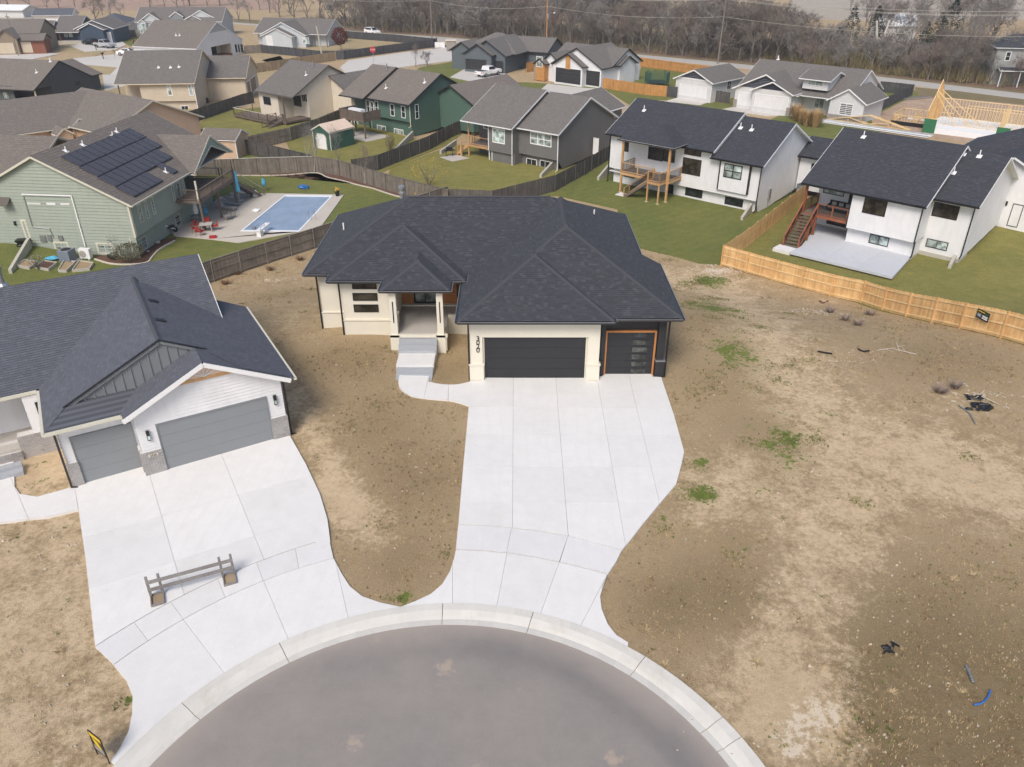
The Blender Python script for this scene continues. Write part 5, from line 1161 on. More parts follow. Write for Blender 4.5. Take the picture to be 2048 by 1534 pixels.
# here u runs away from the camera, v to the left; the eave by the pool is v0
e = H.PZ(262, 411, 1.6); u0, v0 = e.x, e.y; ue = H.PZ(375, 346, 1.6).x; zr = 5.6; hw = (zr - 1.6) / .5 * .98
zr = H.gable(u0, ue + 9, v0, v0 + 15.6, 1.6, .5, walls=False, rk=.3)
vm = v0 + 7.8
Wl = v0 + .5; Ul = u0 + .35
m = MB()
lap(m, [V3((Ul, v0 + 15.2, -3.6)), V3((Ul, Wl, -3.6)), V3((Ul, Wl, 1.65)), V3((Ul, vm, zr - .2)), V3((Ul, v0 + 15.2, 1.75))], U, .28, .045)
lap(m, [V3((Ul, Wl, -1.35)), V3((ue, Wl, -1.35)), V3((ue, Wl, 1.7)), V3((Ul, Wl, 1.7))], U, .28, .045); lap(m, [V3((Ul, Wl + .55, -3.8)), V3((ue + 6, Wl + .55, -3.8)), V3((ue + 6, Wl + .55, -1.3)), V3((Ul, Wl + .55, -1.3))], U, .28, .045)
lap(m, [V3((ue, Wl, -1.35)), V3((ue, Wl + 3.5, -1.35)), V3((ue, Wl + 3.5, 3.2)), V3((ue, Wl, 1.7))], U, .28, .045); lap(m, [V3((ue, Wl + 3.5, -1.35)), V3((ue + 8.5, Wl + 3.5, -1.35)), V3((ue + 8.5, Wl + 3.5, 3)), V3((ue, Wl + 3.5, 3))], U, .28, .045)
H.part(m, 'siding', 'sage', kind='stuff'); H.box('foundation', Ul - .03, Ul + 3, Wl + .5, Wl + 9, -4.1, -3.35, 'found')
# windows on the pool side: plane v = Wl seen from the right (front face of v)
pv = ('v', Wl)
for r in ((272, 410, 288, 443), (285, 401, 299, 433), (298, 393, 312, 427), (340, 369, 352, 401), (350, 363, 364, 396), (362, 358, 372, 389)): 
    a_, b_, c_, d_ = H.rect(pv, r[:2], r[2:]); H.win(pv, (a_, b_, -.45 if r[0] < 320 else -.35, 1.15), 1, 1, 'cream_trim', 'glass_blind', .09)
H.win(('v', Wl + .55), (Ul + .6, Ul + 2.3, -3.1, -1.9), 2, 1, 'cream_trim', 'glass_blind', .08); H.win(('v', Wl + .55), (ue - 2.2, ue - 1.2, -3.1, -1.9), 1, 2, 'cream_trim', 'glass', .08)
pw = ('w', Ul)
for r, c in (((108, 484, 139, 502), 2), ((193, 486, 228, 507), 2)): H.win(pw, r, c, 1, 'cream_trim', 'glass_blind', .08, casing='cream_trim')
for r in ((55, 405, 82, 409), (93, 405, 112, 410), (121, 406, 140, 410)): H.win(pw, r, 1, 1, 'white_trim', 'glass', .09)
H.win(pw, (42, 440, 62, 478), 1, 1, 'cream_trim', 'sage', .1, name='side_door', casing='cream_trim')
a_ = H.PU(45, 388, Ul); b_ = H.PU(144, 391, Ul); c_ = H.PU(172, 492, Ul); d_ = H.PU(48, 392, Ul)
m = MB(); o = Ul - .09; m.bar((o, a_.y, a_.z), (o, b_.y, b_.z), .1, .1); m.bar((o, b_.y, b_.z + .04), (o, c_.y, c_.z), .1, .1); H.part(m, 'line_set_cover', 'white_trim')
m = MB(); k = H.PU(66, 453, Ul); k2 = H.PU(100, 457, Ul); k3 = H.PU(108, 474, Ul); m.path([(o, d_.y, d_.z), (o, k.y, k.z), (o, k2.y, k2.z), (o, k3.y, k3.z)], .03); H.part(m, 'conduit', 'metal')
for r in ((80, 470, 95, 483), (95, 469, 106, 481), (117, 471, 128, 480)): q = H.rect(pw, r[:2], r[2:]); m = MB(); H.slab(m, pw, *q, 0, .14); H.part(m, 'meter_box', 'metal')
q = H.rect(pw, (0, 395), (24, 405)); m = MB(); m.hexa([(Ul - .7, q[0], q[3] - .55), (Ul - .7, q[1], q[3] - .55), (Ul, q[1], q[3]), (Ul, q[0], q[3]), (Ul - .7, q[0], q[3] - .48), (Ul - .7, q[1], q[3] - .48), (Ul, q[1], q[3] + .07), (Ul, q[0], q[3] + .07)]); H.part(m, 'door_hood', 'roof_brown')
q = H.rect(pw, (29, 442), (34, 450)); m = MB(); H.slab(m, pw, *q, 0, .2); H.part(m, 'wall_lamp', 'black')
H.corner(Ul, Wl, -1.35, 1.6, 'cream_trim', .16); H.corner(Ul, Wl + .55, -3.6, -1.35, 'cream_trim'); H.down(Ul + .1, Wl - .07, -1.3, 1.4, 'cream_trim', (0, .4))
# covered porch gable over the deck
pk = H.PZ(420, 270, 4.4)
qz = []
lo_, hi_ = 2.0, 7.
peak = None
P_l = H.PZ(387, 347, 1.5); P_r = H.PZ(466, 302, 1.5); um = (P_l.x + P_r.x) / 2; hw_ = abs(P_r.x - P_l.x) / 2; face = (P_l.y + P_r.y) / 2
pkz = H.PV(420, 270, face).z; slp = (pkz - 1.5) / hw_
H.porch = (um, hw_, face, pkz)
H.gable(um - hw_, um + hw_, face, v0 + 7.5, 1.5, slp, 'v', walls=False, rk=.0, gut=False)
m = MB(); m.poly([(um - hw_ + .3, face + .1, 1.55), (um + hw_ - .3, face + .1, 1.55), (um, face + .1, pkz - .2)]); 
m2 = MB(); w_ = hw_ - .3; inner = .55
m2.poly([(um - w_, face + .1, 1.5), (um - w_ + .35, face + .1, 1.5), (um, face + .1, pkz - 1.0), (um, face + .1, pkz - .2)]); m2.poly([(um + w_, face + .1, 1.5), (um, face + .1, pkz - .2), (um, face + .1, pkz - 1.0), (um + w_ - .35, face + .1, 1.5)]); H.part(m2, 'gable_wall', 'sage')
m = MB(); m.bar((um - w_ + .35, face + .05, 1.5), (um, face + .05, pkz - 1.0), .08, .12); m.bar((um + w_ - .35, face + .05, 1.5), (um, face + .05, pkz - 1.0), .08, .12); H.part(m, 'gable_trim', 'cream_trim')
# front wing roof to the left
q = H.PZ(0, 282, 4.3); H.gable(q.x - 9.5, q.x + 9.5, vm + 1, vm + 24, -.3, .5, 'v', walls=False) if False else H.gable(Ul + 1.0, Ul + 15, vm + 3, vm + 24, 2.0, .46, 'v', zb=-3, rk=.3, ends=(0, 0), walls=False)
for p in ((132, 302), (166, 290), (226, 272), (234, 264), (332, 344)): H.vent(p[0], p[1], v0, 1.6, .5, .4)
# solar array
sol = thing('solar_array', 'black solar panels in long rows on the sage house roof', 'solar panels', (H.O.x, H.O.y, 0), H.ang)
def onroof(px, py):
    lo, hi = 1.6, 7.
    for _ in range(50):
        mm = (lo + hi) / 2; q = H.PZ(px, py, mm)
        if 1.6 + .5 * (q.y - v0) > mm: lo = mm
        else: hi = mm
    return q
qa, qb, qc = onroof(122, 316), onroof(265, 260), onroof(242, 386)
su = (qb.x - qa.x); print('solar', qa, qb, qc, onroof(350, 328), onroof(266, 396), onroof(361, 346))
vt = qa.y; rowh = 1.68; pw_, = (1.02,)
nrm = Vector((0, -.5, 1)).normalized(); upv = Vector((0, 1, .5)).normalized()
pm = MB(); pm.box(0, pw_ - .02, 0, rowh - .03, 0, .04); pme = pm.mesh('solar_panel', 'solar')
fm = MB()
for x0, x1, y0_, y1_ in ((0, 1.0, 0, .03), (0, 1.0, 1.62, 1.65), (0, .03, 0, 1.65), (.97, 1.0, 0, 1.65)): fm.box(x0, x1, y0_, y1_, .03, .05)
fme = fm.mesh('panel_frame', 'solar_frame')
us = qa.x
def panel(x, v_top):
    mt = Matrix.Translation(Vector((x, v_top, 1.6 + .5 * (v_top - v0))) + nrm * .1 - upv * rowh) @ Matrix([Vector((1, 0, 0)), upv, nrm]).transposed().to_4x4()
    o = obj('solar_panel', pme, sol, mat=mt); obj('panel_frame', fme, o)
slopeh = rowh * upv.y; rl = MB()
for row, (xa, n) in enumerate(((3.22, 11), (3.0, 11), (2.78, 10), (2.6, 5))):
    vt_ = 7.32 - row * (slopeh + .03)
    for i in range(n): panel(xa + i * pw_, vt_)
    z_ = 1.6 + .5 * (vt_ - v0) + .12; rl.box(xa, xa + pw_ * n, vt_ - .02, vt_ + .025, z_, z_ + .03)
panel(9.8, 7.32 - 3 * (slopeh + .03) + .1)
rl.build('mounting_rail', 'metal', sol)
# ------------------------------------------------------------------ houses further back
def simple_walls(H, a, W0=None, mat=None, zb=-3.4, rk=.35, openf=False):
    u0, u1, v0, vr, ze = a; W0 = v0 + .5; v1 = 2 * vr - W0; zr = ze + .5 * (vr - v0) - .2; m = MB()
    wall(m, (u0 + rk, W0, zb), (u1 - rk, W0, zb), (u1 - rk, W0, ze + .1), (u0 + rk, W0, ze + .1)); wall(m, (u1 - rk, W0, zb), (u1 - rk, v1, zb), (u1 - rk, v1, ze + .1), (u1 - rk, vr, zr), (u1 - rk, W0, ze + .1))
    wall(m, (u0 + rk, v1, zb), (u0 + rk, W0, zb), (u0 + rk, W0, ze + .1), (u0 + rk, vr, zr), (u0 + rk, v1, ze + .1)); H.part(m, 'siding', mat or H.wall, kind='stuff')
# dark grey house at far left
H = House.at('charcoal_house', 'charcoal sided house with a wide gable and brown roof at left edge', 'house', 67, 182, -.2, -13, -3.3, 'charc', 'dark_trim', 'roof_brown', step=.25)
a = H.gu((-60, 168), (67, 181), (128, 121), -.2, rk=.1, zb=-3.3, walls=False); u0, u1, v0, vr, ze = a; m = MB(); zr = ze + .5 * (vr - v0)
wall(m, (u1 - .1, v0 + 4, -3.3), (u1 - .1, 2 * vr - v0 - .4, -3.3), (u1 - .1, 2 * vr - v0 - .4, 0), (u1 - .1, vr, zr - .2), (u1 - .1, v0 + 4, 1.7)); wall(m, (u0, v0 + 4, -3.3), (u1 - .1, v0 + 4, -3.3), (u1 - .1, v0 + 4, 1.5), (u0, v0 + 4, 1.5)); wall(m, (u0, v0 + .6, -3.3), (u1 - 4.4, v0 + .6, -3.3), (u1 - 4.4, v0 + .6, .2), (u0, v0 + .6, .2))
m.poly([(u1 - .12, v0 + .3, -.1), (u1 - .12, v0 + 4, -.1), (u1 - .12, v0 + 4, 1.7)]); H.part(m, 'siding', 'charc', kind='stuff'); H.box('porch_post', u1 - .3, u1 - .12, v0 + .3, v0 + .5, -3.3, -.1, 'tan_trim'); H.win(('v', v0 + .6), (3, 182, 22, 199), 1, 1, 'dark_trim', 'glass_blind', .1)
H.win(('u', u1 - .1), (150, 163, 160, 168), 1, 1, 'dark_trim', 'glass', .07); H.vent(73, 145, v0, ze, .5); H.vent(101, 123, v0, ze, .5, .6, .1); H.gable(u1 - 14, u1 - 3, vr, vr + 13, -.6, .42, 'v', zb=-3)
# tan house with three small gables between the charcoal and the sage house
H = House.at('tan_house', 'tan house with broad brown roof and small peach gables in front of the charcoal house', 'house', 360, 221, .6, -35, -3.4, 'pinktan', 'cream_trim', 'roof_brown', step=.25)
p = H.PZ(305, 200, 3.6); q = H.PZ(172, 176, 3.6); zr = 3.6; e = H.PZ(360, 221, .9); e2 = H.PZ(259, 236, .9)
s_ = .45; dv = (zr - .6) / s_; H.gable(q.x - 1, p.x, p.y - dv, p.y + dv, .6, s_, zb=-3.4, rk=.4)
H.box('garden_shed_wall', 0, .01, 0, .01, -3, -2.99, 'tan') if False else None
H2b = H
p2 = H.PZ(0, 200, 3.5); q2 = H.PZ(155, 182, 3.5); L_ = q2 - p2
ang2 = -35 + math.degrees(math.atan2(L_.y, L_.x)); c0 = H.W(q2.x, q2.y, 0)
Hs = House('tan_house_wing', 'front wing', 'x', (c0.x, c0.y), ang2, -3.4, 'pinktan', 'cream_trim', 'roof_brown', step=.25)
Hs.gable(-22, 1.5, -6.6, 6.6, .5, .45, zb=-3.4, rk=.4); 
for px_, py_, w_, d_ in ((159, 237, 1.1, 3), (127, 256, 1.0, 3)):
    lo, hi = -1., 5.
    k = Hs.PZ(px_, py_, 1.4 if py_ < 250 else .9); Hs.gable(k.x - w_, k.x + w_, k.y, k.y + d_, k.z - .75, .75, 'v', zb=k.z - 2.2, ov=.1, rk=.15, gut=False)
for px_, py_ in ((-4, 215), (3, 250)):
    k = Hs.PZ(px_, py_, 1.6 if py_ < 240 else .8); Hs.gable(k.x - 2, k.x + 2, k.y, k.y + 4, k.z - 1.6, .8, 'v', zb=k.z - 3, ov=.1, rk=.15, gut=False)
for o in list(Hs.root.children): mw = Matrix.Translation(Hs.root.location) @ Matrix.Rotation(Hs.ang, 4, 'Z') @ Matrix.Translation(o.location); o.parent = H.root; o.matrix_local = (Matrix.Translation(H.root.location) @ Matrix.Rotation(H.ang, 4, 'Z')).inverted() @ mw
bpy.data.objects.remove(Hs.root)
# brown house, far left edge
H = House.at('brown_house', 'brown house with two tan garage doors and brick trim at far left edge', 'house', 38, 108, -3.1, 7, -3.2, 'brown', 'brown_trim', 'roof_brown', step=.3)
pk, w_, ze, sl, pz = H.gv((5, 59), (34, 77), 0, 10, zb=-3.3, ov=.3); H.gdoor(('v', .32), (-30, 86, 32, 107), 'tan', 4, 'brown')
H.gable(-8, 4.4, 3.2, 14, .9, .5, zb=-3.3); k = H.PV(38, 77, 1.2); H.box('brick_bay', k.x - .6, k.x + 5.2, 1.2, 5, -3.3, -.4, 'redbrick'); H.gable(k.x - .8, k.x + 5.4, .8, 6, -.35, .5, zb=-.5); H.gdoor(('v', 1.2), (42, 85, 66, 105), 'tan', 4, 'tan_trim')
# navy house with white garage doors
H = House.at('navy_house', 'navy blue house with white garage doors and two parked cars', 'house', 163, 88, -3.2, 3, -3.2, 'navy', 'white_trim', 'roof_grey', step=.3)
pk, w_, ze, sl, pz = H.gv((177, 46), (207, 59), -.4, 9, zb=-3.3, ov=.4); H.gdoor(('v', .34), (163, 67, 200, 88), 'white', 4, 'white_trim')
k = H.PV(184, 40, 2.0); k2 = H.PV(228, 57, 2.0); sl = (k.z - k2.z) / (k2.x - k.x); H.gable(2 * k.x - k2.x, k2.x, 1.6, 13, k2.z, sl, 'v', zb=-3.3, ov=.4); H.gdoor(('v', 1.94), (206, 65, 225, 84), 'white', 4, 'white_trim')
a = H.gu((101, 65), (157, 64), (120, 31), None, vw=1.0, rk=.3, zb=-3.3, walls=False); m = MB(); u0, u1, v0, vr, ze = a
wall(m, (u0, v0 + 2.2, -3.3), (u1, v0 + 2.2, -3.3), (u1, v0 + 2.2, ze + 1), (u0, v0 + 2.2, ze + 1)); wall(m, (u0 + .3, 2 * vr - v0, -3.3), (u0 + .3, v0 + .4, -3.3), (u0 + .3, v0 + .4, ze), (u0 + .3, vr, ze + .5 * (vr - v0) - .2), (u0 + .3, 2 * vr - v0, ze)); H.part(m, 'siding', 'navy', kind='stuff'); H.box('porch_floor', u0, u1, v0 + .2, v0 + 2.2, -3.4, -2.6, 'conc_old')
for u in (u0 + 1.8, u0 + 3): H.win(('v', v0 + 2.2), (u, u + .9, -1.9, -.4), 1, 1, 'white_trim', 'glass_pale', .1)
H.box('porch_post', u0 + 1.4, u0 + 1.6, v0 + .3, v0 + .5, -2.6, ze, 'redbrick'); k = H.PV(59, 42, v0 + .5); H.gable(k.x - 4, u0 + .2, v0 - 1.4, v0 + 7.5, ze - .3, .62, zb=-3.3, rk=.2, ends=(1, 1))
H.corner(u0 + .25, v0 - .9, -3.3, ze - .2); H.corner(pk - w_ + .45, 0, -3.3, ze - .2)
# dark-roofed houses behind it
H = House.at('dark_roofed_house', 'low white house with long dark roof behind the navy house', 'house', 60, 30, -.4, 8, -3.2, 'white', 'white_trim', 'roof_slate', step=.3)
H.gu((50, 34), (145, 30), (60, 17), .2, zb=-3.2)
H = House.at('dark_roofed_house', 'dark hipped roof over pale brick house behind the two trees', 'house', 185, 48, -.6, 2, -3.2, 'white_sid2', 'white_trim', 'roof_slate', step=.3); k = H.PZ(178, 47, 0); k2 = H.PZ(262, 44, 0); H.hip(k.x, k2.x, k.y, k.y + 11, .0, .42); H.box('wall', k.x + .5, k2.x - .5, k.y + .5, k.y + 10.5, -3.4, 0, 'white_sid2')
# pale grey house with dormers
H = House.at('pale_house', 'pale grey house with brick base, dormers and long grey roof', 'house', 272, 73, -3.2, 2, -3.2, 'pale', 'white_trim', 'roof_grey', step=.3)
a = H.gu((265, 44.5), (444, 43), (275, 14), None, vw=-.5, rk=.3, zb=-3.3, sl=.55); u0, u1, v0, vr, ze = a; H.box('brick_base', 0, 12, -.12, .0, -3.3, -1.6, 'stone')
k = H.PV(298, 26, -.3); k2 = H.PV(326, 43, -.3); H.gable(2 * k.x - k2.x, k2.x, -.6, 6, k2.z, (k.z - k2.z) / (k2.x - k.x), 'v', zb=-3.2, ov=.3, rk=.3)
for px_, r in ((282, (280, 46, 295, 67)), (318, (312, 46, 326, 62))):
    k = H.PV(px_, 38.5, -1.1); H.gable(k.x - 1.15, k.x + 1.15, -1.3, 3, k.z - .85, .75, 'v', zb=-2.4, ov=.15, rk=.2, gut=False); H.win(('v', -1.16), (k.x - .8, k.x + .8, -2.3, k.z - 1.0), 2, 3, 'white_trim', ('glass_pale', 'glass_blind'), .1)
for pp, q_, mt_ in (((350, 23), (366, 33), 'bb_grey'), ((383, 30), (402, 39), 'bb_grey'), ((399, 20), (440, 41), 'pale')):
    k = H.PV(*pp, 1.0 if mt_ == 'pale' else .2); k2 = H.PV(*q_, 1.0 if mt_ == 'pale' else .2); H.gable(2 * k.x - k2.x, k2.x, 1.0 if mt_ == 'pale' else .2, 7, k2.z, (k.z - k2.z) / (k2.x - k.x), 'v', zb=k2.z - 1.0, ov=.1, rk=.2, wall=mt_, gut=False)
# white house with the open garage
H = House.at('white_house', 'white house with grey gable panel, open covered porch and long brown roof', 'house', 392, 97, -.3, -16, -3.2, 'white', 'white_trim', 'roof_brown', step=.3)
a = H.gu((277, 90), (392, 97.5), (448, 44), -.3, rk=.1, zb=-3.3, walls=False); u0, u1, v0, vr, ze = a; W0 = v0 + .4; v1 = 2 * vr - W0; zr = ze + .5 * (vr - v0) - .2; m = MB(); ux = u1 - .1
pL = H.PU(421, 90, ux).y; pR = H.PU(461, 85, ux).y; pt = .0 - .6
wall(m, (u0, W0, -3.3), (ux, W0, -3.3), (ux, W0, ze), (u0, W0, ze)); wall(m, (ux, W0, -3.3), (ux, pL, -3.3), (ux, pL, pt), (ux, W0, ze)); wall(m, (ux, pR, -3.3), (ux, v1, -3.3), (ux, v1, ze), (ux, pR, pt)); wall(m, (ux, W0, ze), (ux, pL, pt), (ux, pR, pt), (ux, v1, ze), (ux, vr, zr)); H.part(m, 'siding', 'white', kind='stuff')
m = MB(); m.poly([(ux + .02, vr - 3.6, zr - 1.75), (ux + .02, vr + 3.6, zr - 1.75), (ux + .02, vr, zr)]); H.part(m, 'gable_panel', 'lgrey'); m = MB(); m.box(ux - 3, ux - .02, pR, pR + .1, -3.2, pt + .2); m.box(ux - 3, ux - 2.9, pL, pR, -3.2, pt + .2); H.part(m, 'porch_wall', 'tan_trim'); H.box('porch_floor', ux - 3, ux, pL, pR, -3.3, -2.7, 'redbrick'); H.box('porch_post', ux - .3, ux, pL - .3, pL, -3.2, pt, 'dark_trim'); H.win(('v', pR - 4), (ux - 2.6, ux - 1.2, -2.6, -.6), 1, 1, 'dark_trim', 'glass', .1)
for a_, b_ in ((469, 475), (475, 480), (480.5, 487)): H.win(('u', ux), (a_, 89, b_, 104), 1, 2, 'black', 'glass', .1)
H.vent(352, 71, v0, ze, .5, .5); H.vent(359, 71, v0, ze, .5, .5)
# pale blue-grey house beside the fenced sandy yard
H = House.at('pale_house', 'pale blue grey house with white gable trims and covered patio beside fenced tan yard', 'house', 520, 94, -3.2, -12, -3.2, 'pale', 'white_trim', 'roof_grey', step=.3)
k = H.PV(551, 56, 0); k2 = H.PV(585, 73, 0); sl = (k.z - k2.z) / (k2.x - k.x); H.gable(2 * k.x - k2.x, k2.x, -.3, 9, k2.z, sl, 'v', zb=-3.3, ov=.3, rk=.3); H.win(('v', 0), (531, 71, 547, 93), 1, 1, 'white_trim', 'white', .1, name='garage_door')
k3 = H.PV(563, 44, 2.0); k4 = H.PV(612, 70, 2.0); sl = (k3.z - k4.z) / (k4.x - k3.x); H.gable(2 * k3.x - k4.x, k4.x, 1.7, 15, k4.z, sl, 'v', zb=-3.3, ov=.3, rk=.3); H.win(('v', 2), (604, 75, 619, 88), 2, 1, 'white_trim', 'glass_pale', .1)
H.gable(2 * k3.x - k4.x - 3, k4.x + 4.5, 4, 16, k4.z, .5, zb=-3.2, ov=1.5, rk=.3); 
for u in (k4.x + 1, k4.x + 4.2): H.box('porch_post', u, u + .2, 4.1, 4.3, -3.3, k4.z, 'brown_trim')
# slate blue house by the corner
H = House.at('slate_house', 'slate blue house with two dark garage doors and white pickup in front', 'house', 977, 146, -3.2, -26, -3.2, 'slate', 'dark_trim', 'roof_grey', step=.25)
k = H.PV(953, 87, -.4); k2 = H.PV(977, 111, -.4); sl = .6; H.gable(k.x - (k.z - k2.z) / sl, k.x + (k.z - k2.z) / sl, -.4, 9, k2.z, sl, 'v', zb=-3.3, ov=.4, rk=.4); H.gdoor(('v', 0), (931, 117, 973, 141), 'dark_trim', 4, 'slate')
k3 = H.PV(972, 80, 1.0); k4 = H.PV(1012, 113, .8); sl = (k3.z - k4.z) / (k4.x - k3.x); H.gable(2 * k3.x - k4.x, k4.x, .9, 14, k4.z, max(.5, sl), 'v', zb=-3.3, ov=.4, rk=.35); H.gdoor(('v', 1.24), (984, 121, 1007, 148), 'dark_trim', 4, 'slate')
H.hip(2 * k.x - k4.x - 1.5, k4.x + .8, 4.0, 16.5, k4.z + .1, .5); H.gable(k4.x - 9, k4.x + 5.2, 9.5, 19, k4.z, .5, zb=-3.3); H.gable(2 * k.x - k2.x - 5.2, 2 * k.x - k2.x + .6, 2, 9, k2.z + .2, .6, 'v', zb=-3.3)
# white and orange house
H = House.at('white_house', 'white house with orange timber bay and dark garage doors', 'house', 1111, 166, -3.2, -41, -3.2, 'white', 'black', 'roof_grey', step=.25)
k = H.PV(1135, 107, -.4); k2 = H.PV(1166, 135, -.4); sl = (k.z - k2.z) / (k2.x - k.x); H.gable(2 * k.x - k2.x, k2.x, -.4, 8, k2.z, sl, 'v', zb=-3.3, ov=.4, rk=.4); H.gdoor(('v', 0), (1112, 134, 1161, 170), 'dark_trim', 4, 'white_trim', fw=.05); m = MB(); kk = H.PV(1136, 124, -.0); H.box('timber_panel', kk.x - .5, kk.x + .55, -.08, 0, -.5, k.z - .3, 'orange_fence')
k3 = H.PV(1155, 95, 1.2); k4 = H.PV(1204, 138, .9); sl = (k3.z - k4.z) / (k4.x - k3.x); H.gable(2 * k3.x - k4.x, k4.x, .9, 12, k4.z, sl, 'v', zb=-3.3, ov=.3, rk=.3); H.gdoor(('v', 1.19), (1173, 140, 1199, 173), 'dark_trim', 4, 'white_trim', fw=.05)
r1 = H.PZ(1240, 87, 3.1); H.gable(2 * k3.x - k4.x - 3, k4.x + .0, 4.2, 14.5, k4.z, .52, zb=-3.3, ov=.5); H.gable(k4.x - 8, k4.x + .5, 6, 12, k4.z, .5, zb=-3.3); H.win(('u', k4.x - .3), (1238, 142, 1243, 158), 1, 1, 'black', 'glass', .08)
k = H.PV(1101, 100, 1.5); H.gable(k.x - 1.8, k.x + 2.2, 1.2, 7, k4.z + .2, .75, 'v', zb=-3.3); k = H.PV(1078, 106, .2); H.box('timber_bay', k.x - .9, k.x + 1.3, .3, 4, -3.2, .0, 'orange_fence'); H.gable(k.x - 1.3, k.x + 1.6, .1, 6, -.2, .7, 'v', walls=False, gut=False); H.win(('v', .3), (1073, 112, 1085, 135), 2, 2, 'white_trim', 'glass_blind', .1); H.box('stone_base', k.x - 1.4, k.x - .9, .5, 3, -3.2, -.4, 'stone')

# detached garage with navy gable
H = House.at('garage_building', 'detached white garage with navy gable and closed white door', 'garage', 1357, 195, -3.2, -46, -3.2, 'white_sid2', 'white_trim', 'roof_grey', step=.25)
k = H.PV(1388, 139, -.4); k2 = H.PV(1426, 167, -.4); sl = (k.z - k2.z) / (k2.x - k.x); back = H.PZ(1491, 152, k2.z).y; H.gable(2 * k.x - k2.x, k2.x, -.4, back, k2.z, sl, 'v', zb=-3.3, ov=.4, rk=.4); H.gdoor(('v', 0), (1361, 168, 1411, 198), 'white', 4, 'white_trim', fw=.1); w_ = k2.x - k.x - .9
m = MB(); m.poly([(k.x - w_, -.02, k2.z + .25), (k.x + w_, -.02, k2.z + .25), (k.x, -.02, k.z - .3)]); H.part(m, 'gable_panel', 'navy2'); H.box('frieze', k.x - w_ - .3, k.x + w_ + .3, -.06, 0, k2.z + .1, k2.z + .28, 'white_trim'); H.win(('u', k2.x - .4), (1455, 162, 1461, 178), 2, 2, 'white_trim', 'glass', .08); H.corner(k2.x - .42, .02, -3.2, k2.z); H.corner(2 * k.x - k2.x + .42, .02, -3.2, k2.z)
# white and navy house with a dormer
H = House.at('white_house', 'white house with navy gables, dormer and front yard grasses', 'house', 1471, 214, -3.2, -42, -3.2, 'white_sid2', 'white_trim', 'roof_grey', step=.25)
k = H.PV(1534, 148, -.2); k2 = H.PV(1466, 175, -.2); w_ = k.x - k2.x; sl = (k.z - k2.z) / w_; H.gable(k2.x, k.x + w_, -.4, 9, k2.z, sl, 'v', zb=-3.3, ov=.4, rk=.4); m = MB(); m.poly([(k.x - w_ + .9, -.02, k2.z + .3), (k.x + w_ - .9, -.02, k2.z + .3), (k.x, -.02, k.z - .3)]); H.part(m, 'gable_panel', 'navy2'); H.gdoor(('v', 0), (1479, 184, 1506, 214), 'white', 4, 'white_trim', fw=.1)
kf = H.PV(1547, 163, -1.2); kf2 = H.PV(1588, 190, -1.2); w2_ = kf2.x - kf.x; sl = (kf.z - kf2.z) / w2_; H.gable(kf.x - w2_, kf2.x, -1.4, 9, kf2.z, sl, 'v', zb=-3.3, ov=.4, rk=.4); m = MB(); m.poly([(kf.x - w2_ + .9, -1.03, kf2.z + .3), (kf.x + w2_ - .9, -1.03, kf2.z + .3), (kf.x, -1.03, kf.z - .3)]); H.part(m, 'gable_panel', 'navy2'); H.gdoor(('v', -1.0), (1512, 188, 1573, 222), 'white', 4, 'white_trim', fw=.1); H.box('stone_base', kf2.x - .9, kf2.x - .35, -1.1, 0, -3.2, -2.0, 'stone'); H.box('stone_base', k2.x + .3, k2.x + .9, -.1, .1, -3.2, -2.0, 'stone')
ra = H.PZ(1744, 140, 4.4); rb = H.PZ(1518, 117, 4.4); ze_ = -.3; e_v = H.PZ(1624, 192.5, ze_).y
lo, hi = 0., 9.
for _ in range(40):
    mm = (lo + hi) / 2
    if ze_ + .5 * (H.PZ(1744, 140, mm).y - e_v) > mm: lo = mm
    else: hi = mm
ra = H.PZ(1744, 140, lo); rb = H.PZ(1518, 117, lo); vv = ra.y - e_v; H.gable(rb.x + .3, ra.x, e_v, ra.y + vv, ze_, .5, zb=-3.3, ov=2.4, rk=.3)
print('H20', ra, rb, e_v)
H.vent(1556, 119, e_v, ze_, .5, .6, .1); ku = H.PV(1697, 185, e_v - .6); H.gable(ku.x - 3.0, ku.x + 3.0, e_v - .6, e_v + 8, ze_ - .1, .62, 'v', zb=-3.3, ov=.4, rk=.35); fv = e_v - .2; m = MB(); m.poly([(ku.x - 2.6, fv - .02, -2.2), (ku.x + 2.6, fv - .02, -2.2), (ku.x + 2.6, fv - .02, ze_ + .1), (ku.x, fv - .02, ze_ + 1.6), (ku.x - 2.6, fv - .02, ze_ + .1)]); H.part(m, 'gable_panel', 'navy2'); H.win(('v', fv - .02), (ku.x - 1.0, ku.x + 1.0, -2.3, -.6), 2, 1, 'white_trim', 'glass', .1); H.box('stone_base', ku.x - 2.66, ku.x + 2.66, fv - .1, fv, -3.3, -2.4, 'stone')
H.win(('v', e_v + 2.4), (ku.x - 6, ku.x - 4.4, -2.4, -.7), 2, 1, 'white_trim', 'glass_blind', .1)
kd = H.PZ(1638, 158, 2.0); H.gable(kd.x - 2.5, kd.x + 2.5, kd.y - 1.5, kd.y + 5, 2.1, .3, zb=.6, ov=.5, rk=.5, wall='white_sid2'); H.win(('v', kd.y - 1.0), (kd.x - 1.2, kd.x + 1.2, 1.15, 1.85), 2, 2, 'white_trim', 'glass_blind', .08)
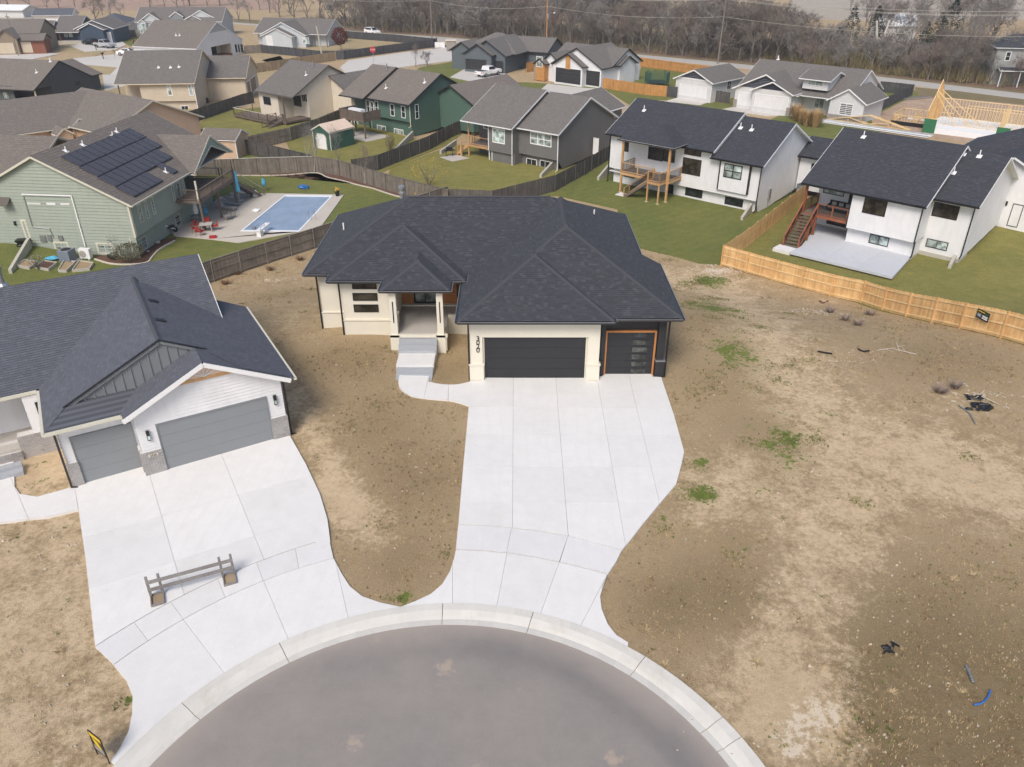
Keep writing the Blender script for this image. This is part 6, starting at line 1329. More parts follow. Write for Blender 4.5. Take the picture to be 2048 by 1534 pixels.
# old farmhouse in the trees and a white barn roof beyond
H = House.at('farmhouse', 'old two-storey grey farmhouse half hidden by bare trees', 'house', 1972, 170, -3.3, -12, -3.3, 'lgrey', 'white_trim', 'roof_charcoal', step=.3)
k = H.PZ(1968, 102, 3.2); H.hip(0, 9.5, 0, 8, 3.2, .5); H.box('wall', .4, 9.1, .4, 7.6, -3.5, 3.2, 'lgrey', True); H.win(('v', .4), (5.4, 6.3, .9, 2.5), 1, 2, 'white_trim', 'glass_pale', .12); H.win(('v', .4), (2.0, 2.9, .9, 2.5), 1, 2, 'white_trim', 'glass', .12); H.gable(1, 8.5, -2.2, .5, -.4, .3, zb=-.5, walls=False)
for u in (1.3, 4.5, 8): H.box('porch_post', u, u + .15, -2, -1.85, -3.3, -.3, 'white_trim')
H = House.at('barn', 'low white metal roofed barn beyond the tree line', 'barn', 1762, 52, 1.0, -12, -3.3, 'white_sid2', 'white_trim', 'foam', step=.3); k = H.PZ(1762, 51, .8); k2 = H.PZ(1850, 58, .8); H.gable(k.x, k2.x, k.y, k.y + 14, .8, .35, zb=-3.3)
H = House.at('barn', 'small white barn roof at far left beyond the dark roof', 'barn', 0, 20, -1, -8, -3.3, 'white_sid2', 'white_trim', 'foam', step=.3); H.gable(-14, 8, 0, 9, -1, .3, zb=-3.3)
# garden sheds
H = House.at('garden_shed', 'forest green garden shed with peach roof and white arched door', 'shed', 629, 297, -3.45, -35, -3.45, 'shedgreen', 'cream_trim', 'pink_roof', step=3)
k = H.PV(646, 243, -.1); k2 = H.PV(629, 260, -.1); k3 = H.PV(667, 254, -.1)
hw_ = 1.75; L2_ = 4.3
H.gable(-.1, 2 * hw_ - .1, -.15, L2_, -.95, .5, 'v', zb=-3.5, ov=.12, rk=.12, gut=False)
m = MB(); [m.box(u - .06, u + .06, -.06, .02, -3.45, -.95) for u in (.05, 2 * hw_ - .25)]; H.part(m, 'corner_board', 'cream_trim', kind='stuff'); 
m = MB(); U0, U1, Zt = .65, 2.55, -1.35; m.poly([(U0, -.08, -3.4), (U1, -.08, -3.4), (U1, -.08, Zt - .4), (U1 - .35, -.08, Zt), (U0 + .35, -.08, Zt), (U0, -.08, Zt - .4)]); H.part(m, 'door', 'whitep')
m = MB(); pts_ = [(U0, -.1, -3.4), (U0, -.1, Zt - .4), (U0 + .35, -.1, Zt), (U1 - .35, -.1, Zt), (U1, -.1, Zt - .4), (U1, -.1, -3.4)]; [m.bar(a_, b_, .08, .08) for a_, b_ in zip(pts_, pts_[1:])]; H.part(m, 'door_frame', 'cream_trim')
H = House.at('garden_shed', 'tan garden shed with pale brown roof behind the covered porch', 'shed', 474, 318, -3.3, -10, -3.3, 'pinktan', 'white_trim', 'roof_brown', step=.3)
H.gable(-4.6, .35, -.2, 3.6, -.9, .5, 'u', zb=-3.5, ov=.25, rk=.2, gut=False); H.corner(.12, .05, -3.3, -.95)

# ------------------------------------------------------------------ house being framed (right)
FR = House.at('framed_house', 'unfinished timber house frame on white foundation with green sheathing', 'construction', 1862, 265, -3.2, -38, -3.2, 'lumber', 'lumber', 'roof_grey')
def stud_wall(u0, v0, u1, v1, z0, z1, sp=.42):
    d = Vector((u1 - u0, v1 - v0, 0)); L = d.length; d.normalize(); n = max(1, int(L / sp)); a = Vector((u0, v0, 0)); m = MB()
    m.bar(a + Vector((0, 0, z0 + .02)), Vector((u1, v1, z0 + .02)), .09, .04); m.bar(a + Vector((0, 0, z1 - .04)), Vector((u1, v1, z1 - .04)), .09, .08); FR.part(m, 'wall_plate', 'lumber')
    for i in range(n + 1):
        p = a + d * (L * i / n); s = MB(); s.bar(p + Vector((0, 0, z0 + .04)), p + Vector((0, 0, z1 - .08)), .045, .09); FR.part(s, 'stud', 'lumber')
def fz(px, py, z): q = FR.PZ(px, py, z); return q.x, q.y
A0 = fz(1863, 250, -3.0); B0 = fz(2040, 262, -3.0)
FR.box('foundation_slab', A0[0], A0[0] + 19, 0, 9.5, -3.4, -2.5, 'foam')
m = MB(); m.box(A0[0] - .1, A0[0] + 19.1, -.1, .0, -3.4, -2.45); 
for u in (-.2, 9.0, 17.5): FR.box('sheathing', A0[0] + u, A0[0] + u + 1.6, -.14, -.04, -3.35, -1.4, 'greenp')
u_, z0_, z1_ = A0[0], -2.5, .1
stud_wall(u_, 9.4, u_ + 19, 9.4, z0_, z1_); stud_wall(u_ + 4, 5, u_ + 12, 5, z0_, z1_); stud_wall(u_ + 8.8, 3.5, u_ + 8.8, 9.4, z0_, z1_); stud_wall(u_ + 12, 2.5, u_ + 12, 9.4, z0_, z1_); stud_wall(u_ + 1.5, 3, u_ + 12, 3.0, z0_, z1_)
stud_wall(u_ + 19, 0, u_ + 19, 9.4, z0_, z1_ + .8); stud_wall(u_ + 14, 13, u_ + 22, 13, -2.5, .8)
n = 22
for i in range(n + 1):  # tall raked gable wall at the left end
    v = 9.4 * i / n; zt = 3.2 - abs(v - 4.7) * .75 + 0; s = MB(); s.box(u_ - .05, u_ + .05, v - .03, v + .03, z0_, zt); FR.part(s, 'stud', 'new_wood')
m = MB(); m.bar((u_, 0, -.33), (u_, 4.7, 3.2), .1, .1); m.bar((u_, 9.4, -.33), (u_, 4.7, 3.2), .1, .1); FR.part(m, 'rake_plate', 'lumber')
for v, l in ((3.5, 5), (5.5, 6), (2.2, 3.4)): m = MB(); m.bar((u_, v, 1.8), (u_ + l, v + .5, z0_), .05, .12); FR.part(m, 'brace', 'lumber')
for v, l in ((0.5, 5), (4, 6)): m = MB(); m.bar((u_ + 19, v, .6), (u_ + 19 - l, v - .5, z0_), .05, .12); FR.part(m, 'brace', 'lumber')
c = FR.PZ(1783, 243, -2.9); 
stud_wall(c.x, c.y, c.x + 6, c.y, -3.1, -1.8) ; stud_wall(c.x, c.y, c.x, c.y + 6, -3.1, -1.8); stud_wall(c.x, c.y + 6, c.x + 7, c.y + 6, -3.1, -1.8); stud_wall(c.x + 2.8, c.y, c.x + 2.8, c.y + 6, -3.1, -1.8); FR.box('sheathing', c.x - .1, c.x + 5, c.y - .12, c.y - .04, -3.3, -2.7, 'black')
# ------------------------------------------------------------------ fences
def fence(label, px, mat, group=None, h=1.83, rails=True, side=1, singles=300, post='wood', sp=2.44, pw=.14, cap=None, name='wooden_fence', pts=None, z0=0.04, gap=.004, raw=False):
    """board fence along the ground line: posts, rails, pickets; side=+1 puts rails toward the viewer"""
    P = pts if pts else gp(px); o = thing(name, label, 'fence', P[0], 0, group); base = P[0]
    pk = MB(); pk.box(0, pw - gap, -.009, .009, 0, h - .05); pme = pk.mesh('picket', mat); pm = mat if post == 'wood' else 'metal'
    ph = MB(); ph.box(-.045, .045, -.045, .045, -.1, h + .02) if post == 'wood' else ph.tube((0, 0, -.1), (0, 0, h + .05), .035, .035, 6); pome = ph.mesh('post', pm)
    count = 0; rest = MB()
    for a, b in zip(P, P[1:]):
        d = Vector((b.x - a.x, b.y - a.y, 0)); L = d.length; d.normalize(); nrm = Vector((d.y, -d.x, 0))
        if nrm.dot(Vector((a.x, a.y, 0))) > 0: nrm = -nrm      # toward the camera
        off = nrm * side; ns = max(1, round(L / sp))
        for i in range(ns):
            q0 = a + d * (L * i / ns); q1 = a + d * (L * (i + 1) / ns); za, zb = T(q0.x, q0.y), T(q1.x, q1.y)
            p = Vector((q0.x, q0.y, za)) + off * .06; obj('post', pome, o, mat=Matrix.Translation(p - base) @ Matrix.Rotation(math.atan2(d.y, d.x), 4, 'Z'))
            if rails:
                for z in (.22, .95, 1.62): m = MB(); m.bar(Vector((q0.x, q0.y, za + z)) + off * .032 - base, Vector((q1.x, q1.y, zb + z)) + off * .032 - base, .04, .09); m.build('rail', 'lumber' if mat == 'new_wood' else mat, o)
            if cap: m = MB(); m.bar(Vector((q0.x, q0.y, za + h + .02)) - base, Vector((q1.x, q1.y, zb + h + .02)) - base, .13, .035); m.build('cap_board', cap, o)
            n = max(1, int((L / ns) / pw))
            for k in range(n):
                q = q0 + (q1 - q0) * (k / n); z = T(q.x, q.y) + z0 + random.uniform(-.012, .012)
                mt = Matrix.Translation(Vector((q.x, q.y, z)) - base) @ Matrix.Rotation(math.atan2(d.y, d.x), 4, 'Z') @ Matrix.Rotation(random.gauss(0, .006), 4, 'Y')
                if count < singles: obj('picket', pme, o, mat=mt)
                else: rest.extend(pk, mt)
                count += 1
        if P.index(b) == len(P) - 1: obj('post', pome, o, mat=Matrix.Translation(Vector((b.x, b.y, T(b.x, b.y))) + off * .06 - base))
    rest.build('picket', mat, o, kind='stuff'); return o
FG = 'wooden yard fences'
fence('new golden cedar fence with rails, running diagonally along the bare lot', [(1443, 531), (1545, 561), (1722, 606), (1920, 657), (2090, 703)], 'new_wood', FG)
fence('new golden cedar fence between the two white houses, smooth boards', [(1443, 531), (1493, 495), (1560, 441), (1606, 402)], 'new_wood', FG, rails=True, side=-1)
fence('long weathered grey fence with metal posts between the pool yard and the dry side yard', [(330, 600), (428, 563), (535, 527), (629, 497), (740, 458), (897, 408)], 'old_wood', FG, post='metal', cap='old_wood', pw=.15)
fence('weathered fence with pale top cap behind the pool lawn', [(395, 352), (470, 349), (560, 346), (629, 344)], 'old_wood', FG, rails=False, cap='cream_trim', singles=0, pw=.15)
fence('weathered fence behind the mulch bed, sloping down right from the birch clump', [(629, 344), (680, 352), (773, 381), (850, 402), (897, 415)], 'old_wood', FG, rails=False, singles=0, cap='old_wood', pw=.15)
fence('grey fence between the green house yard and the leafy shrub yard', [(705, 350), (756, 341), (859, 300), (905, 274), (930, 264)], 'old_dark', FG, rails=False, singles=0, pw=.15)
fence('grey fence between the grey house and the white house with cedar deck', [(985, 416), (1110, 383), (1168, 351), (1222, 317)], 'old_dark', FG, rails=False, singles=0, pw=.15)
fence('low visible grey fence right behind the black roof ridge', [(897, 412), (985, 416)], 'old_dark', FG, rails=False, singles=0, pw=.15)
fence('dark old fence running from the tan house down to the birch clump', [(368, 277), (472, 303), (539, 319), (629, 342)], 'old_dark', FG, singles=0, pw=.15, cap='old_dark')
fence('grey fence between the raised deck and the green shed', [(495, 302), (582, 282), (640, 262), (683, 243)], 'old_wood', FG, singles=0, pw=.15)
fence('grey fence climbing past the tan house to the cream house', [(355, 258), (374, 251), (420, 235), (466, 219), (485, 212), (508, 206)], 'old_dark', FG, rails=False, singles=0, pw=.15)
fence('dark stained fence in front of the pale blue grey house', [(523, 106), (593, 113), (640, 119), (689, 119)], 'slate_fence', FG, rails=False, singles=0, pw=.15)
fence('dark stained fence along the side street by the sandy yard', [(689, 119), (780, 106), (866, 95), (874, 91)], 'slate_fence', FG, rails=False, singles=0, pw=.15)
fence('dark stained fence between the sandy yard and the main road', [(644, 75), (670, 75), (788, 84), (874, 93)], 'slate_fence', FG, singles=0, pw=.15)
fence('tan board fence behind the cream house roof', [(508, 147), (560, 139), (620, 129), (672, 121)], 'tan_fence', FG, rails=False, singles=0, pw=.15)
fence('orange stained fence along the main road behind the trampoline', [(1264, 131), (1365, 145), (1425, 153)], 'orange_fence', FG, singles=0, pw=.15)
fence('orange stained fence in front of the trampoline', [(1206, 177), (1290, 190), (1333, 194)], 'orange_fence', FG, rails=False, singles=0, pw=.15)
fence('short dark fence joining the orange fence to the detached garage', [(1333, 194), (1353, 196)], 'slate_fence', FG, rails=False, singles=0)
fence('short brown fence between the detached garage and the navy gabled house', [(1421, 203), (1440, 205), (1458, 208)], 'old_dark', FG, rails=False, singles=0)
fence('dark fence running from the navy gabled house to the road beside the construction lot', [(1745, 226), (1766, 219), (1823, 191)], 'slate_fence', FG, rails=False, singles=0)
fence('dark fence with open frame behind the navy gabled house', [(1758, 184), (1790, 187), (1823, 191)], 'slate_fence', FG, singles=0)
fence('grey fence between the navy house and the pale house with dormers', [(226, 78), (272, 74)], 'old_dark', FG, rails=False, singles=0)
fence('grey fence between the open garage house and the pale blue house', [(490, 108), (523, 106)], 'old_wood', FG, rails=False, singles=0)
fence('red brown fence behind the slate blue house', [(1053, 145), (1070, 142)], 'orange_fence', FG, rails=False, singles=0)
# sign hung on the cedar fence
a = G(1722, 606); b = G(1920, 657); d = (b - a); d.z = 0; d.normalize(); r_ = ray(1966, 631); nrm = Vector((d.y, -d.x, 0)); p0 = G(1920, 657) + nrm * .06; t_ = (p0 - EYE).dot(nrm) / r_.dot(nrm); c_ = EYE + r_ * t_
sg = thing('sign', 'small black sign with white lettering hung on the cedar fence', 'sign', c_, math.atan2(d.y, d.x)); m = MB(); m.box(-.48, .48, -.02, 0, -.3, .3); m.build('board', 'black', sg)
for x0, x1, z0, z1, mt in ((-.4, .1, .16, .22, 'yellow'), (-.42, -.1, -.2, .06, 'greyp'), (-.02, .4, -.2, .02, 'whitep'), (.12, .4, .08, .22, 'shedgreen')): m = MB(); m.box(x0, x1, -.026, -.02, z0, z1); m.build('printed_block', mt, sg)
def label_text(txt, size, mat, par, loc, rx=90): return text(None, txt, size, mat, .002, par, Matrix.Translation(loc) @ Matrix.Rotation(R(rx), 4, 'X'), 'lettering')
label_text('FENCE', .15, 'black', sg, (.19, -.03, -.09)); label_text('316', .13, 'white_trim', sg, (-.26, -.03, -.07))

# ------------------------------------------------------------------ decks
class Deck:
    def __init__(s, name, label, H, mat, floor='deck_grey'):
        s.H = H; s.mat = mat; s.floor = floor; s.root = thing(name, label, 'deck', (H.O.x, H.O.y, H.zb), H.ang, 'wooden decks'); s.zb = H.zb
    def add(s, m, name, mat=None, kind=None, parent=None): return m.build(name, mat or s.mat, parent or s.root, kind, None, False, (0, 0, -s.zb) if parent is None else None)
    def platform(s, u0, u1, v0, v1, z, along='u', joist=.24):
        w = .14; n = int(((v1 - v0) if along == 'u' else (u1 - u0)) / w)
        for i in range(n):
            m = MB()
            if along == 'u': m.box(u0, u1, v0 + i * w, v0 + (i + 1) * w - .008, z - .03, z)
            else: m.box(u0 + i * w, u0 + (i + 1) * w - .008, v0, v1, z - .03, z)
            s.add(m, 'deck_board', s.floor)
        for a, b in (((u0, v0), (u1, v0)), ((u1, v0), (u1, v1)), ((u0, v1), (u0, v0))): m = MB(); m.bar((a[0], a[1], z - .03 - joist / 2), (b[0], b[1], z - .03 - joist / 2), .05, joist); s.add(m, 'rim_board')
    def post(s, u, v, z0, z1, w=.15, mat=None): m = MB(); m.box(u - w / 2, u + w / 2, v - w / 2, v + w / 2, z0, z1); s.add(m, 'post', mat); 
    def footing(s, u, v, z): m = MB(); m.tube((u, v, z - .2), (u, v, z + .06), .2, .2, 12); s.add(m, 'footing', 'found')
    def rail(s, P, h=1.0, n=2, bal='black', mat=None, slats=False, cap=None):
        for a, b in zip(P, P[1:]):
            a = Vector(a); b = Vector(b); L = (b - a).length
            for i in range(n + 1): q = a + (b - a) * i / n; m = MB(); m.box(q.x - .05, q.x + .05, q.y - .05, q.y + .05, q.z - .1, q.z + h + .06); s.add(m, 'rail_post', mat)
            m = MB(); up = Vector((0, 0, 1)); m.bar(a + up * h, b + up * h, .13, .04); s.add(m, 'handrail', cap or mat); m = MB(); m.bar(a + up * .1, b + up * .1, .05, .08); s.add(m, 'bottom_rail', mat)
            k = int(L / .12); m = MB()
            for i in range(1, k):
                q = a + (b - a) * i / k
                if slats: m.box(q.x - .045, q.x + .045, q.y - .045, q.y + .045, q.z + .02, q.z + h)
                elif bal: m.box(q.x - .01, q.x + .01, q.y - .01, q.y + .01, q.z + .1, q.z + h)
            s.add(m, 'baluster', mat if slats else bal, kind='stuff')
    def stairs(s, top, bot, w, axis, mat=None, tread=None):
        """top/bot: centre line points; w across; treads and two stringers, each its own piece"""
        a = Vector(top); b = Vector(bot); n = max(2, round((a.z - b.z) / .18)); d = Vector((b.x - a.x, b.y - a.y, 0)).normalized(); sd = Vector((-d.y, d.x, 0)) * (w / 2); run = Vector((b.x - a.x, b.y - a.y, 0)).length / n
        for i in range(n):
            c = a + (b - a) * ((i + .5) / n); c.z = a.z - (i + 1) * (a.z - b.z) / (n + 0.0) + .02; m = MB(); m.bar(c - sd, c + sd, run * .95, .04) if False else m.hexa([c - sd - d * run * .5, c - sd + d * run * .5, c + sd + d * run * .5, c + sd - d * run * .5, *(p + Vector((0, 0, .045)) for p in (c - sd - d * run * .5, c - sd + d * run * .5, c + sd + d * run * .5, c + sd - d * run * .5))]); s.add(m, 'tread', tread or s.floor)
            m = MB(); k = c - d * run * .5; m.hexa([k - sd - Vector((0, 0, .15)), k - sd + d * .02 - Vector((0, 0, .15)), k + sd + d * .02 - Vector((0, 0, .15)), k + sd - Vector((0, 0, .15)), k - sd, k - sd + d * .02, k + sd + d * .02, k + sd]) if False else None
        for g in (-1, 1): m = MB(); m.bar(a + sd * g - Vector((0, 0, .15)), b + sd * g - Vector((0, 0, .02)), .05, .28); s.add(m, 'stringer', mat)
        return a - sd, b - sd, a + sd, b + sd
# cedar deck on the white house
D = Deck('deck', 'cedar deck with stair and tall posts at the back of the white house', H17, 'deck_tan', 'deck_grey')
zf = -1.05; D.platform(-13.6, -7.55, -3.1, -.5, zf); D.platform(-9.4, -7.9, -4.3, -3.12, zf)
for u in (-13.5, -7.75): D.post(u, -3.0, -3.3, 2.3, .2); D.footing(u, -3.0, -3.3)
for u in (-9.35, -8.0): D.post(u, -4.2, -3.3, zf); D.footing(u, -4.2, -3.3)
D.rail([(-13.5, -.6, zf), (-13.5, -3.0, zf)], n=2, cap='deck_brown'); D.rail([(-13.5, -3.05, zf), (-9.4, -3.05, zf)], n=2); D.rail([(-9.35, -4.25, zf), (-7.95, -4.25, zf)], n=1); D.rail([(-7.95, -4.25, zf), (-7.9, -3.05, zf)], n=1); D.rail([(-7.62, -3.0, zf), (-7.62, -.6, zf)], n=1)
a, b, c, e = D.stairs((-9.4, -3.75, zf), (-12.2, -3.75, -3.3), 1.0, 'u', 'deck_brown', 'deck_brown')
D.rail([a, b], n=1, h=.95); D.rail([c, e], n=1, h=.95)
m = MB(); m.box(-13.3, -12.2, -4.3, -3.2, -3.6, -3.22); D.add(m, 'landing_pad', 'conc')
# red deck on the other white house
D = Deck('deck', 'red stained deck and long stair beside the concrete patio', H18, 'deck_red', 'deck_brown'); zf = -.95
D.platform(-4.3, 0, -.6, 2.55, zf); D.post(-4.2, -.5, -3.0, 1.6, .2); D.post(-2.9, -.5, -3.0, zf, .2); D.footing(-2.9, -.5, -3.0); D.post(-2.6, -2.4, -3, -1.6, .14)
D.rail([(-2.85, -.55, zf), (-.1, -.55, zf)], n=2, bal='black'); D.rail([(-4.2, -.5, zf), (-4.2, 2.5, zf)], n=2)
a, b, c, e = D.stairs((-3.55, -.6, zf), (-3.0, -4.75, -3.0), 1.35, 'v', 'deck_red', 'deck_brown'); D.rail([a, b], n=3, h=.95); D.rail([c, e], n=3, h=.95)
m = MB(); m.box(-4.0, -2.4, -6.1, -4.8, -3.4, -2.97); D.add(m, 'landing_pad', 'conc')
H = H18
def tthing(H, name, label, cat, u, v, z, rz=0, group=None): p = H.W(u, v, z); return thing(name, label, cat, p, H.ang + rz, group)
pt = paving('patio'); L_ = [(-2.4, -6.1), (6.45, -6.1), (5.85, 0), (5.8, .0), (-2.2, .0), (-2.2, 2.5), (-3.6, 2.5), (-3.6, -4.7), (-2.4, -4.7)]
L_ = [(-2.35, -6.2), (6.45, -5.9), (5.85, .05), (-.1, .05), (-.1, 2.5), (-3.8, 2.5), (-2.3, -4.0)]
slabs(pt, [tuple(H.W(u, v, 0)[:2]) for u, v in L_], [tuple(tuple(H.W(*q, 0)[:2]) for q in ((x, -7), (x, 3))) for x in (.6, 3.5)], [], 'conc_grey2' if 'conc_grey2' in M else 'conc2', .08, z=-3.0)
sf = tthing(H, 'outdoor_sofa', 'black framed outdoor sofa with grey cushions on the red deck', 'sofa', -1.7, 1.6, zf)
m = MB(); m.box(-1.1, 1.1, -.4, .4, .1, .3); m.build('frame', 'black', sf); m = MB(); m.box(-1.1, 1.1, .32, .42, .3, .85); m.build('backrest', 'black', sf)
for u in (-1.05, .97): m = MB(); m.box(u, u + .08, -.4, .4, .3, .6); m.build('armrest', 'black', sf)
for u in (-.95, -.3, .35): m = MB(); m.box(u, u + .6, -.36, .28, .3, .42); m.build('seat_cushion', 'greyp', sf); m = MB(); m.box(u + .1, u + .5, .2, .32, .45, .75); m.build('back_cushion', 'cushion', sf)
# grey house deck
D = Deck('deck', 'small orange cedar deck with steps behind the grey house', H16, 'deck_tan', 'deck_grey'); zf = -1.75
D.platform(-11.9, -8.3, -1.6, .8, zf); D.post(-11.8, -1.5, -3.5, .9, .14); D.post(-8.4, -1.5, -3.5, 1.0, .12, 'white_trim'); D.rail([(-11.8, -1.55, zf), (-8.4, -1.55, zf)], n=1, bal=None); D.rail([(-11.8, .7, zf), (-11.8, -.5, zf)], n=1, bal='black')
a, b, c, e = D.stairs((-11.95, -1.0, zf), (-13.9, -1.6, -3.4), 1.1, 'u'); D.rail([a, b], n=1, bal=None); D.rail([c, e], n=1, bal=None); D.post(-12.4, -2.3, -3.4, -1.7, .2)
# cream house deck
D = Deck('deck', 'large weathered raised deck on posts in front of the cream house', H12, 'deck_brown', 'deck_brown'); H = H12; zf = -1.35; u0, u1, W0, ze = H12z
c0 = H.PV(536, 246, W0 - 3.4); c1 = H.PV(468, 226, W0 - 3.4); vf = W0 - 3.4; zf = (c0.z + c1.z) / 2; ur = c0.x; ul = c1.x; D.platform(ul, ur, vf, W0 - .05, zf); D.platform(ur + .01, u1 - .3, W0 - 1.9, W0 + 2.5, zf)
for i in range(5): D.post(ul + .1 + (ur - ul - .2) * i / 4, vf + .1, -3.5, zf)
for u in (ur + 2, u1 - .5): D.post(u, W0 - 1.8, -3.4, ze if u > ur + 2.1 else zf, .16)
D.rail([(ul, W0, zf), (ul, vf, zf)], n=1, bal=None, cap='cream_trim'); D.rail([(ul, vf, zf), (ur, vf, zf)], n=4, bal=None, cap='cream_trim'); D.rail([(ur, vf, zf), (ur + .1, W0 - 1.9, zf)], n=1, bal=None); D.rail([(ur + 1.8, W0 - 1.85, zf), (u1 - .4, W0 - 1.85, zf)], n=2, bal='black')
a, b, c, e = D.stairs((ur + .9, W0 - 1.9, zf), (ur + 1.6, W0 - 5.0, -3.4), 1.2, 'v'); D.rail([a, b], n=1, bal=None); D.rail([c, e], n=1, bal=None)
# green house deck
D = Deck('deck', 'dark board enclosed deck on tall posts at the corner of the green house', H13, 'deck_brown', 'deck_brown'); H = H13
c0 = H.PV(728, 241, -4.6); c1 = H.PV(680, 231, -4.6); zf = (c0.z + c1.z) / 2; D.platform(c1.x, c0.x, -4.6, -1.6, zf); D.rail([(c1.x, -1.6, zf), (c1.x, -4.6, zf), (c0.x, -4.6, zf), (c0.x, -1.6, zf)], n=2, slats=True)
for u, v in ((c1.x + .1, -4.5), (c0.x - .1, -4.5), ((c0.x + c1.x) / 2, -4.5), (c1.x + .1, -2)): D.post(u, v, -3.6, zf, .18)
D.stairs((c1.x - .05, -2.3, zf), (c1.x - 2.8, -2.3, -3.3), 1.0, 'u')
p = H.W((c0.x + c1.x) / 2, -3.6, zf); o = thing('patio_table', 'white covered patio table on the board enclosed deck', 'table', p, H.ang); m = MB(); m.box(-1.3, 1.3, -.4, .4, .7, 1.1); m.build('cover', 'whitep', o); m = MB(); [m.tube((x, y_, 0), (x, y_, .7), .03, .03, 5) for x in (-1.2, 1.2) for y_ in (-.3, .3)]; m.build('legs', 'black', o, kind='stuff')
slabs(paving('patio'), [tuple(H13.W(u, v, 0)[:2]) for u, v in ((-9.5, -5.6), (-3.5, -5.6), (-3.3, -1.2), (-9.5, -1.2))], [], [], 'conc_old', .05)
slabs(paving('patio'), [tuple(H16.W(u, v, 0)[:2]) for u, v in ((-14.2, -4.4), (-11.5, -5.0), (-10.9, -2.4), (-13.6, -2.1))], [], [], 'conc_old', .05)
# pool house deck: boards on posts under the porch gable, stair down to the far side
D = Deck('deck', 'brown covered deck with long rail and stair beside the pool patio', H3, 'deck_brown', 'deck_brown'); H = H3; um, hw_, face, pkz = H3.porch
zf = -.35; e1 = H.PV(402, 402, v0 - 3.2) if False else None
v0 = H.PZ(262, 411, 1.6).y
qa = H.PZ(402, 402, zf); qb = H.PZ(466, 357, zf); vd = (qa.y + qb.y) / 2; ua, ub = qa.x, qb.x
print('deck', qa, qb, face, um, hw_)
D.platform(ua, ub, vd, v0 + 3.2, zf, 'u'); D.rail([(ua, vd, zf), (ub, vd, zf)], n=3, bal='deck_brown'); D.rail([(ub, v0 + 3, zf), (ub, vd + 1.5, zf)], n=1, bal=None); D.rail([(ua, v0, zf), (ua, vd, zf)], n=1, bal='deck_brown')
for u in (ua + .1, (ua + ub) / 2, ub - .1): D.post(u, vd + .1, -3.6, zf, .18)
D.post(ub - .05, vd + .15, zf, 1.5, .26); D.post(ua + .05, vd + .15, zf, 1.5, .14, 'cream_trim')
bt = H.PZ(520, 394, -3.5); a, b, c, e = D.stairs((ub, vd + .7, zf), (bt.x, bt.y, -3.5), 1.2, 'u'); D.rail([a, b], n=1, bal=None, cap='cream_trim'); D.rail([c, e], n=1, bal=None, cap='cream_trim')

# ------------------------------------------------------------------ pool and its patio
ZP = -3.3
def flatpoly(px, z): return [tuple(Zp(*p, z)[:2]) for p in px]
pp = paving('patio')
A_ = [Vector((x, y_, 0)) for x, y_ in flatpoly([(571, 394), (661, 395), (597, 463), (488, 462)], ZP)]
pool = [A_[0], A_[1], A_[2], A_[3]]
cen = sum(pool, Vector((0, 0, 0))) / 4; sheet('pool_water', [tuple((cen + (p - cen) * 1.0)[:2]) for p in pool], 'poolwater', .10, z=ZP - .04)
m = MB(); rim = [(cen + (p - cen) * 1.005) for p in pool]; rim2 = [p + (p - cen).normalized() * .42 for p in rim]
for i in range(4): a, b, c, e = rim[i], rim[(i + 1) % 4], rim2[(i + 1) % 4], rim2[i]; z = Vector((0, 0, ZP + .13)); m2 = MB(); m2.hexa([p + Vector((0, 0, ZP - .1)) for p in (a, b, c, e)] + [p + z for p in (a, b, c, e)]); m2.build('coping', 'foam', pp)
px_p = flatpoly([(478, 487), (640, 458), (688, 391), (535, 388), (440, 395), (392, 440), (340, 462), (350, 474), (420, 480)], ZP)
ring = px_p
# the patio slabs stop at the coping: cut the pool's strip out by laying slabs in four fields
a, b, c, e = [tuple(p[:2]) for p in rim2]
flds = [[px_p[3], px_p[2], b, a], [px_p[2], px_p[1], c, b], [px_p[1], px_p[0], px_p[8], e, c], [px_p[8], px_p[7], px_p[6], px_p[5], px_p[4], px_p[3], a, e]]
for i, f in enumerate(flds): slabs(pp, f, [(f[0], f[1])][:0] + ([(tuple(Zp(430, 480, ZP)[:2]), tuple(Zp(520, 385, ZP)[:2]))] if i == 3 else []), ([(tuple(Zp(340, 440, ZP)[:2]), tuple(Zp(560, 445, ZP)[:2])), (tuple(Zp(360, 415, ZP)[:2]), tuple(Zp(560, 418, ZP)[:2]))][::1] if i == 3 else []), 'patio', .10, z=ZP - .0)
def at(px, py, z): return Zp(px, py, z)
zp = ZP + .1
db = thing('diving_board', 'white diving board at the near end of the pool', 'diving board', at(525, 468, zp), R(82)); m = MB(); m.box(-.9, 1.5, -.24, .24, .55, .62); m.build('board', 'whitep', db); m = MB(); m.box(-.8, -.2, -.2, .2, 0, .55); m.build('base', 'whitep', db)
m = MB(); [m.path([(-.9, y_, 0), (-.9, y_, .9), (.1, y_, .9), (.1, y_, .2)], .02) for y_ in (-.3, .3)]; m.build('handrail', 'metal', db)
ld = thing('pool_ladder', 'chrome pool ladder rails on the right side of the pool', 'pool ladder', at(623, 441, zp), R(0))
for x in (-.3, .3): m = MB(); m.path([(x, .4, 0), (x, .4, .7), (x, .15, .95), (x, -.2, .8), (x - .3, -.3, .1)], .022); m.build('rail', 'metal', ld)
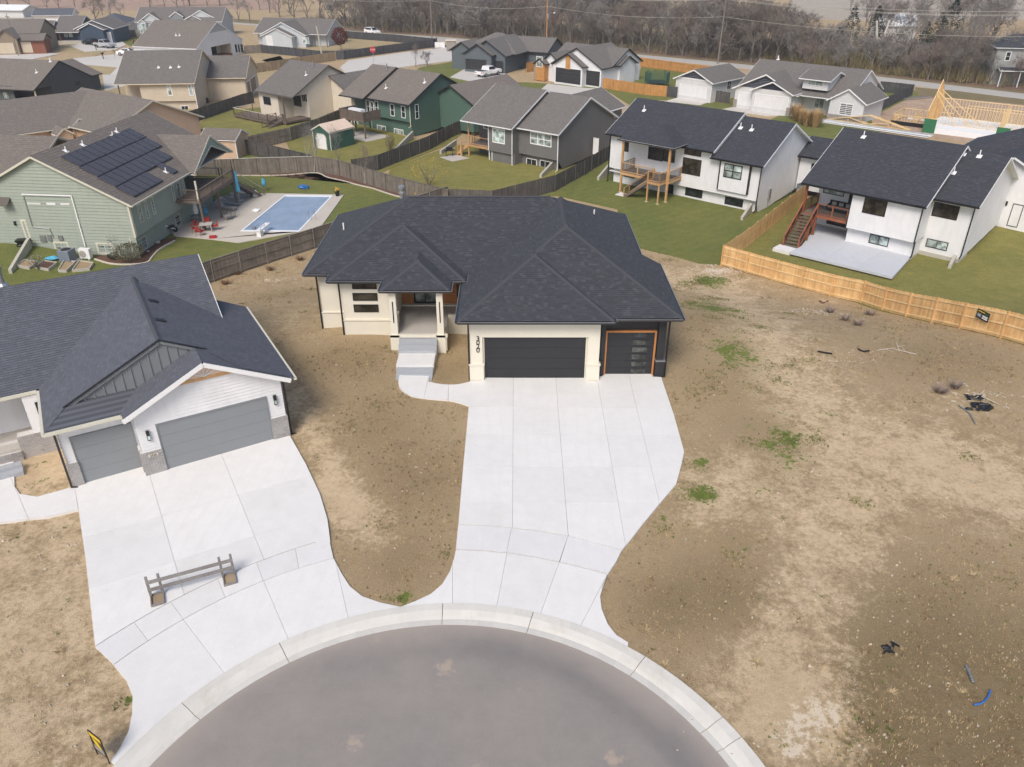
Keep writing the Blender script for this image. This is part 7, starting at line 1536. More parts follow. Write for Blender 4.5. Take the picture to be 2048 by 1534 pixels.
# loungers under the deck edge
def lounger(i, p, rz):
    t = thing('sun_lounger', ['grey sun lounger nearest the red chairs', 'second grey sun lounger of the row', 'grey sun lounger in the middle of the row', 'fourth grey sun lounger of the row', 'grey sun lounger nearest the deck stair'][i], 'sun lounger', p, rz, 'sun loungers beside the pool deck')
    m = MB(); m.box(-.35, .35, -1.0, .45, .3, .36); m.build('seat', 'greyp' if i % 2 else 'cushion', t); m = MB(); s_ = .6 if i == 0 else .25; m.hexa([(-.35, .45, .3), (.35, .45, .3), (.35, 1.1, .3 + s_), (-.35, 1.1, .3 + s_), (-.35, .43, .36), (.35, .43, .36), (.35, 1.08, .36 + s_), (-.35, 1.08, .36 + s_)]); m.build('backrest', 'cushion', t)
    for x in (-.32, .32):
        for y_ in (-.9, .4): m = MB(); m.tube((x, y_, 0), (x, y_, .3), .02, .02, 5); m.build('leg', 'greyp', t)
for i, p in enumerate(((455, 420), (461, 412), (469, 405), (480, 398), (489, 391.5))): lounger(i, at(*p, zp), R(72))
# dining set with red cushions
def table(px, py, w, d, mat, label, rz=.2):
    t = thing('patio_table', label, 'table', at(px, py, zp), rz); m = MB(); m.box(-w / 2, w / 2, -d / 2, d / 2, .68, .73); m.build('table_top', mat, t)
    for x in (-w / 2 + .06, w / 2 - .06):
        for y_ in (-d / 2 + .06, d / 2 - .06): m = MB(); m.box(x - .03, x + .03, y_ - .03, y_ + .03, 0, .68); m.build('leg', mat, t)
    return t
table(414, 462, 1.15, 1.0, 'conc_old', 'square grey patio table between red cushioned chairs')
def chair(px, py, rz, mat, label, group, cush=True):
    t = thing('patio_chair', label, 'chair', at(px, py, zp), rz, group)
    m = MB(); m.box(-.27, .27, -.27, .27, .4, .5); m.build('seat', mat, t)
    if cush: m = MB(); m.box(-.26, .26, .2, .3, .5, .8); m.build('back_cushion', mat, t)
    m = MB(); m.path([(-.28, .3, .45), (-.28, .34, 1.0), (.28, .34, 1.0), (.28, .3, .45)], .018, 5); m.path([(-.28, .34, 1.0), (.28, .32, .5)], .012, 4); m.path([(.28, .34, 1.0), (-.28, .32, .5)], .012, 4); m.build('back_frame', 'deck_brown', t)
    for x in (-.27, .27): m = MB(); m.path([(x, -.3, 0), (x, -.27, .62), (x, .3, .66)], .016, 5); m.build('arm', 'deck_brown', t)
    for x in (-.25, .25): m = MB(); m.tube((x, .33, 0), (x, .28, .45), .016, .016, 5); m.build('leg', 'deck_brown', t)
for p, rz, l in (((397, 458), 1.4, 'red cushioned chair left of the square table'), ((415, 453), 0, 'red cushioned chair on the far side of the square table'), ((431, 460), -1.2, 'red cushioned chair right of the square table'), ((402, 471), 2.8, 'red cushioned chair nearest the lawn'), ((392, 465), 2.0, 'red cushioned chair at the near left corner')): chair(*p, rz, 'red', l, 'red cushioned patio chairs')
o = thing('seat_cushion', 'loose red cushion lying on the patio by the square table', 'cushion', at(426, 475, zp), .3); m = MB(); m.box(-.32, .32, -.28, .28, 0, .14); m.build('cushion', 'red', o)
chair(375, 436, 1.2, 'pink_roof', 'tan chair left of the umbrella table', 'plain patio chairs', False); chair(456, 440, -.5, 'cushion', 'pale chair at the foot of the deck post', 'plain patio chairs', False); chair(464, 436, -.8, 'cushion', 'pale chair nearest the pool', 'plain patio chairs', False)
t = thing('umbrella_table', 'glass patio table with closed white umbrella under the deck corner', 'table', at(396, 446, zp), 0); m = MB(); m.tube((0, 0, .68), (0, 0, .72), .6, .6, 16); m.build('table_top', 'glass_blind', t); m = MB(); m.tube((0, 0, 0), (0, 0, 2.5), .025, .025, 6); m.build('pole', 'metal', t); m = MB(); m.tube((0, 0, .95), (0, 0, 1.3), .2, .24, 10); m.tube((0, 0, 1.3), (0, 0, 2.5), .24, .05, 10); m.build('umbrella', 'foam', t)
t = thing('closed_umbrella', 'closed bright blue umbrella against the deck corner post', 'umbrella', H3.W(ub + .2, vd - .1, -1.0), 0); m = MB(); m.tube((0, 0, -.7), (0, 0, 1.3), .25, .1, 9); m.build('canopy', 'cyanp', t); m = MB(); m.tube((0, 0, -2.3), (0, 0, 1.4), .03, .03, 5); m.build('pole', 'metal', t)
def blob(name, label, cat, p, r, mat, sx=1, sy=1, sz=.5, group=None):
    t = MB(); rr = random.Random(hash(label) % 999); t.ball((0, 0, r * sz * .7), r, sx, sy, sz, 9, 6); t.v = [(x * rr.uniform(.8, 1.15), y_ * rr.uniform(.8, 1.15), max(0, z * rr.uniform(.75, 1.15))) for x, y_, z in t.v]
    o = t.build(name, mat, smooth=False); o.location = p; return tag(o, label, cat, group)
blob('towel', 'light blue towel hung over the lower stair post', 'towel', at(528, 372, -2.7), .4, 'cyanp', .6, .6, 1.2); blob('pool_toy', 'blue and white bundle beside the umbrella table', 'pool toy', at(410, 430, zp), .45, 'cyanp', .8, .8, 1.1)
blob('tarpaulin', 'crumpled blue cover lying on the pool lawn', 'tarpaulin', G(608, 378, .03), .55, 'bluep', 1.2, .6, .5); blob('pool_float', 'white pool toy beside the loungers', 'pool toy', at(512, 393, zp), .4, 'foam', 1, 1, .9); blob('pool_float', 'white round float lying near the pool edge', 'pool toy', at(512, 422, zp), .35, 'foam', 1.2, 1.1, .35); blob('pool_cleaner', 'small grey robot at the near left corner of the pool cover', 'pool cleaner', at(508, 457, zp), .22, 'greyp')
t = thing('plant_pot', 'black pot with yellow flowers at the far right patio corner', 'plant pot', at(675, 392, zp), 0); m = MB(); m.tube((0, 0, 0), (0, 0, .55), .18, .26, 10); m.build('pot', 'black', t); m = MB(); [m.ball((random.gauss(0, .14), random.gauss(0, .14), .7 + random.gauss(0, .1)), .1, n=5, m=3) for _ in range(14)]; m.build('flowers', 'goldleaf', t, kind='stuff')
# mulch bed with stone edging behind the pool lawn
bedc = curve([G(*p) for p in ((470, 352), (560, 352), (630, 347), (655, 356), (690, 364), (715, 371), (745, 378), (775, 388), (800, 395), (840, 402))], 5)
top_ = [G(*p) for p in ((848, 401), (773, 379), (680, 352), (629, 345), (560, 347), (470, 350))]
sheet('mulch_bed', [tuple(p[:2]) for p in bedc + top_], 'mulch', .06, kind='structure')
for i, (a, b) in enumerate(zip(bedc, bedc[1:])):
    if i == 0: ed = bpy.data.objects.new('stone_edging', None); COL.objects.link(ed); ed['kind'] = 'structure'
    m = MB(); za, zb_ = T(a.x, a.y) + .08, T(b.x, b.y) + .08; d = (b - a) * .04; m.bar((a.x + d.x, a.y + d.y, za), (b.x - d.x, b.y - d.y, zb_), .12, .12); m.build('edging_stone', 'stone_w', ed)
b2 = curve([G(*p) for p in ((190, 520), (230, 530), (290, 528), (305, 515), (320, 500), (350, 483))], 4); t2 = [G(*p) for p in ((352, 476), (310, 482), (280, 500), (262, 512), (195, 512))]
sheet('mulch_bed', [tuple(p[:2]) for p in b2 + t2], 'mulch', .06)
for i, (a, b) in enumerate(zip(b2, b2[1:])): m = MB(); m.bar((a.x, a.y, T(a.x, a.y) + .08), (b.x, b.y, T(b.x, b.y) + .08), .12, .12); m.build('edging_stone', 'stone_w', ed)
# things along the sage house wall
t = thing('air_conditioner', 'grey square air conditioner unit beside the sage house', 'air conditioner', G(138, 522), R(-8)); m = MB(); m.box(-.5, .5, -.5, .5, .05, 1.05); m.build('cabinet', 'greyp2' if 'greyp2' in M else 'greyp', t)
for k in range(9): m = MB(); m.box(-.51, .51, -.51, .51, .14 + k * .1, .16 + k * .1); m.build('louvre', 'slate', t)
m = MB(); m.tube((0, 0, 1.05), (0, 0, 1.07), .4, .4, 16); m.build('fan_grille', 'black', t); m = MB(); m.box(-.7, .7, -.7, .7, -.1, .05); m.build('pad', 'conc_old', t)
t = thing('heat_pump', 'white outdoor heat pump with round fan beside the grey air conditioner', 'heat pump', G(174, 518), R(-8)); m = MB(); m.box(-.5, .5, -.2, .2, .12, .95); m.build('cabinet', 'whitep', t); m = MB(); m.tube((-.12, -.2, .52), (-.12, -.23, .52), .3, .3, 18); m.build('fan_grille', 'cushion', t)
for x in (-.35, .35): m = MB(); m.box(x - .04, x + .04, -.25, .25, 0, .12); m.build('foot', 'whitep', t)
t = thing('air_conditioner', 'dark grey air conditioner unit beside the white house with cedar deck', 'air conditioner', H17.W(2.2, 8.0, -2.9), H17.ang); m = MB(); m.tube((0, 0, 0), (0, 0, 1.0), .5, .5, 12); m.build('cabinet', 'greyp', t); m = MB(); m.tube((0, 0, 1.0), (0, 0, 1.03), .4, .4, 12); m.build('fan_grille', 'black', t)
t = thing('air_conditioner', 'dark air conditioner unit behind the tan house', 'air conditioner', G(411, 206), 0); m = MB(); m.box(-.45, .45, -.45, .45, 0, .8); m.build('cabinet', 'dark_trim', t); m = MB(); m.tube((0, 0, .8), (0, 0, .83), .35, .35, 12); m.build('fan_grille', 'black', t)
for i, (a, b, c_, e) in enumerate((((34, 535), (60, 540), (78, 528), (52, 524)), ((72, 538), (98, 543), (115, 530), (90, 526)), ((118, 545), (134, 546), (152, 528), (130, 525)), ((146, 545), (180, 542), (188, 530), (160, 526)))):
    t = thing('garden_bed', ['leftmost timber framed garden bed', 'second timber garden bed with dark soil', 'third timber garden bed with straw', 'rightmost garden bed with a green watering can'][i], 'garden bed', G(*a), 0, 'raised garden beds by the sage house'); q = [G(*p) for p in (a, b, c_, e)]
    for k in range(4): m = MB(); u_, w_ = q[k] - q[0], q[(k + 1) % 4] - q[0]; m.bar(u_ + Vector((0, 0, .13)), w_ + Vector((0, 0, .13)), .07, .28); m.build('side_board', 'found', t)
    m = MB(); m.poly([p - q[0] + Vector((0, 0, .18)) for p in q]); m.build('soil', ('tan_soil', 'mulch', 'tan_soil', 'tan_soil')[i] if 'tan_soil' in M else 'mulch', t)
o = retaining([(22, 548), (62, 496)], 'long pale garden wall slanting toward the sage house door', .4, .9)
t = thing('wheelbarrow', 'dark wheelbarrow parked by the sage house door', 'wheelbarrow', G(52, 494), R(10)); m = MB(); m.hexa([(-.45, -.25, .35), (.35, -.25, .35), (.35, .25, .35), (-.45, .25, .35), (-.65, -.38, .7), (.5, -.38, .7), (.5, .38, .7), (-.65, .38, .7)]); m.build('tray', 'black', t); m = MB(); m.tube((-.5, -.06, .2), (-.5, .06, .2), .2, .2, 12); m.build('wheel', 'rubber', t)
for y_ in (-.28, .28): m = MB(); m.bar((-.5, y_ * .3, .2), (1.0, y_, .55), .04, .04); m.build('handle', 'found', t)
t = thing('motor_scooter', 'white and black scooter leaning under the sage house overhang', 'scooter', G(340, 470, .1), R(60)); m = MB(); m.path([(-.6, 0, .3), (-.3, 0, .9), (.3, 0, .5), (.7, 0, .3)], .08, 6); m.build('frame', 'whitep', t); m = MB(); m.tube((-.65, -.05, .25), (-.65, .05, .25), .25, .25, 12); m.build('wheel', 'rubber', t); m = MB(); m.tube((.7, -.05, .25), (.7, .05, .25), .25, .25, 12); m.build('wheel', 'rubber', t); m = MB(); m.box(-.1, .6, -.15, .15, .55, .75); m.build('seat', 'black', t)
blob('tarpaulin', 'light blue crumpled plastic left of the grey air conditioner', 'tarpaulin', G(105, 520, .05), .5, 'cyanp', 1.2, .7, .35); blob('rock', 'pale rock in the mulch bed by the sage house corner', 'rock', G(316, 488, .08), .25, 'stone_w'); blob('rock', 'small pale rock at the edge of the mulch bed', 'rock', G(296, 505, .08), .14, 'stone_w')
# grill by the grey house
t = thing('grill', 'black barbecue grill beside the small concrete pad', 'grill', G(899, 313, .05), .3); m = MB(); m.box(-.35, .35, -.25, .25, .75, 1.1); m.build('lid', 'black', t); m = MB(); m.box(-.75, .75, -.25, .25, .7, .75); m.build('shelf', 'black', t)
for x in (-.4, .4):
    for y_ in (-.2, .2): m = MB(); m.tube((x, y_, 0), (x, y_, .7), .025, .025, 5); m.build('leg', 'black', t)
for p, l in (((1186, 290), 'blue lidded bin beside the grey house door'), ((1196, 287), 'second blue bin behind it'), ((1175, 300), 'dark bin by the grey fence')): o = MB(); o.hexa([(-.25, -.3, 0), (.25, -.3, 0), (.25, .3, 0), (-.25, .3, 0), (-.3, -.36, 1.0), (.3, -.36, 1.0), (.3, .36, 1.0), (-.3, .36, 1.0)]); t = thing('wheelie_bin', l, 'bin', G(*p), -.6, 'bins'); o.build('body', 'bluep' if 'blue' in l else 'dark_trim', t); m = MB(); m.box(-.32, .32, -.38, .38, 1.0, 1.07); m.build('lid', 'bluep' if 'blue' in l else 'black', t)
# trampoline with safety net
c = G(1313, 172); t = thing('trampoline', 'trampoline with dark safety net behind the orange fence', 'trampoline', c, 0); m = MB(); m.tube((0, 0, .75), (0, 0, .8), 2.2, 2.2, 20); m.build('mat', 'black', t)
for k in range(8): a_ = k * math.pi / 4; x, y_ = 2.2 * math.cos(a_), 2.2 * math.sin(a_); m = MB(); m.tube((x, y_, 0), (x * 1.03, y_ * 1.03, 2.6), .03, .03, 5); m.build('pole', 'dark_trim', t)
m = MB()
for k in range(72):
    a_ = k * math.pi / 36; z1 = 2.2 + .35 * abs(math.cos(a_ * 4)); x, y_ = 2.15 * math.cos(a_), 2.15 * math.sin(a_); m.bar((x, y_, .8), (x, y_, z1), .075, .02)
m.build('net', 'shedgreen', t, kind='stuff')

# ------------------------------------------------------------------ vehicles
def car(kind, label, cat, p, rz, paint, group='cars'):
    t = thing({'car': 'parked_car', 'suv': 'suv', 'pickup': 'pickup_truck'}[kind], label, cat, p, rz, group)
    L, W_, = {'car': (4.7, 1.82), 'suv': (4.9, 1.95), 'pickup': (5.8, 2.0)}[kind]
    prof = {'car': [(-2.35, .35), (-2.35, .75), (-2.2, .92), (-1.6, .98), (-.95, 1.4), (.45, 1.44), (1.15, .98), (2.1, .85), (2.35, .6), (2.35, .35)],
            'suv': [(-2.45, .4), (-2.45, .95), (-2.3, 1.1), (-2.1, 1.65), (-1.6, 1.76), (.5, 1.72), (1.2, 1.12), (2.25, 1.0), (2.45, .75), (2.45, .4)],
            'pickup': [(-2.9, .5), (-2.9, 1.1), (-.95, 1.12), (-.85, 1.82), (.55, 1.84), (1.2, 1.22), (2.65, 1.12), (2.9, .9), (2.9, .5)]}[kind]
    b = MB(); w = W_ / 2
    ins = [0 if z < 1.0 + (.15 if kind != 'car' else 0) else .2 for x, z in prof]
    for i in range(len(prof)):
        j = (i + 1) % len(prof); (x0, z0), (x1, z1) = prof[i], prof[j]; a, c = w - ins[i], w - ins[j]; b.poly([(x0, -a, z0), (x0, a, z0), (x1, c, z1), (x1, -c, z1)])
    for sgn in (-1, 1):
        belt = [(x, z, i_) for (x, z), i_ in zip(prof, ins)]; P = [(x, sgn * (w - i_), z) for x, z, i_ in belt]; c = (0, sgn * w, .8)
        for i in range(len(P)): q = [c, P[i], P[(i + 1) % len(P)]]; b.poly(q if sgn < 0 else q[::-1])
    b.build('body', paint, t)
    g = MB(); zr = {'car': 1.37, 'suv': 1.66, 'pickup': 1.74}[kind]; zb_ = {'car': 1.02, 'suv': 1.18, 'pickup': 1.26}[kind]; x0, x1 = {'car': (-1.25, .75), 'suv': (-2.0, .85), 'pickup': (-.75, .85)}[kind]
    for sgn in (-1, 1):
        o = MB(); yb, yt = sgn * (w - .06), sgn * (w - .17); P = [(x0 - .15, yb, zb_), (x1 + .2, yb, zb_), (x1 - .3, yt, zr), (x0 + .1, yt, zr)]; o.poly(P if sgn < 0 else P[::-1]); o.build('side_window', 'glass', t)
    fx = {'car': (.5, 1.42, 1.12, 1.0), 'suv': (.53, 1.7, 1.17, 1.15), 'pickup': (.58, 1.82, 1.17, 1.25)}[kind]; o = MB(); o.poly([(fx[0] + .02, -w + .25, fx[1]), (fx[2] + .02, -w + .2, fx[3]), (fx[2] + .02, w - .2, fx[3]), (fx[0] + .02, w - .25, fx[1])]); o.v = [(x + .02, y_, z + .02) for x, y_, z in o.v]; o.build('windscreen', 'glass', t)
    if kind == 'pickup': o = MB(); o.box(-2.8, -1.0, -.82, .82, 1.12, 1.135); o.build('bed', 'black', t)
    for x in ((-1.45, 1.45) if kind != 'pickup' else (-1.8, 1.8)):
        for y_ in (-w + .1, w - .1): o = MB(); o.tube((x, y_ - .12, .35), (x, y_ + .12, .35), .36, .36, 16); wh = o.build('wheel', 'rubber', t); o = MB(); o.tube((x, y_ - .125, .35), (x, y_ + .125, .35), .2, .2, 10); o.build('rim', 'metal', wh)
    for y_ in (-w + .25, w - .25): o = MB(); o.box(L / 2 - .08, L / 2 + .01, y_ - .18, y_ + .18, .68, .82); o.build('headlight', 'glass_pale', t); o = MB(); o.box(-L / 2 - .01, -L / 2 + .06, y_ - .15, y_ + .15, .75, .95); o.build('tail_light', 'red', t)
    return t
car('suv', 'white suv driving on the main road', 'car', Zp(745, 68.5, -3.22), R(-42), 'carwhite'); car('pickup', 'silver pickup truck with black bed cover by the navy house', 'pickup truck', Zp(211, 95, -3.2), R(-28), 'carsilver')
car('car', 'black sedan parked behind the silver pickup', 'car', Zp(184, 89, -3.2), R(150), 'carblack'); car('car', 'white sedan half hidden behind the tan house roof', 'car', Zp(256, 110, -3.2), R(5), 'carwhite'); car('pickup', 'white pickup truck parked before the slate blue house', 'pickup truck', Zp(977, 151, -3.15), R(50), 'carwhite')

# ------------------------------------------------------------------ poles, wires, signs
def pole(px, py, h, label, mat='tan_fence', arm=False, r=.16, lean=0):
    b = Zp(px, py, -3.3); t = thing('utility_pole', label, 'utility pole', b, R(-40), 'utility poles'); m = MB(); m.tube((0, 0, -.2), (lean, 0, h), r, r * .65, 10); m.build('pole', mat, t)
    m = MB(); m.box(-1.2, 1.2, -.06, .06, h - .9, h - .78); m.build('crossarm', mat, t)
    for x in (-1.1, -.4, .4, 1.1): m = MB(); m.tube((x, 0, h - .78), (x, 0, h - .6), .05, .04, 6); m.build('insulator', 'greyp', t)
    if arm: m = MB(); m.tube((.3, 0, 6.5), (.3, 0, 7.6), .22, .22, 10); m.build('transformer', 'metal', t); m = MB(); m.path([(0, 0, 7.4), (1.2, -.2, 8.0), (2.2, -.3, 8.0)], .03); m.build('lamp_arm', 'metal', t); m = MB(); m.ball((2.4, -.3, 7.95), .25, sz=.5); m.build('lamp_head', 'whitep', t)
    return b
pl = [pole(864, 79, 13.5, 'grey utility pole where the dark fence meets the road', 'old_wood'), pole(1093, 96, 13.5, 'brown utility pole with transformer and lamp between two houses', 'orange_fence', True), pole(1435, 128, 13.5, 'tall leaning pale utility pole behind the detached garage', 'old_wood', lean=.2), pole(375, 48, 13, 'slender pole behind the pale house with dormers', 'old_wood', r=.12), pole(37, 112, 9, 'thin pole in front of the brown house', 'old_wood', r=.09), pole(645, 60, 12, 'pole at the corner of the dark fence', 'old_wood', r=.1)]
def wire(a, b, sag, n=14):
    P = []
    for i in range(n + 1): t = i / n; p = a + (b - a) * t; P.append(Vector((p.x, p.y, p.z - sag * 4 * t * (1 - t))))
    return P
wo = 0
ext = pl[2] + (pl[2] - pl[1]) * 1.35; ext0 = pl[0] + (pl[0] - pl[1]) * 2.2
seq = [Vector((ext0.x, ext0.y, -3.3)), pl[0], pl[1], pl[2], Vector((ext.x, ext.y, -3.3)), Vector((ext.x * 1.9, ext.y * .7, -3.3))]
for k, (hh, off) in enumerate(((12.7, -1.1), (12.7, 1.1), (13.3, 0), (9.3, 0))):
    m = MB()
    for a, b in zip(seq, seq[1:]): dd = (b - a).normalized(); sd_ = Vector((-dd.y, dd.x, 0)) * off; m.path(wire(a + sd_ + Vector((0, 0, hh)), b + sd_ + Vector((0, 0, hh)), 1.1), .028, 4)
    o = m.build('power_line', 'found'); tag(o, ['power line on the near end of the crossarms', 'power line on the far end of the crossarms', 'topmost power line over the tree belt', 'lowest power line below the crossarms'][k], 'power line', 'power lines')
t = thing('stop_sign', 'red octagonal stop sign at the side street', 'sign', Zp(748, 134, -3.3), R(6)); m = MB(); m.tube((0, 0, 0), (0, 0, 3.4), .04, .04, 5); m.build('post', 'metal', t)
m = MB(); P = [(.62 * math.cos(math.pi / 8 + k * math.pi / 4), .62 * math.sin(math.pi / 8 + k * math.pi / 4)) for k in range(8)]; m.poly([(x, -.05, 3.4 + z) for x, z in P]); m.poly([(x, -.02, 3.4 + z) for x, z in P][::-1]); m.build('sign_plate', 'stopred', t); label_text('STOP', .42, 'white_trim', t, (0, -.06, 3.4))
for p, l in (((875, 95), 'white utility box at the end of the dark fence'), ((885, 95), 'second white utility box near the side street')): t = MB(); t.box(-.6, .6, -.5, .5, 0, 1.2); o = t.build('utility_box', 'whitep'); o.location = Zp(*p, -3.3); tag(o, l, 'utility box', 'white utility boxes')
t = thing('brick_pillar', 'brick entrance pillar at the side street corner', 'pillar', Zp(903, 103, -3.3)); m = MB(); m.box(-1.1, 1.1, -.7, .7, 0, 2.4); m.build('shaft', 'stone', t); m = MB(); m.box(-1.3, 1.3, -.9, .9, 2.4, 2.6); m.build('cap', 'stone_w', t)
t = thing('wayfinding_post', 'pale tall post at the corner of the dark and tan fences', 'post', Zp(646, 121, -3.3)); m = MB(); m.tube((0, 0, 0), (-.6, 0, 7), .2, .16, 8); m.build('shaft', 'found', t)
for p, l in (((193, 101), 'dark mailbox by the street opposite the navy house'), ((207, 118), 'mailbox on a post beside the young street tree'), ((268, 92), 'brick mailbox on the lawn corner')): t = thing('mailbox', l, 'mailbox', Zp(*p, -3.25), 0, 'mailboxes'); m = MB(); m.box(-.07, .07, -.07, .07, 0, 1.0); m.build('post', 'dark_trim', t); m = MB(); m.box(-.2, .2, -.3, .3, 1.0, 1.35); m.build('box', 'redbrick' if 'brick' in l else 'black', t)
blob('rubbish_bin', 'dark blue bin beside the brown house garage', 'bin', Zp(78, 103, -3.2), .7, 'bluep', .8, .8, 1.3)

# ------------------------------------------------------------------ foreground things
za = T(-12, 22.3) + .065
dv = Vector((-10.85, 22.9, 0)) - Vector((-13.55, 21.7, 0)); dv.normalize(); an = math.atan2(dv.y, dv.x)
t = thing('wooden_barricade', 'weathered grey two-rail wooden barricade standing on the driveway', 'barricade', (-12.2, 22.3, za), an)
for x in (-1.25, 1.35):
    m = MB(); m.box(x - .24, x + .24, -.42, -.38, 0, .1); m.box(x - .24, x - .2, -.38, .2, 0, .1); m.box(x + .2, x + .24, -.38, .2, 0, .1); m.box(x - .2, x + .2, .16, .2, 0, .1); tr_ = m.build('base_tray', 'pallet', t, kind='stuff'); m = MB(); m.box(x - .2, x + .2, -.38, .16, 0, .03); m.build('tray_floor', 'tan_fence', t)
    for dx in (-.21, .21): m = MB(); m.box(x + dx - .045, x + dx + .045, .1, .19, 0, 1.0); m.build('post', 'pallet', t)
for z in (.42, .78): m = MB(); m.box(-1.5, 1.6, .04, .09, z - .07, z + .07); m.build('rail', 'pallet', t)
pA, pB = G(195, 1508), G(216, 1525); ss = thing('sign', 'yellow and black framed yard sign standing at the driveway corner', 'sign', pA, 0); dd = pB - pA; L_ = math.hypot(dd.x, dd.y); aa = math.atan2(dd.y, dd.x); ss.rotation_euler = (0, 0, aa)
hh = 1.15; L_ = .62
for x in (0, L_): m = MB(); m.box(x - .015, x + .015, -.015, .015, 0, hh); m.build('frame_post', 'black', ss)
m = MB(); m.box(0, L_, -.015, .015, hh - .03, hh); m.box(.0, L_, -.015, .015, .28, .3); m.build('frame_bar', 'black', ss, kind='stuff'); m = MB(); m.box(.02, L_ - .02, -.008, .008, .3, hh - .03); m.build('sign_face', 'black', ss)
m = MB(); m.box(.02, L_ - .02, -.012, -.008, hh - .22, hh - .03); m.build('sign_band', 'yellow', ss); m = MB(); m.hexa([(.2, -.013, .62), (.5, -.013, .55), (.5, -.009, .55), (.2, -.009, .62), (.1, -.013, .9), (.38, -.013, .82), (.38, -.009, .82), (.1, -.009, .9)]); m.build('logo', 'yellow', ss); m = MB(); [m.box(.06, L_ - .06, -.012, -.008, z, z + .045) for z in (.34, .42, .5)]; m.build('text_bar', 'cushion', ss, kind='stuff')
def hose(px, r, mat, name, label, cat):
    P = curve([G(*p, r * 1.2) for p in px], 4); c0 = P[0].copy(); m = MB(); m.path([p - c0 for p in P], r, 8); o = m.build(name, mat, smooth=True); o.location = c0; tag(o, label, cat)
hose([(1947, 1411), (1962, 1408), (1975, 1396), (1980, 1382)], .035, 'bluep', 'pipe_offcut', 'curved blue plastic pipe piece on the bare lot', 'pipe'); hose([(1931, 1334), (1938, 1348), (1945, 1367)], .05, 'greyp', 'pipe_offcut', 'short grey pipe piece on the bare lot', 'pipe'); hose([(1917, 812), (1938, 828), (1950, 848)], .03, 'greyp', 'pipe_offcut', 'thin curved dark hose near the debris pile', 'hose')
hose([(1635, 704), (1650, 707), (1664, 709)], .05, 'black', 'pipe_offcut', 'black strip of plastic near the gravel patch', 'plastic'); hose([(1716, 699), (1726, 704), (1738, 703)], .05, 'black', 'pipe_offcut', 'crumpled black strip right of the gravel patch', 'plastic')
def rag(px, py, s, mat, name, label, cat, n=9):
    c0 = G(px, py, .0); rr = random.Random(px); m = MB()
    for i in range(n):
        x, y_ = rr.gauss(0, s * .5), rr.gauss(0, s * .3); a_ = rr.uniform(0, 6.3); l = s * rr.uniform(.25, .6); w = s * rr.uniform(.08, .2); d = Vector((math.cos(a_), math.sin(a_), 0)); q = Vector((-d.y, d.x, 0)); c = Vector((x, y_, .03)); z = rr.uniform(.03, .14) * s * 1.6
        m.hexa([c - d * l - q * w, c + d * l - q * w, c + d * l + q * w, c - d * l + q * w, c - d * l * .6 + Vector((0, 0, z)), c + d * l * .5 - q * w * .6 + Vector((0, 0, z)), c + d * l * .6 + q * w * .5 + Vector((0, 0, z * .7)), c - d * l * .5 + q * w * .5 + Vector((0, 0, z))])
    o = m.build(name, mat, kind=None); o.location = c0; tag(o, label, cat)
rag(1776, 1300, .32, 'black', 'plastic_scrap', 'crumpled black plastic scrap on the bare lot', 'scrap'); rag(1968, 815, .6, 'black', 'plastic_scrap', 'large torn black plastic sheet in the debris pile', 'scrap', 14); rag(1942, 795, .45, 'black', 'plastic_scrap', 'smaller black plastic scrap left of the torn sheet', 'scrap'); rag(1645, 605, .4, 'mulch', 'plastic_scrap', 'dark purple scrap on top of the gravel heap', 'scrap', 6)
rag(600, 1181, .1, 'greyp', 'plastic_scrap', 'tiny blue grey wrapper on the left driveway', 'scrap', 4)
# pale rubble at the fence corner, branches, lumber piles
def scatter(name, label, px, py, rx, ry, n, s, mat, flat_=.5, cat='rubble'):
    c0 = G(px, py); rr = random.Random(n); m = MB()
    for i in range(n):
        x, y_ = rr.gauss(0, rx), rr.gauss(0, ry); a_ = rr.uniform(0, 3.1); l, w = s * rr.uniform(.5, 2), s * rr.uniform(.25, .6); d = Vector((math.cos(a_), math.sin(a_), 0)); q = Vector((-d.y, d.x, 0)); c = Vector((x, y_, T(c0.x + x, c0.y + y_) - c0.z - .01)); z = Vector((0, 0, s * flat_ * rr.uniform(.3, 1)))
        m.hexa([c - d * l - q * w, c + d * l - q * w, c + d * l + q * w, c - d * l + q * w, c - d * l * .8 - q * w * .7 + z, c + d * l * .8 - q * w * .8 + z, c + d * l * .7 + q * w * .8 + z, c - d * l * .8 + q * w * .7 + z])
    o = m.build(name, mat, kind='stuff'); o.location = c0; tag(o, label, cat)
scatter('rubble', 'white concrete rubble strewn at the cedar fence corner', 1437, 541, 1.0, .7, 90, .09, 'stone_w'); scatter('rubble', 'pale gravel heap on the bare lot near the cedar fence', 1640, 625, 1.2, 1.0, 160, .05, 'pebble', .8); scatter('rubble', 'second pale gravel patch on the bare lot', 1700, 722, 1.2, .8, 120, .045, 'pebble', .8); scatter('rubble', 'white chips around the torn black plastic', 1950, 790, 1.3, .7, 50, .06, 'stone_w'); scatter('rubble', 'pale chips left of the cream house near the grey fence', 550, 560, 1.2, .5, 40, .07, 'pebble')
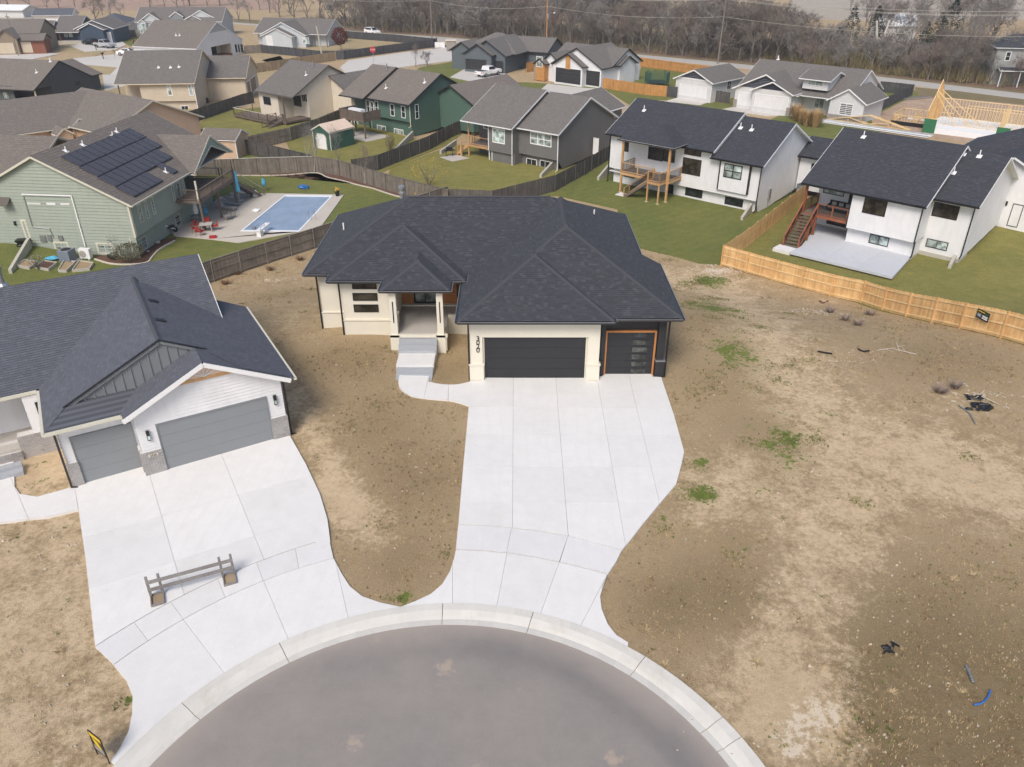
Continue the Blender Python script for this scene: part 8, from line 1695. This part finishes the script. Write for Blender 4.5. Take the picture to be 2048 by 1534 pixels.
for i, p in enumerate(((1795, 695, 1), (1810, 705, 2), (1960, 790, 3), (1975, 800, 4), (1770, 700, 5))):
    a_ = G(p[0], p[1], .06); lb_ = ('pale dead branch left of the second gravel patch', 'pale dead branch crossing the second gravel patch', 'pale dead branch above the torn black plastic', 'pale dead branch touching the torn black plastic', 'pale dead branch furthest left by the gravel patch')[i]; d = Vector((math.cos(p[2] * 1.3), math.sin(p[2] * 1.3), .02)); m = MB(); m.tube(-d * .6, d * .6, .025, .015, 5); m.tube(Vector((0, 0, 0)), d * .2 + Vector((d.y, -d.x, .05)) * .4, .015, .008, 4); o = m.build('dead_branch', 'stone_w'); o.location = a_; tag(o, lb_, 'branch', 'pale dead branches on the bare lot')
# gravel and small stones everywhere on the bare ground
rr = random.Random(5); m = MB(); cnt = 0
while cnt < 1500:
    px_, py_ = rr.uniform(0, 2048), rr.uniform(520, 1534); inside = (px_ > 1345 + max(0, (1100 - py_)) * .02 and py_ > 620 + (px_ - 1450) * .28) or (px_ < 190 and py_ > 1060) or (590 < px_ < 910 and 640 < py_ < 1180 and not (780 < px_ < 945 and py_ < 830))
    if not inside: continue
    c = G(px_, py_, -.035); s = rr.choice((.008, .012, .012, .016, .022, .035)); x, y_ = s * rr.uniform(.7, 1.6), s * rr.uniform(.6, 1.2)
    m.hexa([c + Vector(v) for v in ((-x, -y_, -.02), (x, -y_ * .8, -.02), (x * .9, y_, -.02), (-x * .8, y_, -.02), (-x * .6, -y_ * .6, s * 1.3 + .02), (x * .6, -y_ * .5, s * 1.1 + .02), (x * .5, y_ * .6, s + .02), (-x * .5, y_ * .5, s * 1.2 + .02))]); cnt += 1
m.build('gravel', 'pebble', kind='stuff')
# lumber, roof trusses and boards by the framed house
def boards(name, label, px, py, n, L, rz, mat, w=.14, spread=.5, h=.04, z=-3.25):
    t = thing(name, label, 'lumber', Zp(px, py, z), rz, 'lumber piles'); rr = random.Random(px)
    for i in range(n): m = MB(); yy = rr.uniform(-spread, spread); zz = (i // 6) * .05; m.bar((-L / 2, yy, zz + .03), (L / 2, yy + rr.gauss(0, .15), zz + .03), w, h); m.build('board', mat, t)
boards('lumber_pile', 'pale stack of white boards beside the framed house wall', 1850, 241, 8, 5, R(-36), 'foam'); boards('lumber_pile', 'loose boards lying on the red soil', 1840, 250, 8, 6, R(-40), 'lumber', spread=.9); boards('lumber_pile', 'grey pipes and poles piled near the dark fence', 1830, 197, 10, 7, R(20), 'metal', .08, 1.5); boards('lumber_pile', 'long white boards behind the charcoal roof ridge', 1745, 257, 14, 16, R(-42), 'foam', .3, 1.0, .1); 
tt = thing('roof_trusses', 'stack of golden roof trusses behind the charcoal roof', 'lumber', Zp(1735, 250, -3.2), R(-42))
for k in range(6):
    y_ = k * .15
    for a, b in (((-6, 0), (6, 0)), ((-6, 0), (0, 1.3)), ((6, 0), (0, 1.3)), ((-3, 0), (-3, .65)), ((3, 0), (3, .65)), ((-3, .65), (0, 0)), ((3, .65), (0, 0))): m = MB(); m.bar((a[0], y_, a[1] + .05), (b[0], y_, b[1] + .05), .04, .09); m.build('truss_member', 'lumber', tt)
# yard things before the navy gabled house
for i, p in enumerate(((1640, 222), (1652, 219), (1675, 234), (1690, 238), (1705, 239), (1720, 240))): blob('garden_ornament', ['white blue ornament by the porch', 'white garden figure by the porch', 'green garden ornament beside the flower bed', 'white bag on the flower bed', 'red garden ornament beside the flower bed', 'pale bucket at the bed corner'][i], 'garden ornament', G(*p, .02), .45, ['whitep', 'bluep', 'shedgreen', 'whitep', 'red', 'whitep'][i], 1, .8, .8)
# ------------------------------------------------------------------ grass tufts and weeds on the unfinished lots
def numpy_obj(name, V, F, mat, kind='stuff', parent=None):
    me = bpy.data.meshes.new(name); me.vertices.add(len(V)); me.vertices.foreach_set('co', V.ravel().astype(np.float32)); n = len(F)
    me.loops.add(n * 3); me.loops.foreach_set('vertex_index', F.ravel().astype(np.int32)); me.polygons.add(n); me.polygons.foreach_set('loop_start', np.arange(n) * 3); me.polygons.foreach_set('loop_total', np.full(n, 3)); me.update(calc_edges=True); me.validate(); me.materials.append(M[mat]); return obj(name, me, parent, kind)
def Tn(x, y): return np.vectorize(T)(x, y)
xs, ys, bare_, green_, dense_ = GR; xs = np.array(xs); ys = np.array(ys)
def samp(A, x, y):
    i = np.clip(np.searchsorted(xs, x), 1, len(xs) - 1); j = np.clip(np.searchsorted(ys, y), 1, len(ys) - 1); return A[j, i]
from mathutils import geometry as mg
def inpoly(x, y, P):
    P = np.array([(p[0], p[1]) for p in P]); ins = np.zeros(x.shape, bool); n = len(P)
    for i in range(n):
        (x0, y0), (x1, y1) = P[i], P[(i + 1) % n]; c = ((y0 > y) != (y1 > y)) & (x < (x1 - x0) * (y - y0) / (y1 - y0 + 1e-12) + x0); ins ^= c
    return ins
lotR = gp([(1262, 492), (1400, 524), (1443, 534), (1722, 610), (2120, 715), (2200, 1600), (1540, 1600), (1470, 1466), (1380, 1380), (1258, 1290), (1235, 1268), (1208, 1215), (1206, 1165), (1250, 1100), (1320, 1012), (1356, 965), (1370, 905), (1330, 765), (1330, 700), (1370, 640), (1320, 526)])
lotM = gp([(430, 570), (629, 500), (700, 470), (640, 640), (650, 665), (690, 680), (795, 690), (812, 720), (792, 765), (800, 785), (860, 803), (934, 816), (925, 930), (908, 1102), (880, 1172), (800, 1205), (725, 1190), (680, 1140), (662, 1080), (640, 985), (585, 870), (580, 760), (500, 620)])
lotM2 = gp([(870, 680), (940, 668), (940, 762), (905, 770), (862, 760)])
lotL = gp([(-100, 1060), (0, 1050), (150, 1025), (165, 1120), (190, 1300), (262, 1390), (255, 1460), (215, 1540), (-150, 1600)]); lotS = gp([(30, 912), (120, 890), (148, 975), (75, 994), (35, 985)])
def blades(name, polys, dens, hmin, hmax, mat, weight, seed, width=.012, nb=5, lean=.7):
    rg = np.random.default_rng(seed); C = []
    for P in polys:
        A = np.array([(p.x, p.y) for p in P]); lo, hi = A.min(0), A.max(0); n = int(dens * (hi[0] - lo[0]) * (hi[1] - lo[1])); x = rg.uniform(lo[0], hi[0], n); y_ = rg.uniform(lo[1], hi[1], n); k = inpoly(x, y_, P); x, y_ = x[k], y_[k]
        w = weight(x, y_); k = rg.uniform(0, 1, len(x)) < w; C.append(np.c_[x[k], y_[k]])
    C = np.concatenate(C); n = len(C); Z = Tn(C[:, 0], C[:, 1]) - .03; V = []; 
    s = rg.uniform(.6, 1.3, n)
    for b in range(nb):
        a = rg.uniform(0, 6.28, n); h = rg.uniform(hmin, hmax, n) * s; l = h * rg.uniform(.2, lean, n) * 1.6; ox = rg.normal(0, .03, n); oy = rg.normal(0, .03, n); w = width * rg.uniform(.6, 1.5, n); px_, py_ = -np.sin(a) * w, np.cos(a) * w
        x0, y0 = C[:, 0] + ox, C[:, 1] + oy; V.append(np.stack([np.c_[x0 - px_, y0 - py_, Z], np.c_[x0 + px_, y0 + py_, Z], np.c_[x0 + np.cos(a) * l, y0 + np.sin(a) * l, Z + .03 + h]], 1))
    V = np.concatenate(V).reshape(-1, 3); F = np.arange(len(V)).reshape(-1, 3); print(name, n, len(F)); return numpy_obj(name, V, F, mat)
def clump(seed, k): 
    r = np.random.default_rng(seed); ph = r.uniform(0, 6.28, 6); dr = r.uniform(-1, 1, (6, 2)) * k
    return lambda x, y_: sum(np.sin(x * d[0] + y_ * d[1] + p) for d, p in zip(dr, ph)) / 6
n1, n2_ = clump(1, 1.2), clump(2, 3.5)
wd_ = lambda x, y_: np.clip(.25 + .55 * samp(dense_, x, y_) - .9 * samp(bare_, x, y_) + .5 * n1(x, y_) + .5 * n2_(x, y_), 0, 1)
tuf = blades('dry_grass', [lotR, lotM, lotM2], 34, .025, .075, 'straw', wd_, 11)
tuf2 = blades('dry_grass', [lotR, lotM], 7, .03, .08, 'brownleaf', lambda x, y_: np.clip(.2 + .6 * samp(dense_, x, y_) - samp(bare_, x, y_) + .6 * n2_(x, y_), 0, 1), 14, width=.016)
g_ = blades('weeds', [lotR, lotM, lotM2, lotL, lotS], 90, .02, .06, 'weed', lambda x, y_: np.clip((samp(green_, x, y_) - .42 + .8 * n2_(x, y_) + .3 * n1(x, y_)) * 2.0, 0, 1), 12, width=.014)
g2_ = blades('weeds', [lotR, lotM, lotM2, lotL], 4, .03, .07, 'weed', lambda x, y_: np.clip(.10 + .7 * samp(green_, x, y_) + .3 * n1(x, y_) + .3 * n2_(x, y_) - .3 * samp(bare_, x, y_), 0, 1), 13, width=.018, nb=8)
# straw coloured single tussocks and dead weeds
def tussock(px, py, r, n, h, mat, name, label, cat, group=None):
    c = G(px, py, -.03); rr = random.Random(px * 7 + py); m = MB()
    for i in range(n):
        a = rr.uniform(0, 6.28); d = rr.uniform(0, r * .35); l = rr.uniform(.3, 1) * r; hh = h * rr.uniform(.4, 1); w = .012 + h * .012; q = Vector((-math.sin(a), math.cos(a), 0)) * w; b = Vector((math.cos(a) * d, math.sin(a) * d, 0)); e = b + Vector((math.cos(a) * l, math.sin(a) * l, hh)); mid = b + (e - b) * .55 + Vector((0, 0, hh * .2)); m.poly([b - q, b + q, mid + q * .7, mid - q * .7]); m.poly([mid - q * .7, mid + q * .7, e])
    o = m.build(name, mat, kind='stuff'); o.location = c; return tag(o, label, cat, group)
for i, (p, r) in enumerate((((1782, 1385), .3), ((1905, 1160), .35), ((1515, 1325), .35), ((1290, 1260), .3), ((1945, 1150), .3), ((1330, 1330), .3), ((1925, 1385), .25), ((200, 1190), .3), ((120, 1300), .3), ((330, 1150), .2))[:9]): tussock(*p, r, 46, .12, 'straw', 'dry_tussock', 'dry straw coloured grass tussock on bare soil', 'tussock', 'dry straw tussocks on the bare lots')
for i, p in enumerate(((1690, 640), (1715, 650), (1740, 630), (1660, 625), (1880, 785), (1910, 775), (475, 548), (540, 540), (600, 520), (450, 568))): tussock(*p, .55, 90, .5, 'twig_red' if i < 6 else 'brownleaf', 'dead_weeds', 'reddish dead weed clump on the bare lot' if i < 6 else 'brown dead weed clump along the grey fence', 'weeds', 'reddish dead weeds on the bare lot' if i < 6 else 'brown dead weeds along the grey fence')

# ------------------------------------------------------------------ trees
def tree_mesh(seed, H_=12, spread=.9, trunk_h=.25, depth=5, twigs=1.0, up=.35, kids=(3, 4), lean=0, r0=None, tw=.022):
    """one bare tree: tapered trunk with main limbs (first mesh) and fine branching (second mesh)"""
    rr = random.Random(seed); A = MB(); B = MB()
    def rv(): return Vector((rr.gauss(0, 1), rr.gauss(0, 1), rr.gauss(0, 1))).normalized()
    def branch(p, d, L, r, lvl):
        seg = 3 if lvl < 2 else 2; q = p.copy(); dd = d.copy(); rr_ = r; pts = [(q.copy(), dd.copy(), r)]
        for s in range(seg):
            dd = (dd + rv() * (.16 if lvl else .06) + Vector((0, 0, up * .25))).normalized(); q2 = q + dd * (L / seg); r2 = r * (1 - .5 * (s + 1) / seg)
            (A if lvl < 2 else B).tube(q, q2, rr_, r2, 6 if lvl == 0 else 5 if lvl == 1 else 3, cap=False); q = q2; rr_ = r2; pts.append((q.copy(), dd.copy(), r2))
        if lvl >= depth - 1:
            for k in range(int(7 * twigs)):   # twigs as thin slivers
                b, bd, _ = rr.choice(pts); t = (bd * .7 + rv() * .75 + Vector((0, 0, .25))).normalized(); l = L * rr.uniform(.5, 1.0); sd = t.cross(rv()).normalized() * tw * rr.uniform(.5, 1.1); e = b + t * l; B.poly([b - sd, b + sd, e])
                for _ in range(2): bb = b + t * l * rr.uniform(.3, .8); t2 = (t + rv() * .8).normalized(); sd2 = t2.cross(rv()).normalized() * tw * .6; B.poly([bb - sd2, bb + sd2, bb + t2 * l * .55])
            return
        n = rr.randint(*kids) + (1 if lvl == 0 else 0)
        for k in range(n):
            b, bd, br = pts[-1] if k < 2 else rr.choice(pts[1:]); t = (bd * (.75 if k < 2 else .45) + rv() * spread * .75 + Vector((0, 0, up))).normalized(); branch(b, t, L * rr.uniform(.58, .82), br * rr.uniform(.55, .8), lvl + 1)
    branch(Vector((0, 0, -.3)), Vector((lean, 0, 1)).normalized(), H_ * trunk_h + .3, r0 or H_ * .018, 0)
    zs = max(v[2] for v in B.v); k = H_ / zs
    for X in (A, B): X.v = [(x * k, y_ * k, z * k) for x, y_, z in X.v]
    return A, B
VAR = []
for i, (sd, H_, sp, th, tw, upk, tm) in enumerate(((1, 12, .9, .22, 1.0, .30, 'twig'), (2, 13, .8, .26, 1.0, .4, 'twig_grey'), (3, 11, 1.05, .18, 1.2, .22, 'twig'), (4, 12.5, .85, .2, 1.1, .36, 'twig_red'), (5, 10, 1.1, .15, 1.3, .2, 'twig_grey'), (6, 13, .75, .3, .9, .45, 'twig'))):
    A, B = tree_mesh(sd, H_, sp, th, 5, tw, upk); VAR.append((A.mesh('trunk', 'bark'), B.mesh('crown', tm), H_)); 
print('tree tris', [len(v[1].polygons) for v in VAR])
def tree(px, py, h, label, group, var=None, z=-3.3, name='bare_tree', p=None, mat=None, squash=1.0):
    p = p or Zp(px, py, z); v = random.choice(VAR) if var is None else VAR[var]; t = thing(name, label, 'tree', p, random.uniform(0, 6.28), group); s = h / v[2]; t.scale = (s * squash, s * squash, s)
    obj('trunk', v[0], t); obj('crown', v[1], t); return t
random.seed(21)
TG = 'bare trees in the belt along the main road'; cnt = 0
upx = list(up)
def road_y(px): 
    for (a, b), (c, d) in zip(upx, upx[1:]):
        if a <= px <= c: return b + (d - b) * (px - a) / (c - a)
    return upx[-1][1]
for row, (off, sp_, hh) in enumerate(((4.5, 3.6, 11.5), (9, 3.8, 12.5), (14, 4.2, 13), (20, 5, 13.5), (27, 6.5, 14))):
    # each row runs parallel with the road, from the corner at left to beyond the right edge
    a = Zp(655, 57, -3.3); P = [Zp(x, road_y(x), -3.3) for x in (640, 900, 1262, 1505, 1751, 2048, 2300)]
    for q0, q1 in zip(P, P[1:]):
        d = q1 - q0; L = d.length; d.normalize(); nrm = Vector((d.y, -d.x, 0)); nrm = nrm if nrm.y > 0 else -nrm; s = random.uniform(0, sp_)
        while s < L:
            q = q0 + d * s + nrm * (off + random.uniform(-1.6, 1.6)); h = hh * random.uniform(.72, 1.12); pxx = 1024 + FPX * q.x / (q.y * math.cos(PITCH) + 24.9 * math.sin(PITCH))
            if pxx > 1560: h *= .72
            if 1840 > pxx > 1600: h *= .9
            if cnt < 290: tree(0, 0, h, 'bare grey brown tree in the belt beyond the main road', TG, p=q, squash=random.uniform(.9, 1.25)); cnt += 1
            s += sp_ * random.uniform(.7, 1.4)
print('belt trees', cnt)
LT = 'scattered bare trees before the red field'
for px, py, h in ((478, 42, 9), (500, 45, 8), (225, 44, 9), (246, 46, 8), (192, 40, 8), (205, 30, 8), (95, 18, 8), (118, 16, 8), (20, 20, 8), (330, 16, 9), (355, 14, 9), (380, 12, 8), (415, 13, 9), (300, 14, 8), (440, 12, 9), (150, 14, 8), (60, 14, 8), (560, 34, 11), (590, 40, 12), (615, 42, 12), (540, 26, 11), (580, 25, 11), (640, 44, 12), (520, 20, 10)): tree(px, py, h, 'bare tree standing before the red field at upper left', LT)
for i in range(46):
    px = random.uniform(1700, 2300); py = random.uniform(20, 95); tree(px, py, random.uniform(10, 13), 'hazy bare tree in the wood beyond the farmhouse', 'bare trees in the wood at upper right')
# distinct trees
tree(1808, 142, 15, 'tall bare cottonwood with pale trunk in front of the white barn roof', None, 1); tree(1920, 165, 10, 'dark forked bare tree in front of the farmhouse', None, 2)
tree(832, 134, 5.0, 'small bare young tree on the verge by the side street', None, 5, squash=.8); tree(855, 133, 3.4, 'smaller bare sapling right of the young verge tree', None, 4)
def sapling(px, py, h, label, seed, mat='twig_grey', bark='found', n=3, lean=.12, name='bare_tree'):
    A, B = tree_mesh(seed, h, .55, .35, 4, 1.0, .55, (2, 4), lean, h * .011, .010); t = thing(name, label, 'tree', G(px, py)); A.build('trunk', bark, t); B.build('crown', mat, t)
sapling(626, 343, 6.5, 'leaning white barked birch in the fence corner', 31, lean=-.35); sapling(628, 345, 6.0, 'upright white barked birch in the fence corner', 32); sapling(680, 350, 6.2, 'bare twiggy tree in the mulch bed beside the birch clump', 33, bark='bark'); sapling(730, 368, 5, 'thin bare multi-stemmed tree in the mulch bed', 34, 'twig_red', 'found'); sapling(230, 94 + 26, 2.5, 'young green street tree by the mailbox', 36, 'weed', 'bark')
def leafy(name, label, px, py, r, h, mat, n, s, z0=.2, group=None, cat='shrub', stems=6, base=None, stem_m='bark'):
    p = base or G(px, py); t = thing(name, label, cat, p, 0, group); rr = random.Random(int(px * 3 + py)); S = MB()
    for i in range(stems): a = rr.uniform(0, 6.28); S.tube((0, 0, 0), (math.cos(a) * r * .6, math.sin(a) * r * .6, h * rr.uniform(.6, .95)), .03, .008, 4, cap=False)
    S.build('stems', stem_m, t, kind='stuff'); m = MB()
    for i in range(n):
        u = rr.uniform(-1, 1); a = rr.uniform(0, 6.28); q = rr.uniform(.45, 1) ** .5; c = Vector((math.cos(a) * math.sqrt(1 - u * u) * r * q, math.sin(a) * math.sqrt(1 - u * u) * r * q, z0 + (h - z0) * (.5 + .5 * u * q))); d = Vector((rr.gauss(0, 1), rr.gauss(0, 1), rr.gauss(0, 1))).normalized(); e = d.cross(Vector((rr.gauss(0, 1), rr.gauss(0, 1), rr.gauss(0, 1)))).normalized(); m.poly([c - d * s, c + e * s * .6, c + d * s, c - e * s * .6])
    m.build('foliage', mat, t, kind='stuff'); return t
leafy('leafy_shrub', 'sparse shrub with yellow leaves behind the grey fence', 858, 372, 2.2, 3.2, 'goldleaf', 420, .07, .4, stems=16, cat='shrub'); leafy('leafy_shrub', 'smaller yellow leafed shrub in the mulch bed corner', 848, 402, 1.2, 1.8, 'goldleaf', 120, .06, stems=10)
leafy('leafy_shrub', 'round olive shrub at the corner of the sage house', 262, 524, 1.3, 1.7, 'shrubm', 1500, .06, stems=20); leafy('leafy_shrub', 'taller reddish bare shrub against the sage house wall', 245, 508, 1.1, 2.5, 'twig_red', 700, .07, stems=24); leafy('leafy_shrub', 'low dark evergreen shrub beside the basement window of the sage house', 228, 521, .5, .7, 'conifer', 400, .05); leafy('leafy_shrub', 'small dark shrub at the left edge of the garden beds', 78, 540, .7, 1.4, 'twig_grey', 200, .06, stems=16)
leafy('leafy_shrub', 'upright brown shrub by the retaining wall of the green house', 781, 302, .7, 2.2, 'twig_gold', 420, .08, stems=18); leafy('leafy_tree', 'small dark red leaved tree in the sandy fenced yard', 682, 103, 2.0, 5.4, 'redleaf', 900, .22, 1.4, cat='tree', base=Zp(682, 103, -3.3), stems=5)
# reed-like grasses on the yard of the navy gabled house
for i, (px, py, r, h) in enumerate(((1590, 240, 1.0, 2.4), (1600, 245, .9, 2.1), (1612, 252, 1.0, 2.3), (1629, 255, 1.2, 2.7))):
    p = G(px, py); m = MB(); rr = random.Random(i)
    for k in range(420): a = rr.uniform(0, 6.28); d = abs(rr.gauss(0, .22)) * r; l = rr.uniform(.3, 1.25) * r; b = Vector((math.cos(a) * d, math.sin(a) * d, 0)); e = b + Vector((math.cos(a) * l, math.sin(a) * l, h * rr.uniform(.45, 1.05))); q = Vector((-math.sin(a), math.cos(a), 0)) * .014; mid = b + (e - b) * .6 + Vector((0, 0, .25)); m.poly([b - q, b + q, mid + q * 2.2, mid - q * 2.2]); m.poly([mid - q * 2.2, mid + q * 2.2, e])
    o = m.build('ornamental_grass', 'plume', kind=None); o.location = p; tag(o, ['leftmost tan plume grass clump', 'second tan plume grass clump', 'third tan plume grass clump', 'tallest rightmost tan plume grass clump'][i] + ' before the navy gabled house', 'plume grass', 'tan plume grasses')
for i, px in enumerate((1655, 1668, 1681, 1694)): leafy('flower_bush', ['leftmost', 'second', 'third', 'rightmost'][i] + ' yellow green bush under the navy gable window', px, 228 + i * 1.5, .8, 1.0, 'goldbush', 260, .1, .05, 'yellow bushes under the window')
# conifers
def conifer(px, py, h, r, label, mat='conifer', z=-3.3, seed=0):
    p = Zp(px, py, z); t = thing('conifer', label, 'tree', p, 0, 'dark conifers beyond the main road'); m = MB(); m.tube((0, 0, -.2), (0, 0, h * .95), h * .02, .03, 6); m.build('trunk', 'bark', t); rr = random.Random(seed); f = MB()
    for i in range(int(170 * h)):
        z_ = h * (rr.uniform(0, 1) ** 1.25) * .97 + .25; k = max(.02, 1 - z_ / h); lob = 1 + .28 * math.sin(z_ * 3.1 + seed) ; a = rr.uniform(0, 6.28); R_ = r * (k ** .75) * lob * (1 + .22 * math.sin(a * 3 + z_ * 2 + seed)); q = rr.uniform(.35, 1) ** .6; c = Vector((math.cos(a) * R_ * q, math.sin(a) * R_ * q, z_)); d = Vector((math.cos(a) + rr.gauss(0, .3), math.sin(a) + rr.gauss(0, .3), rr.gauss(-.05, .25))).normalized(); e = d.cross(Vector((0, 0, 1)) + Vector((rr.gauss(0, .4), rr.gauss(0, .4), 0))).normalized(); s = .3; f.poly([c - d * s * .4, c + e * s * .42, c + d * s, c - e * s * .42])
    f.build('foliage', mat, t, kind='stuff')
conifer(1690, 122, 11, 3.6, 'left dark cedar behind the navy gabled house', seed=1); conifer(1738, 120, 11, 3.3, 'pointed dark cedar right of the other cedar', seed=2); conifer(1880, 140, 13.5, 4.2, 'tallest dark spruce left of the farmhouse', 'conifer_b', seed=3); conifer(1858, 142, 11, 3.5, 'dark spruce beside the bare cottonwood', seed=4); conifer(1668, 125, 7, 3.4, 'low dark cedar behind the ridge vent', seed=5); conifer(1575, 112, 4, 2.6, 'low rounded cedar in the belt undergrowth', seed=6); conifer(2042, 165, 8, 3, 'dark evergreen at the right edge by the farmhouse', seed=7); conifer(1835, 138, 9, 3, 'dark juniper right behind the cottonwood trunk', 'conifer_b', seed=8)
# broken pale snags
for i, (px, py, l) in enumerate(((1745, 128, 'broken pale tree trunk before the pointed cedar'), (1757, 125, 'second broken pale trunk beside it'))):
    p = Zp(px, py, -3.3); t = thing('dead_tree', l, 'tree', p); m = MB(); m.tube((0, 0, 0), (-.1, 0, 4.5), .35, .3, 8); m.tube((-.1, 0, 4.5), (-1.0 if i == 0 else .4, 0, 8.5), .28, .2, 8); m.build('trunk', 'stone_w', t); m = MB(); m.tube((-.1, 0, 4.2), (-1.4, .2, 5.2), .15, .08, 6); m.build('branch', 'stone_w', t)
# undergrowth of the belt: brush, saplings and litter that nobody could count
def brush(name, poly, dens, h, mat, seed, w=.035, z=-3.3):
    rg = np.random.default_rng(seed); A = np.array([(p[0], p[1]) for p in poly]); lo, hi = A.min(0), A.max(0); n = int(dens * (hi[0] - lo[0]) * (hi[1] - lo[1])); x = rg.uniform(lo[0], hi[0], n); y_ = rg.uniform(lo[1], hi[1], n); k = inpoly(x, y_, poly); x, y_ = x[k], y_[k]; nn = n1(x * .25, y_ * .25) + n2_(x * .1, y_ * .1); k = rg.uniform(0, 1, len(x)) < np.clip(.5 + nn, .12, 1); x, y_ = x[k], y_[k]; V = []
    hs = h * rg.uniform(.3, 1.2, len(x)) * np.clip(.8 + n2_(x * .15, y_ * .15), .3, 1.5)
    for b in range(9): a = rg.uniform(0, 6.28, len(x)); hh = hs * rg.uniform(.5, 1, len(x)); l = hh * rg.uniform(.1, .55, len(x)); ww = w * rg.uniform(.5, 1.3, len(x)); q0, q1 = -np.sin(a) * ww, np.cos(a) * ww; ox, oy = rg.normal(0, .25, len(x)), rg.normal(0, .25, len(x)); zb_ = rg.uniform(0, .5, len(x)) * hh; V.append(np.stack([np.c_[x + ox - q0, y_ + oy - q1, z + zb_], np.c_[x + ox + q0, y_ + oy + q1, z + zb_], np.c_[x + ox + np.cos(a) * l, y_ + oy + np.sin(a) * l, z + zb_ + hh]], 1))
    V = np.concatenate(V).reshape(-1, 3); print(name, len(V) // 3); return numpy_obj(name, V, np.arange(len(V)).reshape(-1, 3), mat)
def off(xs_, o): 
    P = [Zp(x, road_y(x), -3.3) for x in xs_]; out = []
    for i, p in enumerate(P): d = P[min(i + 1, len(P) - 1)] - P[max(i - 1, 0)]; d.normalize(); n = Vector((d.y, -d.x, 0)); n = n if n.y > 0 else -n; out.append(p + n * o)
    return out
XS = (560, 640, 760, 900, 1080, 1262, 1505, 1751, 2048, 2300)
tag(brush('undergrowth', off(XS, 4) + off(XS, 24)[::-1], 1.0, 2.6, 'twig', 41), 'tangled brown brush under the tree belt', 'undergrowth'); tag(brush('undergrowth', off(XS[:8], 3.0) + off(XS[:8], 12)[::-1], .8, 2.2, 'twig_gold', 42), 'yellow brown saplings along the road edge of the belt', 'undergrowth'); tag(brush('undergrowth', off(XS[6:], 3.2) + off(XS[6:], 13)[::-1], 2.6, 3.4, 'twig_gold', 43, .06), 'thick golden green hedge of brush at upper right', 'undergrowth'); tag(brush('undergrowth', off(XS, 15) + off(XS, 45)[::-1], .55, 4.5, 'twig_grey', 44, .05), 'grey brush deeper in the tree belt', 'undergrowth')
sheet('leaf_litter', [tuple(p[:2]) for p in off(XS, 2.4) + off(XS, 9)[::-1]], 'litter', .05, kind='structure'); sheet('woodland_floor', [tuple(p[:2]) for p in off(XS, 9) + off(XS, 48)[::-1]], 'verge', .045, kind='structure')
hb = MB(); hb.box(-1600, 1600, -140, 3100, -6.5, 24); hb.build('haze', 'haze', kind='stuff')
